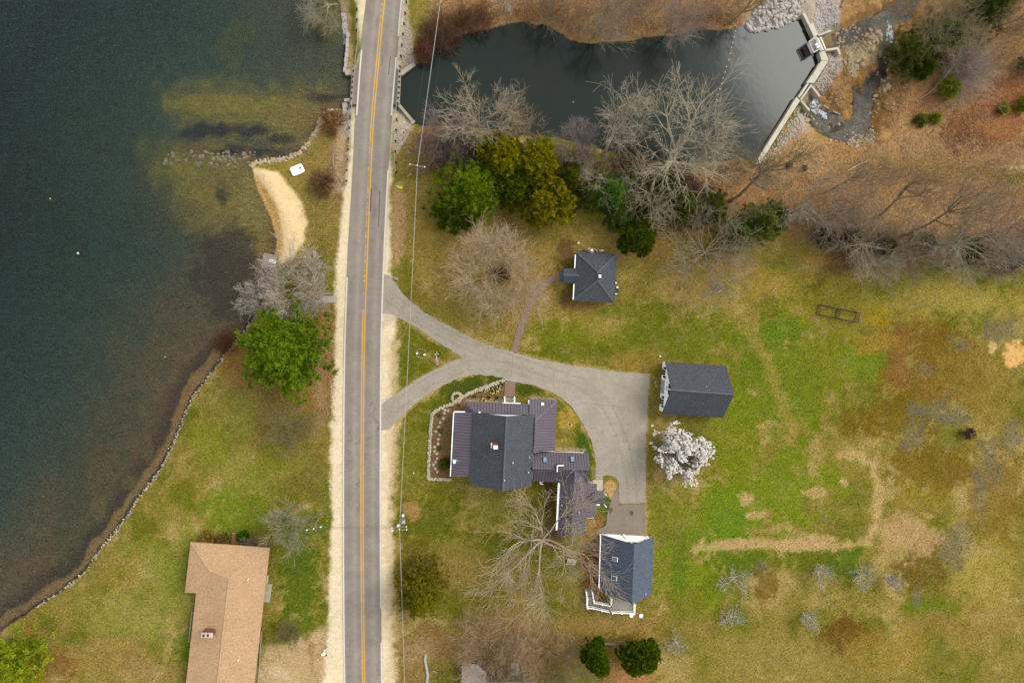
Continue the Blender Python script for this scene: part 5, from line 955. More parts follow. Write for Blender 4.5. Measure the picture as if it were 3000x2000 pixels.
for s, w in ((-1.2, 'left'), (1.2, 'right')): o3 = Vector((s, 0, .1)); wire('thin dark wire %s of the thick cable over the pond' % w, top_off + o3, T1 + o3, .5, .012, M_WIRE2); wire('thin dark wire %s of the thick cable over the driveway mouth' % w, T1 + o3, T2 + o3, .8, .012, M_WIRE2)
for k, w in ((0, 'upper'), (.35, 'lower')): wire('%s of two thin wires crossing the road to the service pole' % w, T2 + Vector((0, .3 - k, -.3)), T3 + Vector((0, .1 - k * .6, -.1)), .35, .022, M_WIRE2)
# ================================================================ shore things
v = G(872, 499); d = math.radians(24); bt = thing('pedal_boat', 'white boxy plastic boat pulled up on the grass above the beach', 'boat', v); n = 28
def rr(w, h, r, k): return [((abs(math.cos(t)) ** k) * (1 if math.cos(t) > 0 else -1) * w, (abs(math.sin(t)) ** k) * (1 if math.sin(t) > 0 else -1) * h) for t in (6.2832 * i / n for i in range(n))]
def rot(P, a, c): return [(c[0] + x * math.cos(a) - y * math.sin(a), c[1] + x * math.sin(a) + y * math.cos(a)) for x, y in P]
b = MB(); rings = [(1.0, .92, 0), (1.08, 1.0, .18), (1.08, 1.0, .38), (.98, .9, .48)]
for w, h, z in rings: b.v += [(x, y, v.z + z) for x, y in rot(rr(w * 1.05, h * .8, 0, .38), d, v)]
for k in range(3): b.f += [(k * n + i, k * n + (i + 1) % n, (k + 1) * n + (i + 1) % n, (k + 1) * n + i) for i in range(n)]
b.f.append(tuple(range(3 * n, 4 * n))); b.build('hull', mat('white_plastic', (.85, .85, .85), .35, .02, 1), bt)
R_ = Matrix.Rotation(d, 3, 'Z'); MB().box(v + R_ @ Vector((.62, .06, .5)), (.34, .26, .1), rz=d).build('seat_well', M_DKIN, bt); MB().box(v + R_ @ Vector((.2, .03, .5)), (.22, .1, .08), rz=d).build('pedal_box', mat('tan_fitting', A(200, 160, 120), .6, .1, 2), bt); MB().box(v + R_ @ Vector((-.15, -.02, .5)), (.1, .08, .06), rz=d).build('cleat', M_VENT, bt)
A_, B_, C_, D_ = UU([(773, 741), (813.5, 748.5), (806, 787), (764.5, 780)], -.5); t = thing('wooden_dock', 'weathered grey plank dock at the lake edge below the beach', 'dock', (A_.x, A_.y, -.6)); NP = 18; rg = random.Random(8)
for k in range(NP):
    f0, f1 = k / NP + .006, (k + 1) / NP - .006; z = rg.uniform(-.012, .012); e0, e1 = rg.uniform(-.01, .01), rg.uniform(.99, 1.01)
    q = [A_.lerp(D_, f0).lerp(B_.lerp(C_, f0), e0), A_.lerp(D_, f0).lerp(B_.lerp(C_, f0), e1), A_.lerp(D_, f1).lerp(B_.lerp(C_, f1), e1), A_.lerp(D_, f1).lerp(B_.lerp(C_, f1), e0)]; MB().prism([(p.x, p.y) for p in q], -.56 + z, -.5 + z).build('plank', M_WOOD if k % 3 else mat('pale_plank', A(192, 182, 172), .9, .25, 3), t)
for f in (.08, .5, .92): MB().bar(A_.lerp(B_, f) - Vector((0, 0, .16)), D_.lerp(C_, f) - Vector((0, 0, .16)), .12, .2).build('joist', M_WOOD, t)
lp = UU([(789.5, 764), (807, 767)], -.42); t = thing('dock_ladder', 'small white ladder lying flat on the dock planks', 'ladder', lp[0]); dv = (lp[1] - lp[0]); sv = Vector((-dv.y, dv.x, 0)).normalized() * .23
b = MB()
for s in (-1, 1): MB().bar(lp[0] + sv * s, lp[1] + sv * s, .07, .06).build('ladder_rail', M_TRIM, t)
for k in range(5): c = lp[0].lerp(lp[1], k / 4); MB().bar(c - sv, c + sv, .07, .05).build('rung', M_TRIM, t)
p0 = G(962, 877); t = thing('stone_steps', 'eight broad stone steps climbing the bank to the road', 'steps', p0)
for k in range(8): a = UU([(936 + 6.6 * k, 867.5), (941.6 + 6.6 * k, 867.5), (941.6 + 6.6 * k, 887), (936 + 6.6 * k, 886.5)], 0); z = gz(a[0].x, a[0].y); MB().prism([(p.x, p.y) for p in a], z - .25, z + .1).build('step', M_GRAN, t)
for (x, y), r, c, lb, nm in (((147, 582), .13, (250, 214, 60), 'tiny yellow buoy far out on the lake', 'lake_buoy'), ((229, 742), .2, (244, 250, 200), 'white buoy in the middle of the lake', 'lake_buoy'), ((484, 1045), .13, (190, 220, 180), 'small pale green buoy near the brown shallows', 'lake_buoy'), ((1679, 300), .12, (230, 230, 235), 'lone white float in the middle of the pond', 'pond_float')):
    v = U(x, y, LAKE_Z); b = MB(); b.tube(v - Vector((0, 0, .1)), v + Vector((0, 0, r * .6)), r * .8, r, 10); b.tube(v + Vector((0, 0, r * .6)), v + Vector((0, 0, r * 1.4)), r, r * .4, 10); tag(b.build(nm, mat('buoy_%d' % x, A(*c), .4, .05, 2)), lb, 'buoy')
FL = [(2052, 290), (2040, 345), (2028, 395), (2015, 440), (2003, 495), (1988, 555), (1970, 615), (1957, 665), (1940, 720), (1925, 770), (1908, 820), (1893, 870), (1876, 918), (1858, 970)]; P = [U(1500 + a / 3.136, c / 3.136, POND_Z + .05) for a, c in FL]
t = thing('float_line', 'safety line of small white floats across the pond', 'float line', P[0]); MB().path(P, .02, 5).build('rope', mat('rope', A(200, 170, 140), .9, .1, 3), t)
for k, p in enumerate(P): r = .2 if k == 5 else .1; MB().tube(p - Vector((0, 0, .1)), p + Vector((0, 0, .14)), r, r * .6, 8).build('float', mat('yellow_float', A(236, 190, 90), .5, .05, 2) if k == 5 else M_TRIM, t)
def log(label, pts, r0, r1, m, name='fallen_log', z=None):
    P = [G(*p) + Vector((0, 0, r0)) for p in pts]; b = MB(); n = len(P) - 1
    for k in range(n): b.tube(P[k], P[k + 1], r0 + (r1 - r0) * k / n, r0 + (r1 - r0) * (k + 1) / n, 7)
    return tag(b.build(name, m), label, 'log')
M_BIRCH = mat('birch_bark', A(206, 198, 188), .85, .35, 3, stretch=(1, 1, 6)); M_LOGG = mat('grey_log', A(170, 152, 130), .9, .25, 3)
log('white birch trunk lying on the lawn at the bottom edge', [(1247, 1914), (1245, 1932), (1250, 1955), (1253, 1975), (1250, 2003)], .22, .28, M_BIRCH); log('short white branch beside the birch trunk', [(1268, 1964), (1282, 1969)], .08, .05, M_BIRCH, 'fallen_branch'); log('grey pole lying in the leaves beside the lake guardrail', [(979, 432), (977, 462), (977, 492)], .1, .12, M_LOGG); log('thin grey pole leaning next to the longer one by the guardrail', [(974, 447), (975, 484)], .07, .08, M_LOGG)
log('pale log lying across the pool outlet near the foam', [(2411, 310), (2427, 320)], .16, .12, M_BIRCH); log('second pale log pointing into the pool', [(2439, 327), (2460, 337)], .16, .1, M_BIRCH); log('brown log floating in the upper left of the pond', [(1394, 157), (1412, 172)], .14, .1, M_LOGG, 'sunken_log') ; log('long bleached branch on the leaf litter below the stream', [(2484, 500), (2520, 480), (2560, 466)], .1, .04, M_BIRCH, 'fallen_branch'); log('tan beam lying near the top edge above the dam', [(2462, 22), (2478, -4)], .22, .22, M_LOGG)
# ================================================================ garden and yard things
rg = random.Random(31); gw = GARDEN[:12]; W_ = spline([Vector((x, y, 0)) for x, y in gw], 8); b = MB()
for a, c in zip(W_, W_[1:]):
    for k in range(max(1, int((c - a).length / 2.0))):
        for r in (0, 1): t = rg.random(); q = a.lerp(c, t); p = G(q.x + rg.uniform(-1.2, 1.2) + (r - .5) * 3, q.y + rg.uniform(-1.2, 1.2) + (r - .5) * 3); b.rock((p.x, p.y, p.z + .12 + .1 * r), rg.uniform(.15, .26), rg, .7)
for k in range(70): a = rg.uniform(0, 6.28); r = rg.uniform(10.5, 15); p = G(1338 + r * math.cos(a), 1163 + r * math.sin(a) * 1.05); b.rock((p.x, p.y, p.z + .12), rg.uniform(.15, .28), rg, .7)
GB = thing('garden_edging', 'low fieldstone edging round the garden bed west of the main house', 'garden wall', G(1262, 1250)); o = b.build('edging_stones', mat('pale_fieldstone', A(214, 196, 168), .9, .28, 3), GB); o['kind'] = 'stuff'
SS = [(1304, 1201), (1313, 1203), (1302, 1210), (1299, 1226), (1290, 1237), (1285, 1250), (1277, 1263), (1288, 1273), (1285, 1286), (1283, 1299), (1273, 1308), (1273, 1321), (1280, 1329), (1281, 1343), (1276, 1353), (1270, 1361), (1275, 1372), (1281, 1381)]
t = thing('stepping_stones', 'winding row of flat stepping stones in the garden bed', 'stepping stones', G(1285, 1290))
for k, (x, y) in enumerate(SS):
    p = G(x, y); a0_ = rg.uniform(0, 6); pts = [(p.x + rg.uniform(.2, .36) * math.cos(a0_ + i * 1.257), p.y + rg.uniform(.2, .36) * math.sin(a0_ + i * 1.257)) for i in range(5)]; MB().prism(pts, p.z - .05, p.z + .06).build('stepping_stone', mat('flagstone', A(206, 198, 184), .9, .15, 3), t)
def tuft(name, label, cat, px, py, r, h, n, col, col2, seed, flowers=None, group=None):
    """a small clump of upright blades, with blossoms if given"""
    rg_ = np.random.default_rng(seed); p = G(px, py); a = rg_.uniform(0, 6.283, n); rr_ = r * np.sqrt(rg_.random(n)) * .8; bx_, by_ = rr_ * np.cos(a), rr_ * np.sin(a); ln = h * rg_.uniform(.6, 1.1, n); tx, ty = bx_ + .5 * r * np.cos(a) + rg_.normal(0, .1 * r, n), by_ + .5 * r * np.sin(a) + rg_.normal(0, .1 * r, n); w = .03 + .05 * r
    q = rg_.uniform(0, 6.28, n); V_ = np.stack([np.stack([bx_ - w * np.cos(q), by_ - w * np.sin(q), 0 * a], -1), np.stack([bx_ + w * np.cos(q), by_ + w * np.sin(q), 0 * a], -1), np.stack([tx, ty, ln], -1)], 1).reshape(-1, 3); mixf = rg_.random((n, 1)); c = np.array(A(*col)) * mixf + np.array(A(*col2)) * (1 - mixf)
    t = thing(name, label, cat, p, group); o = bpy.data.objects.new('leaves', np_mesh('leaves', V_, np.arange(n * 3).reshape(-1, 3), attr_mat('herb'), np.repeat(c, 3, 0))); COL.objects.link(o); o.parent = t
    if flowers:
        b_ = MB()
        for k in range(flowers[0]): x, y = rg_.normal(0, r * .6, 2); b_.tube((x, y, h * .8), (x, y, h * .95), .09, .12, 5)
        f = b_.build('blossoms', mat('bloom_%d_%d' % flowers[1][:2], A(*flowers[1]), .7, .1, 3), t, world=False)
    return t
for k, (x, y, r, lb) in enumerate(((1390, 1161, .28, 'small round green plant left of the front bed'), (1431, 1164, .3, 'small round green plant in the middle of the front bed'), (1455, 1165, .35, 'larger round green plant near the front steps'), (1344, 1188, .24, 'green sprig by the porch corner'), (1470, 1127, .25, 'green sprig at the top of the front bed'), (1292, 1262, .5, 'loose green weeds among the stepping stones'), (1288, 1312, .4, 'round bright green cushion plant in the west bed'), (1286, 1216, .35, 'green weeds at the upper west bed'))): tuft('garden_plant', lb, 'plant', x, y, r, .3, 70, (92, 112, 20), (70, 96, 24), 40 + k)
for k, (x, y, r, fl, lb) in enumerate(((1424, 1139, .6, (10, (240, 236, 200)), 'clump of white daffodils beside the stone edging'), (1440, 1137, .3, (2, (230, 226, 190)), 'small leafy clump between the daffodils'), (1460, 1139, .7, (14, (240, 238, 206)), 'large clump of white daffodils near the walk'), (1447, 1146, .4, (8, (250, 214, 40)), 'clump of yellow daffodils in the front bed'), (1412, 1167, .5, (6, (226, 190, 160)), 'pale flowering clump near the porch'), (1420, 1167, .25, (4, (250, 214, 30)), 'small bright yellow daffodils near the porch'), (1282, 1037, .5, (7, (236, 232, 170)), 'pale daffodils at the foot of the flag'))): tuft('daffodils', lb, 'flowers', x, y, r, .35, 60, (60, 84, 20), (84, 100, 30), 60 + k, fl)
# flag
fp = G(1276, 1038); t = thing('flag', 'small stars and stripes flag hanging from a pole on the lawn', 'flag', fp); tp = fp + Vector((.25, -.35, 3.0)); MB().tube(fp, tp, .035, .03, 6).build('pole', M_TRIM, t); MB().tube(fp - Vector((.1, -.05, .1)), fp + Vector((-.1, .05, .12)), .3, .2, 6).build('base_stone', M_RIP2, t)
nu, nv = 14, 13; o_ = tp - Vector((0, 0, .05)); du, dv_ = Vector((.5, -1.15, -.45)), Vector((-.62, -.25, -.35)); fv = [[o_ + du * (i / nu) + dv_ * (j / nv) * (.55 + .45 * i / nu) + Vector((.07 * math.sin(i * .9 + j * .2), .03 * math.cos(i), .1 * math.sin(i * .8 + j * .25))) for j in range(nv + 1)] for i in range(nu + 1)]
parts = {'canton': MB(), 'red_stripes': MB(), 'white_stripes': MB()}
for i in range(nu):
    for j in range(nv): k = 'canton' if (i < 5 and j < 7) else ('red_stripes' if j % 2 == 0 else 'white_stripes'); parts[k].add([fv[i][j], fv[i + 1][j], fv[i + 1][j + 1], fv[i][j + 1]], [(0, 1, 2, 3)])
for k, c in (('canton', (92, 100, 160)), ('red_stripes', (214, 60, 76)), ('white_stripes', (246, 236, 236))): parts[k].build(k, mat('flag_' + k, A(*c), .8, .05, 3), t)
st_ = MB()
for i in range(4):
    for j in range(5): c = fv[i][j + 1].lerp(fv[i + 1][j + 2], .5) + Vector((0, 0, .03)); st_.box(c, (.045, .045, .01))
st_.build('stars', M_TRIM, t)
for x, y, lb in ((1222, 1034, 'left one of two small white lawn lights by the stone ring'), (1244, 1038, 'right one of two small white lawn lights by the stone ring')): p = G(x, y); tt = thing('lawn_light', lb, 'lawn light', p); MB().box(p + Vector((0, 0, .3)), (.36, .2, .2), rz=.2).build('lamp_head', M_TRIM, tt); MB().box(p + Vector((0, 0, .1)), (.07, .07, .3)).build('stake', M_POSTD, tt)
def ring(label, px, py, r, n, name='stone_ring', sr=.17):
    p0 = G(px, py); t = thing(name, label, 'stone ring', p0)
    for k in range(n): a = 6.283 * k / n + rg.uniform(-.1, .1); x, y = p0.x + r * math.cos(a), p0.y + r * math.sin(a); link('stone', rg.choice(protos), t, (x, y, gz(x, y) + .06), rg.uniform(0, 6), rg.uniform(.7, 1.2) * sr)
    return t
ring('small ring of stones round a planting on the flag lawn', 1234, 1035, .85, 14, sr=.13); ring('ring of stones round the foot of the big bare tree', 1584, 1570, 1.7, 26, sr=.2); ring('small stone ring on the lawn east of the main house', 1667, 1244, .42, 9, sr=.13)
FP = ring('stone fire ring filled with sticks in the back yard', 2101, 842, .85, 22, 'fire_pit', .2); p0 = G(2101, 842); b = MB(); rg = random.Random(5)
for k in range(46): a = rg.uniform(0, 3.14); c = p0 + Vector((rg.uniform(-.5, .5), rg.uniform(-.5, .5), .1 + rg.uniform(0, .35))); l = rg.uniform(.3, .9); dd = Vector((math.cos(a), math.sin(a), rg.uniform(-.15, .15))) * l; b.tube(c - dd, c + dd, .03, .02, 4)
b.build('sticks', M_LOGG, FP)
p0 = G(1673, 1638); t = thing('picnic_table', 'pale wooden picnic table under the big bare tree', 'picnic table', p0); a = -.13; R_ = Matrix.Rotation(a, 3, 'Z'); M_PIC = mat('pale_pine', A(216, 194, 176), .85, .2, 3, stretch=(1, 8, 1))
for k in range(5): MB().box(p0 + R_ @ Vector((0, (k - 2) * .16, .74)), (1.8, .14, .045), rz=a).build('table_plank', M_PIC, t)
for s in (-1, 1):
    MB().box(p0 + R_ @ Vector((0, s * .74, .44)), (1.8, .24, .045), rz=a).build('bench', M_PIC, t)
    for e in (-.65, .65): MB().bar(p0 + R_ @ Vector((e, s * .62, 0)), p0 + R_ @ Vector((e, s * .22, .72)), .07, .09).build('leg', M_PIC, t)
for e in (-.65, .65): MB().bar(p0 + R_ @ Vector((e, -.84, .4)), p0 + R_ @ Vector((e, .84, .4)), .06, .09).build('cross_brace', M_PIC, t)
for x, y, lb in ((1849, 1801.5, 'left of two round white lids on the lawn below the deck'), (1877.5, 1802.5, 'right of two round white lids on the lawn below the deck')): p = G(x, y); tt = thing('septic_lid', lb, 'lid', p); MB().tube(p - Vector((0, 0, .1)), p + Vector((0, 0, .12)), .41, .41, 20).build('riser', M_VENT, tt); MB().tube(p + Vector((0, 0, .12)), p + Vector((0, 0, .2)), .4, .33, 20).build('cover', M_TRIM, tt)
# lattice arbor and bench
M_LAT = mat('grey_lattice', A(150, 128, 108), .9, .2, 3); p0 = G(1806, 1866); t = thing('garden_arbor', 'weathered lattice arbor between the two dark evergreens', 'arbor', p0); C4 = UU([(1801, 1878), (1834, 1876), (1836, 1902), (1801, 1902)], 2.1)
for v in C4: MB().box((v.x, v.y, 1.0), (.12, .12, 2.2)).build('post', M_LAT, t)
for k in range(6): f = k / 5; MB().bar(C4[0].lerp(C4[1], f) + Vector((0, 0, .08)), C4[3].lerp(C4[2], f) + Vector((0, 0, .08)), .07, .05).build('lattice_bar', M_LAT, t)
for k in range(5): f = k / 4; MB().bar(C4[0].lerp(C4[3], f), C4[1].lerp(C4[2], f), .07, .05).build('lattice_bar', M_LAT, t)
q = UU([(1759, 1884), (1799, 1886)], .5); t = thing('garden_bench', 'long grey bench against the lattice arbor', 'bench', G(1780, 1886)); MB().bar(q[0], q[1], .4, .06).build('seat', M_WOOD, t); MB().bar(q[0] + Vector((0, .2, .4)), q[1] + Vector((0, .2, .4)), .06, .3).build('backrest', M_WOOD, t)
for f in (.05, .95): v = q[0].lerp(q[1], f); MB().box((v.x, v.y, .24), (.1, .36, .5)).build('leg', M_WOOD, t)
# cage frame in the field
M_RUSTM = mat('rusty_mesh', A(92, 74, 58), .9, .35, 3); q = UU([(2396, 893), (2509, 916), (2503, 944), (2391, 921)], 0); t = thing('field_frame', 'rusty dark wire cage frame standing in the field', 'frame', q[0]); zt = 1.25
bm2 = MB()
for (a, c), nm in (((q[0], q[1]), 'side_panel'), ((q[3], q[2]), 'side_panel'), ((q[0], q[3]), 'end_panel'), ((q[1], q[2]), 'end_panel'), ((q[0].lerp(q[1], .5), q[3].lerp(q[2], .5)), 'end_panel')):
    b = MB()
    for k in range(7): z = .05 + (zt - .05) * k / 6; b.bar(Vector((a.x, a.y, z)), Vector((c.x, c.y, z)), .06 if k in (0, 6) else .022, .06 if k in (0, 6) else .022)
    n = int((c - a).length / (.3 if nm == 'side_panel' else .6))
    for k in range(n + 1): v = a.lerp(c, k / n); b.bar(Vector((v.x, v.y, 0)), Vector((v.x, v.y, zt)), .022, .022)
    b.build(nm, M_RUSTM, t)
for f in (0, .5, 1):
    for g_ in (0, 1): v = q[0].lerp(q[1], f) if g_ == 0 else q[3].lerp(q[2], f); MB().box((v.x, v.y, .65), (.09, .09, 1.35)).build('post', M_RUSTM, t)
# roadside and small yard things
p = G(952, 1903); t = thing('mailbox', 'white mailbox post with black newspaper box at the road edge', 'mailbox', p); MB().box(p + Vector((0, 0, .5)), (.14, .14, 1.1)).build('post', M_TRIM, t); MB().box(p + Vector((-.1, -.25, 1.15)), (.62, .3, .3)).build('box', M_TRIM, t); MB().box(p + Vector((.25, -.5, 1.0)), (.5, .22, .22)).build('paper_box', M_BLACK, t); MB().bar(p + Vector((0, .1, .3)), p + Vector((-.1, -.3, 1.0)), .1, .1).build('brace', M_TRIM, t)
for k in range(4): MB().box(p + Vector((.05 + .08 * k, .5 + .2 * (k % 2), .1)), (.22, .3, .22), rz=k).build('post_stone', M_RIP, t)
p = G(1170.5, 549); t = thing('yellow_float_toy', 'small bright yellow plastic float lying beside the road', 'float', p); b = MB(); n = 12
for i, (x, w, z) in enumerate(((-.55, .06, .12), (-.4, .22, .05), (0, .27, .03), (.4, .22, .05), (.55, .06, .12))): b.v += [(p.x + x * .97 + .2 * 0 - 0, p.y - x * .25 + w * math.cos(6.283 * k / n), p.z + .16 + .13 * math.sin(6.283 * k / n) * (w / .27)) for k in range(n)]
for i in range(4): b.f += [(i * n + k, i * n + (k + 1) % n, (i + 1) * n + (k + 1) % n, (i + 1) * n + k) for k in range(n)]
b.build('body', mat('neon_yellow', A(240, 250, 10), .5, .03, 2), t)
for s in (-.08, .1): MB().tube(p + Vector((s, .03 - s * .25, .26)), p + Vector((s, .03 - s * .25, .31)), .05, .05, 8).build('hole', M_DKIN, t)
q = UU([(1192, 519), (1201, 511), (1204.5, 511.5)], .4); t = thing('guy_guard', 'pair of yellow guy wire guards near the upper utility pole', 'guy guard', G(1192, 519)); [MB().tube(G(1192, 519), v + Vector((0, 0, .6)), .06, .06, 6).build('guard', mat('yellow_plastic', A(236, 206, 100), .5, .05, 2), t) for v in q[1:]]
for x, y, r, h, c, nm, lb, ct in ((1694.5, 712, .28, .3, (240, 230, 196), 'round_lid', 'round cream lid on the lawn north of the cottage', 'lid'), (1932.5, 1043, .2, .35, (250, 226, 214), 'white_bucket', 'small white bucket on the lawn by the white outbuilding', 'bucket'), (1212, 1385, .14, .2, (240, 240, 240), 'white_ball', 'tiny white ball on the lawn west of the garden bed', 'ball'), (1675, 1678, .14, .35, (110, 150, 190), 'blue_pail', 'small blue pail under the big bare tree', 'pail'), (1160, 815, .28, .3, (170, 160, 150), 'grey_boulder', 'grey boulder where the driveway meets the road', 'boulder')):
    p = G(x, y); b = MB()
    if 'boulder' in nm: b.rock((p.x, p.y, p.z + .12), .5, random.Random(2), .7)
    else: b.tube(p - Vector((0, 0, .02)), p + Vector((0, 0, h)), r * .85, r, 12)
    tag(b.build(nm, mat('m_' + nm, A(*c), .6, .08, 3)), lb, ct)
p = G(1760, 735); t = thing('garden_statue', 'white winged garden statue behind the cottage', 'statue', p); b = MB(); b.tube(p, p + Vector((0, 0, .35)), .24, .2, 10); b.build('pedestal', M_CONC, t); b = MB()
for z0, z1, r0_, r1_ in ((.35, .8, .16, .2), (.8, 1.15, .2, .12), (1.15, 1.25, .07, .07), (1.25, 1.5, .1, .07)): b.tube(p + Vector((0, 0, z0)), p + Vector((0, 0, z1)), r0_, r1_, 9)
b.build('figure', M_TRIM, t); [MB().bar(p + Vector((s * .12, 0, .9)), p + Vector((s * .5, .05, 1.1)), .06, .22).build('wing', M_TRIM, t) for s in (-1, 1)]
p = G(1740, 737); t = thing('curved_bench', 'white curved bench behind the cottage beside the stone chimney', 'bench', p); b = MB(); pts = [p + Vector((.55 * math.cos(a), .55 * math.sin(a) - .2, .45)) for a in (math.pi * k / 8 for k in range(9))]
for a, c in zip(pts, pts[1:]): b.bar(a, c, .24, .08)
b.build('seat', M_CONC, t); [MB().box((pts[k].x, pts[k].y, .2), (.14, .2, .45)).build('leg', M_CONC, t) for k in (1, 4, 7)]
# ================================================================ trees and shrubs
def seg_mesh(name, segs, m, mind=0.0):
    """segs: (p0, p1, r0, r1) -> one mesh of tapered prisms"""
    S_ = np.array([(*a, *b, r0, r1) for a, b, r0, r1 in segs], float); Vs, Fs, off = [], [], 0
    for lo, hi, n in ((0, .05, 3), (.05, 9, 6)):
        q = S_[(S_[:, 6] >= lo) & (S_[:, 6] < hi)]
        if not len(q): continue
        a, b = q[:, :3], q[:, 3:6]; d = b - a; d /= np.linalg.norm(d, axis=1, keepdims=True) + 1e-9; ref = np.where(np.abs(d[:, 2:3]) < .9, [[0, 0, 1.]], [[1., 0, 0]]); u = np.cross(d, ref); u /= np.linalg.norm(u, axis=1, keepdims=True); w = np.cross(d, u)
        t = 2 * np.pi * np.arange(n) / n; c, s = np.cos(t)[None, :, None], np.sin(t)[None, :, None]; rg_ = (u[:, None] * c + w[:, None] * s)
        V_ = np.concatenate([a[:, None] + rg_ * q[:, 6, None, None], b[:, None] + rg_ * q[:, 7, None, None]], 1); k = len(q); base = off + np.arange(k)[:, None] * 2 * n; i = np.arange(n)[None]
        F_ = np.stack([base + i, base + (i + 1) % n, base + n + (i + 1) % n, base + n + i], -1).reshape(-1, 4); Vs.append(V_.reshape(-1, 3)); Fs.append(F_); off += k * 2 * n
    return np_mesh(name, np.concatenate(Vs), np.concatenate(Fs), m)
def vn(rg): 
    a = rg.uniform(0, 6.2832); z = rg.uniform(-1, 1); r = math.sqrt(1 - z * z); return Vector((r * math.cos(a), r * math.sin(a), z))
def grow(out, tips, rg, p, d, L, r, lev, maxlev, upb, wob, kids, rmin):
    n = 6 if lev == 0 else (4 if lev == 1 else 3); step = L / n; r_end = max(rmin, r * .42); pts = []
    for i in range(n):
        d = (d + vn(rg) * wob + Vector((0, 0, upb * .5))).normalized(); q = p + d * step; ra = r + (r_end - r) * i / n; rb = r + (r_end - r) * (i + 1) / n; out[lev].append((p, q, max(rmin, ra), max(rmin, rb))); p = q
        if lev < maxlev and i >= 1 or (lev < maxlev and lev > 0): pts.append((p.copy(), d.copy(), rb))
    if lev >= maxlev: tips.append(p); return
    for k in range(kids[lev]):
        q, dd, rb = pts[rg.randrange(len(pts))] if k > 1 else pts[-1]; ax = vn(rg); side = (ax - dd * ax.dot(dd)).normalized(); a = rg.uniform(.35, .95); nd = (dd * math.cos(a) + side * math.sin(a)).normalized()
        grow(out, tips, rg, q, nd, L * (rg.uniform(.42, .66) if lev < 1 else rg.uniform(.5, .85)), max(rmin, rb * .6), lev + 1, maxlev, upb * .9, wob * .95, kids, rmin)
def bare_tree(label, base, h, R, col, seed, limbs=7, fork=.25, lean=(0, 0), tr=None, upb=.25, wob=.18, kids=(6, 5, 4), rmin=.016, cat='tree', name='bare_tree', rise=None, group='bare trees', twigcol=None, stems=1, arc=None):
    rmin *= 1.12; wob *= 1.1; tr = (tr or max(.06, h * .017)) * .8; kids = (kids[0], kids[1], kids[2] + 1); col = tuple(min(250, int(c * 1.04)) for c in col); twigcol = tuple(min(250, int(c * 1.04)) for c in twigcol) if twigcol else None
    rg = random.Random(seed); b0 = G(*base); t = thing(name, label, cat, b0, group); out = [[] for _ in range(5)]; tips = []; tr = tr or max(.06, h * .017); trunk = []; maxlev = len(kids)
    top = Vector((lean[0], lean[1], h * fork)); p = Vector((0, 0, -.2)); n = 5; prev = p
    for i in range(n):
        f = (i + 1) / n; q = Vector((lean[0] * f * f, lean[1] * f * f, h * fork * f)) + Vector((rg.uniform(-1, 1), rg.uniform(-1, 1), 0)) * tr * .4; trunk.append((prev, q, tr * (1.15 - .35 * i / n), tr * (1.15 - .35 * (i + 1) / n))); prev = q
    top = prev; Hc = h * (1 - fork); Lm = math.hypot(R, Hc)
    for k in range(limbs):
        a = (arc[0] + (arc[1] - arc[0]) * (k + rg.uniform(.2, .8)) / limbs) if arc else 6.2832 * (k + rg.uniform(-.3, .3)) / limbs; el = math.atan2(Hc, R) * rg.uniform(.55, 1.25) if rise is None else rise * rg.uniform(.7, 1.3)
        d = Vector((math.cos(a) * math.cos(el), math.sin(a) * math.cos(el), math.sin(el))); d = (d + Vector((lean[0], lean[1], 0)) * (.5 / max(3, h))).normalized(); st_ = top if k % 2 or limbs < 4 else trunk[rg.choice((-1, -2))][1]
        grow(out, tips, rg, st_.copy(), d, Lm * rg.uniform(.42, .58), tr * rg.uniform(.48, .74), 0, maxlev, upb, wob, kids, rmin)
    m = mat('bark_%d_%d_%d' % col, A(*col), .95, .2, 1.5)
    mt = mat('bark_%d_%d_%d' % twigcol, A(*twigcol), .95, .15, 1.5) if twigcol else m
    for nm, sg, mm_ in (('trunk', trunk, m), ('limbs', out[0] + out[1], m), ('twigs', out[2] + out[3] + out[4], mt)):
        if sg: o = bpy.data.objects.new(nm, seg_mesh(nm, sg, mm_)); COL.objects.link(o); o.parent = t; o['kind'] = 'stuff' if nm != 'trunk' else 'thing'
    return t, tips
GRY, TAN, LIL, OLV, PALE = (178, 164, 142), (182, 158, 126), (178, 158, 146), (160, 150, 116), (206, 194, 172)
bare_tree('large round-crowned bare tree on the lawn beside the curved brick path', (1446, 806), 8.5, 8.2, (196, 176, 146), 1, 16, .18, kids=(7, 6, 5), upb=.1, wob=.12, twigcol=(216, 192, 158), rmin=.016)
bare_tree('multi-stemmed grey bare tree leaning over the dock', (880, 838), 6.5, 5.6, (212, 198, 178), 2, 15, .08, kids=(7, 6, 4), rmin=.019, upb=.12, rise=.5); bare_tree('bare tree spreading over the water just below the dock', (806, 876), 4.5, 3.8, (206, 192, 176), 3, 10, .1, lean=(-1.0, .0), kids=(7, 5, 4), rmin=.018, rise=.35, arc=(1.6, 4.6))
bare_tree('small round bare tree on the lake lawn below the big pine', (850, 1242), 5.5, 4.6, (152, 138, 96), 4, 13, .12, kids=(6, 5, 4), upb=.1, rmin=.013); bare_tree('small grey bare tree beside the short service pole', (868, 1512), 6.2, 5.0, (176, 170, 136), 5, 11, .15, kids=(6, 5, 4), rmin=.015)
bare_tree('great spreading bare tree between the main house and the garage', (1583, 1568), 14, 10.2, (202, 182, 150), 6, 7, .2, kids=(9, 6, 4), upb=.06, wob=.2, tr=.4, rmin=.018, rise=.42)
bare_tree('wide bare tree in the back yard by the fire ring', (2052, 742), 11, 8.0, (170, 152, 124), 7, 14, .22, kids=(7, 5, 4), upb=.06, tr=.3, rmin=.02, rise=.5, wob=.28)
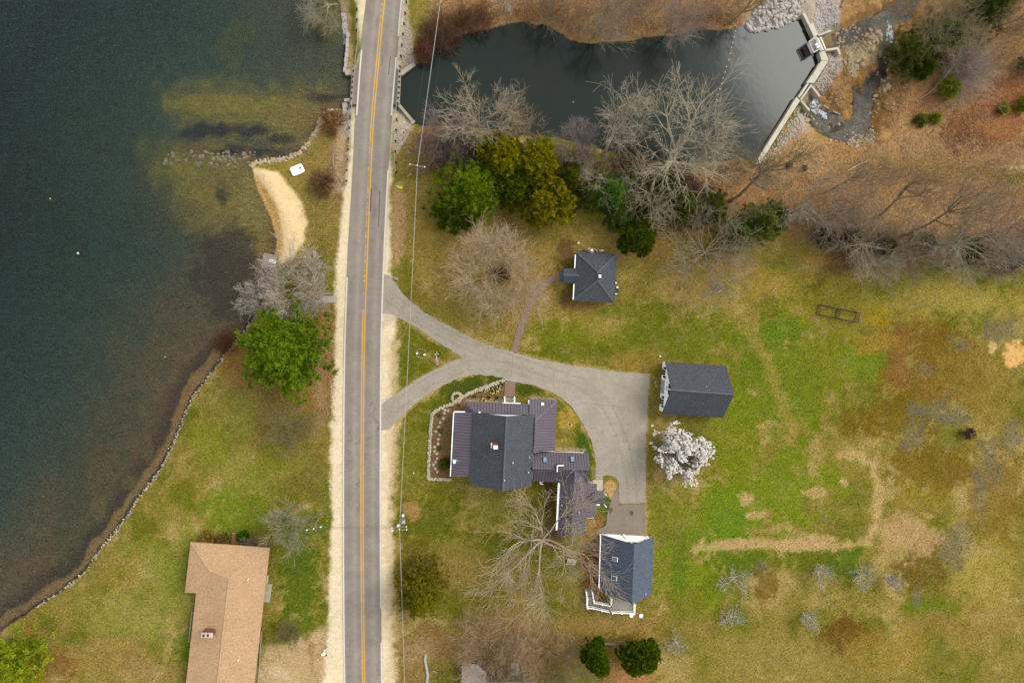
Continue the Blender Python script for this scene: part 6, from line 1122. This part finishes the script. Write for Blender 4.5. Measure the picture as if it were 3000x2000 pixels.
bare_tree('pale bare tree on the pond bank behind the yellow-green cedar', (1392, 402), 13, 6.4, (210, 192, 160), 8, 9, .25, kids=(5, 5, 4), lean=(.5, 1.5), tr=.34); bare_tree('purplish bare thicket tree at the pond corner nearest the bridge', (1296, 412), 6.5, 4.0, (174, 150, 138), 9, 12, .06, kids=(6, 5, 4), name='bare_tree', rmin=.014)
bare_tree('low lilac-grey thicket below the pale pond bank tree', (1352, 432), 5.5, 4.2, (164, 138, 126), 10, 12, .06, kids=(6, 5, 4), rmin=.014); bare_tree('slender upright bare tree right of the yellow-green cedar', (1510, 392), 11, 2.9, (190, 162, 128), 11, 7, .2, kids=(6, 5, 4), upb=.45)
bare_tree('tall pale bare tree on the middle of the south pond bank', (1766, 452), 15, 5.0, (210, 194, 164), 12, 8, .25, kids=(5, 5, 4), lean=(1.2, 3.0), tr=.34); bare_tree('largest gnarled bare tree leaning out over the pond', (1926, 520), 17, 9.5, (212, 198, 166), 13, 7, .25, kids=(8, 5, 3), lean=(2.0, 4.2), tr=.6, upb=.15, wob=.24, rmin=.02)
bare_tree('lilac-grey bare bush left of the tall pond bank tree', (1688, 446), 6.5, 4.2, (184, 164, 154), 14, 12, .08, kids=(6, 5, 4)); bare_tree('bare tree with whitish limbs in front of the gnarled pond tree', (1880, 566), 9, 6.2, (202, 184, 154), 15, 9, .25, kids=(5, 5, 4), rise=.35, arc=(2.2, 6.0)); bare_tree('bleached slanting tree beside the gold-green cedar', (1752, 516), 8, 5.0, (204, 190, 164), 16, 6, .3, kids=(5, 4, 4), rise=.3, arc=(3.4, 5.3))
bare_tree('second bare crown between the gnarled tree and the dam', (2010, 505), 12, 5.0, (190, 172, 138), 17, 7, .3, kids=(5, 5, 4), lean=(.6, .8)); bare_tree('curved dark-trunked tree at the south end of the dam', (2142, 588), 15, 6.2, (150, 136, 104), 18, 8, .45, kids=(6, 5, 4), lean=(2.5, 4.0), tr=.36, wob=.24); bare_tree('thin brown bare tree at the dam shoreline', (2105, 505), 8, 4.4, (176, 150, 124), 19, 8, .15, kids=(6, 5, 4))
bare_tree('bare tree with drooping white limbs at the left of the leaf belt', (2322, 622), 10, 5.6, (196, 180, 154), 20, 9, .3, kids=(5, 5, 4), rise=.4, wob=.28); bare_tree('tall leaning dark-trunked tree in the middle of the leaf belt', (2556, 640), 15, 5.6, (146, 128, 98), 21, 6, .5, kids=(5, 5, 4), lean=(1.2, 4.5), tr=.3, twigcol=(166, 140, 112)); bare_tree('tall slanting tree right of the middle of the leaf belt', (2640, 690), 18, 6.5, (150, 134, 106), 22, 6, .5, kids=(5, 5, 4), lean=(2.2, 3.4), tr=.32, twigcol=(164, 138, 112))
bare_tree('bare tree with spidery limbs above the field edge', (2496, 722), 11, 7.0, (186, 172, 144), 23, 10, .4, kids=(5, 5, 4), rise=.4, wob=.28, arc=(2.8, 6.6)); bare_tree('very tall bare tree slanting out of the right edge', (2700, 722), 20, 7.5, (174, 162, 134), 24, 10, .45, kids=(6, 5, 4), tr=.34, rise=.55, wob=.26, lean=(.5, -.5)); bare_tree('bare brown tree at the right edge of the leaf belt', (2850, 700), 12, 6.5, (168, 144, 120), 25, 9, .3, kids=(6, 5, 4)); bare_tree('thin bare tree above the field frame', (2600, 760), 9, 6.0, (176, 152, 126), 26, 9, .2, kids=(6, 5, 4), rmin=.013, rise=.3)
bare_tree('lilac bare tree filling the left of the leaf belt', (2400, 640), 11, 6.5, (172, 148, 126), 27, 10, .2, kids=(6, 5, 4), rmin=.013); bare_tree('slim bare tree on the leaf litter right of the dam', (2420, 560), 12, 4.5, (168, 148, 122), 28, 6, .4, kids=(5, 5, 4), lean=(2.0, 1.5))
bare_tree('twin-trunked bare tree at the pond edge on the north bank', (1736, 112), 13, 5.0, (180, 160, 136), 29, 8, .2, kids=(6, 5, 4), lean=(.6, .5), rmin=.014); bare_tree('lilac bare tree on the north bank right of the twin trunks', (1948, 104), 11, 5.4, (186, 164, 148), 30, 9, .2, kids=(6, 5, 4), rmin=.013); bare_tree('bare tree leaning away from the pond beside the riprap', (2138, 70), 12, 4.4, (158, 142, 114), 31, 7, .3, kids=(6, 5, 4), lean=(1.6, 1.4)); bare_tree('white-barked small tree at the top edge left of the pond', (1466, 44), 7, 2.6, (222, 210, 196), 32, 5, .3, kids=(4, 4, 3), lean=(.3, .8))
bare_tree('dark bare tree behind the north bank near the middle', (1610, 62), 9, 4.2, (164, 138, 110), 33, 8, .2, kids=(6, 5, 4), rmin=.013); bare_tree('brown bare tree at the top edge above the pond middle', (1830, 40), 10, 4.6, (172, 146, 122), 34, 8, .2, kids=(6, 5, 4), rmin=.013)
bare_tree('fan of pale stems spraying out over the rust-coloured ground', (2692, 292), 9, 6.5, (192, 170, 152), 35, 16, .04, kids=(6, 5, 4), lean=(2.5, 1.6), upb=.02, wob=.09, rise=.45, arc=(-.1, 1.35), rmin=.017); bare_tree('spreading bare tree above the stream evergreens', (2690, 120), 11, 6.4, (170, 152, 116), 36, 10, .3, kids=(6, 5, 4), rmin=.014); bare_tree('bare brown tree at the top right corner', (2900, 90), 10, 5.5, (160, 132, 104), 37, 9, .2, kids=(6, 5, 4), rmin=.013); bare_tree('bare tree reaching down over the upper stream', (2570, 40), 8, 4.6, (164, 144, 108), 38, 8, .2, kids=(5, 5, 4), rmin=.013)
bare_tree('pale bare tree leaning over the lake at the top edge', (992, 14), 6.5, 3.6, (190, 180, 152), 39, 9, .12, lean=(-1.6, -.4), kids=(6, 5, 4), arc=(1.8, 5.2), rise=.3)
bare_tree('wide fan of bare stems beside the grey-roofed house', (1425, 1878), 6.5, 5.6, (186, 158, 124), 40, 17, .05, kids=(6, 5, 4), upb=.06, wob=.12, rise=.5); bare_tree('second fan of bare stems left of the dark evergreen column', (1608, 1904), 7, 5.6, (176, 150, 116), 41, 15, .05, kids=(6, 5, 4), upb=.06, wob=.12, rise=.55); bare_tree('tangle of bare stems over the grey roof', (1470, 1945), 3.5, 2.4, (172, 146, 116), 42, 6, .05, kids=(6, 5, 4), rmin=.013); bare_tree('bare shrub between ranch house and road', (856, 1838), 3, 2.2, (142, 122, 90), 43, 11, .06, kids=(5, 5, 4), rmin=.011, name='bare_shrub', cat='shrub')
for k, (x, y, h, R, lb) in enumerate(((2140, 1684, 3.6, 3.2, 'largest grey apple tree nearest the garage'), (2134, 1796, 3, 2.0, 'small grey apple tree below the largest one'), (2386, 1668, 3.2, 2.2, 'grey apple tree in the upper middle of the orchard'), (2352, 1796, 3.2, 2.3, 'grey apple tree on the green patch of the orchard'), (2512, 1678, 3.2, 2.6, 'apple tree with a dark forked trunk'), (2592, 1690, 3, 2.2, 'rightmost thin apple tree of the upper row'), (1974, 1872, 3, 2.0, 'thin grey apple tree nearest the dark evergreens'))): bare_tree(lb, (x, y), h, R, (206, 200, 184), 80 + k, 8, .35, kids=(5, 3, 1), rise=.35, wob=.34, tr=.2, rmin=.022, name='apple_tree', group='bare apple trees in the field')
for k, (x, y, h, R, c, lb) in enumerate(((978, 362, 2.6, 2.4, (130, 74, 44), 'rust red shrub at the end of the lake wall'), (1292, 112, 3.4, 3.8, (126, 88, 62), 'brown thicket on the bank under the thick cable'), (1238, 170, 2.2, 1.8, (140, 84, 50), 'rust brown shrub by the bridge wing wall'), (1392, 62, 3, 3.2, (134, 92, 62), 'brown brush on the north bank left of the pond'), (668, 1004, 2.0, 2.0, (120, 66, 44), 'red-brown shrub at the water beside the big pine'), (952, 540, 2.2, 2.4, (122, 86, 64), 'dark brown shrub in the grass below the lake guardrail'), (2828, 1266, 1.4, 1.3, (104, 76, 66), 'small round dark shrub alone in the field'), (738, 1584, 1.8, 1.5, (150, 132, 112), 'grey twiggy shrub at the ranch house corner'), (1748, 1600, 2.2, 1.4, (176, 120, 76), 'orange-brown hedge shrub at the top of the garage wall'), (1746, 1644, 2.4, 1.6, (170, 118, 74), 'orange-brown hedge shrub in the middle of the garage wall'), (1742, 1690, 2.4, 1.6, (172, 124, 80), 'orange-brown hedge shrub at the bottom of the garage wall'), (2010, 1340, 2.0, 2.6, (140, 110, 78), 'low bare brush under the blossoming tree'), (1470, 800, 1.6, 1.8, (126, 96, 60), 'dark brush at the foot of the round lawn tree'), (1850, 470, 4, 4.2, (104, 84, 66), 'dark brush on the south pond bank'), (1990, 560, 3.2, 4.2, (146, 104, 76), 'reddish brush behind the gnarled pond tree'), (2900, 760, 3, 4.0, (142, 104, 82), 'reddish brush at the right end of the leaf belt'), (2470, 760, 2.6, 4.0, (150, 116, 84), 'tan brush below the spidery tree'), (1330, 470, 3, 3.4, (150, 116, 92), 'pinkish brush left of the bright green pine'), (2310, 486, .5, .6, (112, 70, 44), 'small dark brown leaf clump right of the dam end'), (2355, 494, .5, .55, (112, 66, 42), 'second dark brown leaf clump on the litter'))):
    bare_tree(lb, (x, y), h, R, c, 120 + k, 14, .04, kids=(6, 5, 3), upb=.12, wob=.2, tr=.07, rmin=.013, name='bare_shrub', cat='shrub', group='bare shrubs')
# ---------------------------------------------------------------- evergreens
def leaf_tris(rng, C_, D_, k, Ln, w, col, col2, colv, spread=.8, upw=.35, down=0.0, gain=2.2):
    """k blades per clump centre C_ with outward direction D_"""
    M = len(C_); n = M * k; c = np.repeat(C_, k, 0) + rng.normal(0, Ln * .32, (n, 3)); d = np.repeat(D_, k, 0) * .7 + rng.normal(0, spread, (n, 3)) + np.array([0, 0, upw - down]); d /= np.linalg.norm(d, axis=1, keepdims=True) + 1e-9
    s = np.cross(d, np.array([0, 0, 1.]) + rng.normal(0, .55, (n, 3))); s /= np.linalg.norm(s, axis=1, keepdims=True) + 1e-9; L_ = Ln * rng.uniform(.6, 1.25, (n, 1)); V_ = np.stack([c - s * w, c + s * w, c + d * L_], 1).reshape(-1, 3)
    f = np.repeat(np.clip(rng.normal(.5, colv, (M, 1)), 0, 1), k, 0); f = np.clip(f + rng.normal(0, .12, (n, 1)), 0, 1); cc = (np.array(A(*col)) * f + np.array(A(*col2)) * (1 - f)) * gain; return V_, np.repeat(cc, 3, 0)
def evergreen(label, base, h, R, col, col2, seed, kind='pine', clumps=520, sx=1.0, sy=1.0, name='evergreen_tree', group='evergreen trees', cat='tree', lean=(0, 0), lo=.12, bare=0.0):
    R *= 1.1; rng = np.random.default_rng(seed); b0 = G(*base); t = thing(name, label, cat, b0, group); rg = random.Random(seed)
    MB().tube((0, 0, -.2), (lean[0], lean[1], h * .97), max(.06, h * .018), .02, 7).build('trunk', mat('evergreen_bark', A(120, 100, 82), .95, .3, 2), t, world=False)
    br = []; C_, D_ = [], []
    if kind in ('pine', 'hemlock'):
        tiers = int(h * (1.5 if kind == 'pine' else 1.9)); per = max(2, clumps // (tiers * 7))
        for i in range(tiers):
            f = i / max(1, tiers - 1); z = h * (lo + (1 - lo) * f); rad = R * ((1 - f) ** (.75 if kind == 'pine' else .9) * .93 + .07) * (1.0 if i > 0 else .85); nb = 7 if kind == 'pine' else 9
            a0_ = rng.uniform(0, 6.28)
            for k in range(nb):
                a = a0_ + 6.283 * (k + rng.uniform(-.3, .3)) / nb; rl_ = rad * rng.uniform(.72, 1.12); dz = (.28 if kind == 'pine' else -.02) * rl_; e = np.array([math.cos(a) * rl_ * sx, math.sin(a) * rl_ * sy, dz]); o_ = np.array([lean[0] * (z / h), lean[1] * (z / h), z]); br.append((Vector(o_), Vector(o_ + e), .05 * (1 - f) + .02, .012))
                for s in np.sort(rng.uniform(.25 + bare, 1.0, per)): C_.append(o_ + e * s + np.array([*(np.clip(rng.normal(0, 1, 2), -1.6, 1.6) * (.1 * rl_ * (.4 + s)).clip(0, .55)), rng.normal(0, .12)])); D_.append(e / (np.linalg.norm(e) + 1e-6))
        V_, T_ = leaf_tris(rng, np.array(C_), np.array(D_), 22 if kind == 'pine' else 20, .5 if kind == 'pine' else .42, .12 if kind == 'pine' else .09, col, col2, .22, .75, .45 if kind == 'pine' else .1)
    else:   # dense cedar crown: lobes of sprays over the whole surface
        nl = 26; lob = []; lo0 = .04 if R / h < .25 else .15
        for k in range(nl): a = rng.uniform(0, 6.283); f = rng.uniform(.1, 1); rr_ = R * (1 - f ** 1.6) ** .6 * rng.uniform(.45, .8); lob.append((np.array([math.cos(a) * rr_ * sx, math.sin(a) * rr_ * sy, h * (lo0 + (.95 - lo0) * f)]), R * rng.uniform(.26, .42), rng.uniform(-.35, .35)))
        lob.append((np.array([0, 0, h * .5]), R * .7, 0)); per = clumps // nl
        fl = []
        for c, r, tn in lob:
            d = rng.normal(0, 1, (per, 3)); d[:, 2] = np.abs(d[:, 2]) * .9 - .15; d /= np.linalg.norm(d, axis=1, keepdims=True); C_.append(c + d * r * np.array([1, 1, 1.15]) * rng.uniform(.75, 1.05, (per, 1))); D_.append(d)
        V_, T_ = leaf_tris(rng, np.concatenate(C_), np.concatenate(D_), 18, .36, .12, col, col2, .26, .6, .5)
    V_[:, 2] = np.maximum(V_[:, 2], .05); o = bpy.data.objects.new('crown', np_mesh('crown', V_, np.arange(len(V_)).reshape(-1, 3), attr_mat('needles', .85, .2, 3, .04, .45), T_)); COL.objects.link(o); o.parent = t; o['kind'] = 'stuff'
    if br: o = bpy.data.objects.new('branches', seg_mesh('branches', br, mat('evergreen_branch', A(150, 132, 104), .95, .2, 2))); COL.objects.link(o); o.parent = t; o['kind'] = 'stuff'
    return t
GP, GP2 = (112, 138, 34), (48, 78, 14)
evergreen('bright green pine at the top of the lawn by the pond', (1372, 575), 12, 6.0, (122, 138, 22), (60, 86, 10), 201, 'pine', 1300, lo=.2); evergreen('low green pine boughs at the foot of the bright pine', (1330, 632), 4, 3.6, (84, 100, 12), (56, 76, 10), 202, 'pine', 380, sx=1.3, lo=.15)
evergreen('yellow-green cedar nearest the pond', (1462, 480), 9.5, 5.0, (158, 146, 12), (84, 98, 8), 203, 'cedar', 1100); evergreen('yellow-green cedar right of the first one at the pond', (1556, 490), 9, 4.8, (150, 142, 14), (80, 94, 8), 204, 'cedar', 1000); evergreen('gold and dark green cedar facing the cottage', (1592, 604), 9, 5.0, (156, 140, 22), (58, 72, 10), 205, 'cedar', 1100, sy=1.1); evergreen('dark green cedar between the bright pine and the gold cedar', (1500, 560), 8, 3.8, (96, 106, 10), (52, 70, 8), 206, 'cedar', 800)
evergreen('big round pine on the lake lawn', (858, 1020), 13.5, 8.2, (124, 144, 28), (68, 96, 14), 207, 'pine', 2300, lo=.15); evergreen('light green pine cut by the bottom left corner', (106, 1890), 11, 5.6, (164, 168, 40), (94, 118, 20), 208, 'pine', 800, lo=.2)
evergreen('sparse dark hemlock beside the road near the bottom', (1236, 1694), 13.5, 4.9, (128, 118, 24), (80, 82, 14), 209, 'hemlock', 1150, lo=.08, sy=1.15, bare=.05); evergreen('dark green evergreen column near the bottom edge', (1718, 1866), 12.5, 2.4, (84, 104, 16), (44, 64, 10), 210, 'cedar', 1500); evergreen('round dark green evergreen right of the lattice arbor', (1852, 1882), 8, 3.9, (92, 106, 10), (46, 66, 8), 211, 'cedar', 1100); evergreen('rounded evergreen at the cottage back corner', (1848, 704), 6.5, 3.6, (86, 98, 12), (46, 62, 10), 212, 'cedar', 900)
for k, (x, y, h, R, c, c2, kd, lb) in enumerate(((1772, 575, 9, 4.0, (104, 134, 50), (62, 92, 34), 'pine', 'blue-green pine behind the gold cedar'), (1800, 640, 5, 3.0, (92, 108, 48), (66, 82, 34), 'pine', 'small soft green pine north of the cottage'), (2196, 660, 9, 4.4, (108, 114, 38), (60, 70, 22), 'hemlock', 'dark pine at the right of the back yard trees'), (2140, 690, 7, 3.4, (104, 118, 46), (66, 82, 32), 'hemlock', 'green pine below the curved dark-trunked tree'), (1990, 612, 6, 4.8, (96, 100, 36), (66, 74, 30), 'hemlock', 'dull green hemlock behind the wide back yard tree'), (1905, 605, 5, 4.2, (104, 104, 36), (70, 76, 26), 'hemlock', 'dull hemlock beneath the whitish limbs'), (1665, 530, 6, 4.0, (102, 104, 22), (64, 72, 18), 'hemlock', 'olive hemlock right of the gold cedar'), (1835, 545, 4, 2.4, (84, 112, 24), (54, 78, 20), 'pine', 'small bright pine on the south pond bank'), (2410, 690, 4, 2.4, (84, 88, 36), (56, 60, 28), 'hemlock', 'dark understory hemlock at the left of the leaf belt'), (2480, 690, 4, 2.4, (88, 90, 34), (58, 62, 28), 'hemlock', 'dark understory hemlock in the leaf belt'), (2580, 722, 4, 2.2, (84, 88, 38), (56, 62, 28), 'hemlock', 'small understory hemlock above the frame'), (2690, 715, 4, 2.4, (84, 88, 36), (58, 62, 28), 'hemlock', 'understory hemlock right of the spidery tree'), (2820, 738, 4.5, 2.8, (78, 82, 34), (54, 58, 26), 'hemlock', 'understory hemlock near the right edge'), (2950, 760, 4.5, 2.6, (80, 84, 38), (56, 60, 28), 'hemlock', 'understory hemlock at the right edge'),
        (2070, 610, 5, 4.0, (104, 108, 44), (72, 80, 30), 'hemlock', 'soft green hemlock between the wide back yard tree and the dam'), (1720, 575, 5, 3.6, (104, 108, 36), (70, 78, 24), 'hemlock', 'olive hemlock under the bleached slanting tree'), (2250, 640, 6, 3.6, (96, 110, 40), (58, 74, 26), 'hemlock', 'hemlock at the left end of the leaf belt'), (1950, 545, 4, 3.2, (100, 104, 40), (70, 76, 28), 'hemlock', 'low hemlock at the foot of the gnarled pond tree'), (2640, 175, 7, 5.4, (108, 112, 44), (68, 76, 28), 'hemlock', 'hemlock leaning over the stream riffle'), (2730, 130, 8, 5.6, (104, 114, 40), (66, 78, 26), 'hemlock', 'green hemlock right of the stream'), (2850, 40, 9, 6.0, (104, 116, 42), (60, 72, 26), 'hemlock', 'hemlock at the top right corner'), (2690, 210, 4, 2.2, (78, 92, 22), (50, 62, 16), 'hemlock', 'small dark hemlock below the stream hemlocks'), (2762, 268, 3, 2.2, (136, 146, 28), (100, 114, 20), 'cedar', 'small bright green conifer under the pale stem fan'), (2734, 346, .9, 1.0, (140, 148, 34), (104, 114, 24), 'cedar', 'tiny bright conifer on the rust-coloured ground'), (2692, 354, 1.0, 1.1, (112, 116, 46), (84, 90, 34), 'cedar', 'tiny dark conifer left of the bright one'), (2930, 322, 1.4, 1.0, (140, 146, 34), (104, 112, 24), 'cedar', 'tiny conifer near the right edge of the rust ground'), (2986, 312, 2, 1.5, (140, 148, 32), (104, 114, 22), 'cedar', 'small conifer at the right edge'), (2994, 196, 2.6, 1.8, (100, 106, 34), (72, 80, 24), 'cedar', 'small conifer at the right edge above the pale fan'))):
    evergreen(lb, (x, y), h, R, c, c2, 230 + k, kd, int(110 + 85 * R) if R > 2 else 110, lo=.15)
for k, (x, y, h, R, c, c2, lb) in enumerate(((1306, 1357, 1.3, .85, (92, 100, 16), (52, 66, 12), 'dark green shrub against the west wall of the main house'), (611, 1574, 1.4, 1.25, (168, 136, 60), (112, 92, 36), 'yellow-brown shrub at the ranch house wall'), (660, 1580, 1.4, 1.1, (136, 118, 60), (92, 84, 36), 'dull olive shrub beside the red ramp'), (718, 1568, 1.0, 1.1, (70, 110, 16), (50, 84, 10), 'bright green shrub right of the red ramp'))): evergreen(lb, (x, y), h, R, c, c2, 270 + k, 'cedar', 260, name='garden_shrub', group='shrubs by the houses', cat='shrub')
# ---------------------------------------------------------------- scrub and litter that nobody could count
def scrub(label, polys, n, h, col, seed, lean=(0, 0), r=.014):
    rg = random.Random(seed); sg = []; bb_ = [(min(q[0] for q in P), max(q[0] for q in P), min(q[1] for q in P), max(q[1] for q in P)) for P in polys]; k = 0
    while k < n:
        i = rg.randrange(len(polys)); a = bb_[i]; x, y = rg.uniform(a[0], a[1]), rg.uniform(a[2], a[3])
        if not inpoly(x, y, polys[i]): continue
        k += 1; p = G(x, y); hh = h * rg.uniform(.4, 1.2); d = Vector((rg.uniform(-.7, .7) + lean[0], rg.uniform(-.7, .7) + lean[1], 1)).normalized(); q = p
        for s in range(4):
            d = (d + vn(rg) * .16).normalized(); e = q + d * hh / 3; sg.append((q, e, r * (1.9 - .3 * s), r * (1.6 - .3 * s)))
            for z in range(2 if s else 0): f = (d + vn(rg) * .75).normalized(); w = q.lerp(e, rg.random()); u = w + f * hh * rg.uniform(.15, .34); sg.append((w, u, r, r * .8)); g_ = (f + vn(rg) * .6).normalized(); sg.append((w.lerp(u, .5), w.lerp(u, .5) + g_ * hh * .16, r * .8, r * .7))
            q = e
    o = bpy.data.objects.new('scrub', seg_mesh('scrub', sg, mat('scrub_%d_%d_%d' % col, A(*col), .95, .25, 1))); COL.objects.link(o); return tag(o, label, 'scrub', kind='stuff')
scrub('grey-brown bare scrub along the top edge of the field', [[(2250, 590), (2500, 640), (2750, 680), (3040, 690), (3040, 815), (2800, 790), (2600, 790), (2420, 750), (2280, 680)]], 1300, 3.6, (180, 156, 132), 1, (0, .1))
scrub('brown bare scrub right of the stream at the top right', [[(2610, -20), (3060, -20), (3060, 270), (2860, 240), (2760, 190), (2640, 120)]], 620, 4.2, (172, 148, 120), 2); scrub('lilac-brown brush on the south pond bank', [[(1230, 400), (1440, 420), (1400, 500), (1260, 490)], [(1640, 440), (1850, 460), (2010, 490), (2080, 580), (1800, 580), (1680, 510)]], 1100, 3.6, (176, 152, 130), 3)
scrub('brown brush between the road and the pond at the top', [[(1236, 70), (1300, 40), (1430, 40), (1400, 100), (1270, 150)]], 320, 2.6, (138, 100, 74), 4); scrub('low dead stems on the leaf litter right of the dam', [[(2240, 520), (2900, 470), (3040, 560), (3040, 660), (2400, 620)]], 420, 2.4, (178, 146, 114), 5, (.2, .1)); scrub('dead stems and twigs on the rust-coloured ground', [[(2640, 250), (3040, 220), (3040, 450), (2760, 470)]], 260, 1.6, (176, 130, 96), 6); scrub('thin bare brush along the top of the north bank', [[(1450, -20), (2200, -20), (2180, 60), (1980, 90), (1700, 100), (1460, 50)]], 520, 3.2, (182, 150, 122), 7)
DRV_OUT = UP + RIGHT + INNER + LOW + VTIP
KEEP_OFF = [DRV_OUT, APR, RL + RR[::-1], [(p[0] - 12, p[1]) for p in RL] + [(p[0] + 3, p[1]) for p in RL][::-1], [(p[0] - 3, p[1]) for p in RR] + [(p[0] + 22, p[1]) for p in RR][::-1], GARDEN, [(1477, 1110), (1513, 1116), (1508, 1185), (1476, 1185)], [(1498, 1030), (1506, 1000), (1519, 955), (1536, 910), (1553, 872), (1577, 836), (1606, 811), (1640, 798), (1640, 820), (1616, 831), (1592, 851), (1570, 882), (1554, 912), (1538, 958), (1524, 1005), (1518, 1034)], [(1840, 1792), (1890, 1792), (1890, 1812), (1840, 1812)]]
def litter(label, name, polys, n, size, cols, seed, up=.0, z=.05, own=.55):
    rng = np.random.default_rng(seed); xs = []
    for P in polys:
        x0, x1, y0, y1 = min(q[0] for q in P), max(q[0] for q in P), min(q[1] for q in P), max(q[1] for q in P); k = int(n * (x1 - x0) * (y1 - y0) / sum((max(q[0] for q in T) - min(q[0] for q in T)) * (max(q[1] for q in T) - min(q[1] for q in T)) for T in polys))
        a = np.stack([rng.uniform(x0, x1, k), rng.uniform(y0, y1, k)], 1); xs.append(a[inside(a[:, 0], a[:, 1], P)])
    a = np.concatenate(xs); d = np.stack([(a[:, 0] - 1500) / 2000, (1000 - a[:, 1]) / 2000, -np.ones(len(a))], 1) @ RM.T; t = -CN[2] / d[:, 2]; p = CN + d * t[:, None]
    for _ in range(2):
        i = np.clip(np.searchsorted(gx, p[:, 0]) - 1, 0, NX - 2); j = np.clip(np.searchsorted(gy, p[:, 1]) - 1, 0, NY - 2); zz = Z[j, i]; p = CN + d * ((zz - CN[2]) / d[:, 2])[:, None]
    ok = (wat[j, i] < -5) & (sd_[j, i] > 3)
    for P in KEEP_OFF: ok &= ~inside(a[:, 0], a[:, 1], P)
    p = p[ok]; zz = np.maximum.reduce([Z[j, i], Z[j, i + 1], Z[j + 1, i], Z[j + 1, i + 1]])[ok]; m = len(p); th = rng.uniform(0, 6.283, m); s = size * rng.uniform(.5, 1.4, m); u = np.stack([np.cos(th), np.sin(th), rng.normal(0, .25 + up, m)], 1) * s[:, None]; w = np.stack([-np.sin(th), np.cos(th), rng.normal(0, .25 + up, m)], 1) * (s * .55)[:, None]; c = np.stack([p[:, 0], p[:, 1], zz + z + up * s], 1)
    V_ = np.stack([c - u, c - w, c + u, c + w], 1).reshape(-1, 3); T_ = np.array([A(*q) for q in cols])[rng.integers(0, len(cols), m)] * own + C[j, i][ok] * rng.uniform(.6, 1.45, (m, 1)) * (1 - own); o = bpy.data.objects.new(name, np_mesh(name, V_, np.arange(m * 4).reshape(-1, 4), attr_mat('litter', .9, .1, 3), np.repeat(T_, 4, 0))); COL.objects.link(o); return tag(o, label, name.replace('_', ' '), kind='stuff')
LC = [(196, 156, 108), (176, 130, 84), (206, 170, 126), (150, 106, 70), (184, 140, 96), (214, 184, 148), (120, 84, 56)]
litter('fallen brown leaves over the wooded banks', 'leaf_litter', [[(1240, -30), (2180, -30), (2170, 84), (1960, 110), (1700, 130), (1560, 76), (1300, 130)], [(2230, 470), (2420, 420), (2640, 400), (3060, 420), (3060, 720), (2500, 690), (2250, 560)], [(2560, 240), (2800, 180), (3060, 200), (3060, 480), (2640, 470)], [(1180, 380), (1270, 390), (1300, 500), (1180, 520)], [(2420, 180), (2500, 190), (2490, 330), (2420, 300)]], 42000, .17, LC, 1)
litter('scattered leaves under the trees by the pond and the lake pine', 'leaf_litter', [[(1300, 600), (1700, 620), (2240, 600), (2260, 520), (1800, 560), (1400, 520)], [(690, 900), (980, 900), (985, 1240), (760, 1180)], [(1160, 1780), (1700, 1820), (1820, 2020), (1180, 2020)], [(860, 440), (1010, 440), (990, 800), (900, 780)]], 12000, .14, LC, 2)
GC = [(190, 166, 110), (176, 152, 88), (152, 136, 66), (118, 120, 36), (100, 110, 28), (200, 178, 128), (140, 128, 52)]
litter('tufts of straw and green grass across the lawns and field', 'grass_tufts', [[(1170, 560), (2100, 640), (2300, 740), (3060, 800), (3060, 2030), (1170, 2030)], [(700, 1040), (985, 1000), (960, 1900), (560, 2030), (0, 2030), (20, 1850), (380, 1510), (560, 1180)], [(900, 420), (1000, 420), (985, 1000), (720, 1000), (900, 760)]], 60000, .12, GC, 3, .3, .05, .22)
# ---------------------------------------------------------------- the blossoming tree
t, tips = bare_tree('white blossoming tree between the outbuilding and the driveway', (1972, 1314), 6, 3.9, (150, 134, 116), 300, 12, .12, kids=(7, 6, 5), upb=.12, wob=.16, name='blossoming_tree', group='blossoming tree', rmin=.012)
rng = np.random.default_rng(5); tp = np.array([tuple(p) for p in tips]); gap = fbm(tp[:, 0] * 1.0 + 40, tp[:, 1] + 40, 77, 1.9, 2); tp = tp[(gap > -.2) & (tp[:, 2] > .8)]
dn_ = rng.normal(0, 1, tp.shape); dn_[:, 2] = np.abs(dn_[:, 2]); V_, T_ = leaf_tris(rng, tp, dn_ / np.linalg.norm(dn_, axis=1, keepdims=True), 22, .2, .1, (255, 252, 246), (250, 240, 230), .3, .9, .5, 0.0, 1.75)
o = bpy.data.objects.new('blossoms', np_mesh('blossoms', V_, np.arange(len(V_)).reshape(-1, 3), attr_mat('petals', .7, .08, 5, .2, .3), T_)); COL.objects.link(o); o.parent = t; o['kind'] = 'stuff'
# fallen petals on the lawn below
b = MB(); rg = random.Random(9); p0 = G(1970, 1350)
for k in range(260): a = rg.uniform(0, 6.28); r = abs(rg.gauss(0, 3.2)); x, y = p0.x + r * math.cos(a), p0.y + r * math.sin(a); b.box((x, y, gz(x, y) + .06), (.09, .09, .02), rz=a)
tag(b.build('fallen_petals', mat('petal_white', A(240, 232, 222), .8, .05, 4)), 'white petals scattered on the grass under the blossoming tree', 'petals', kind='stuff')
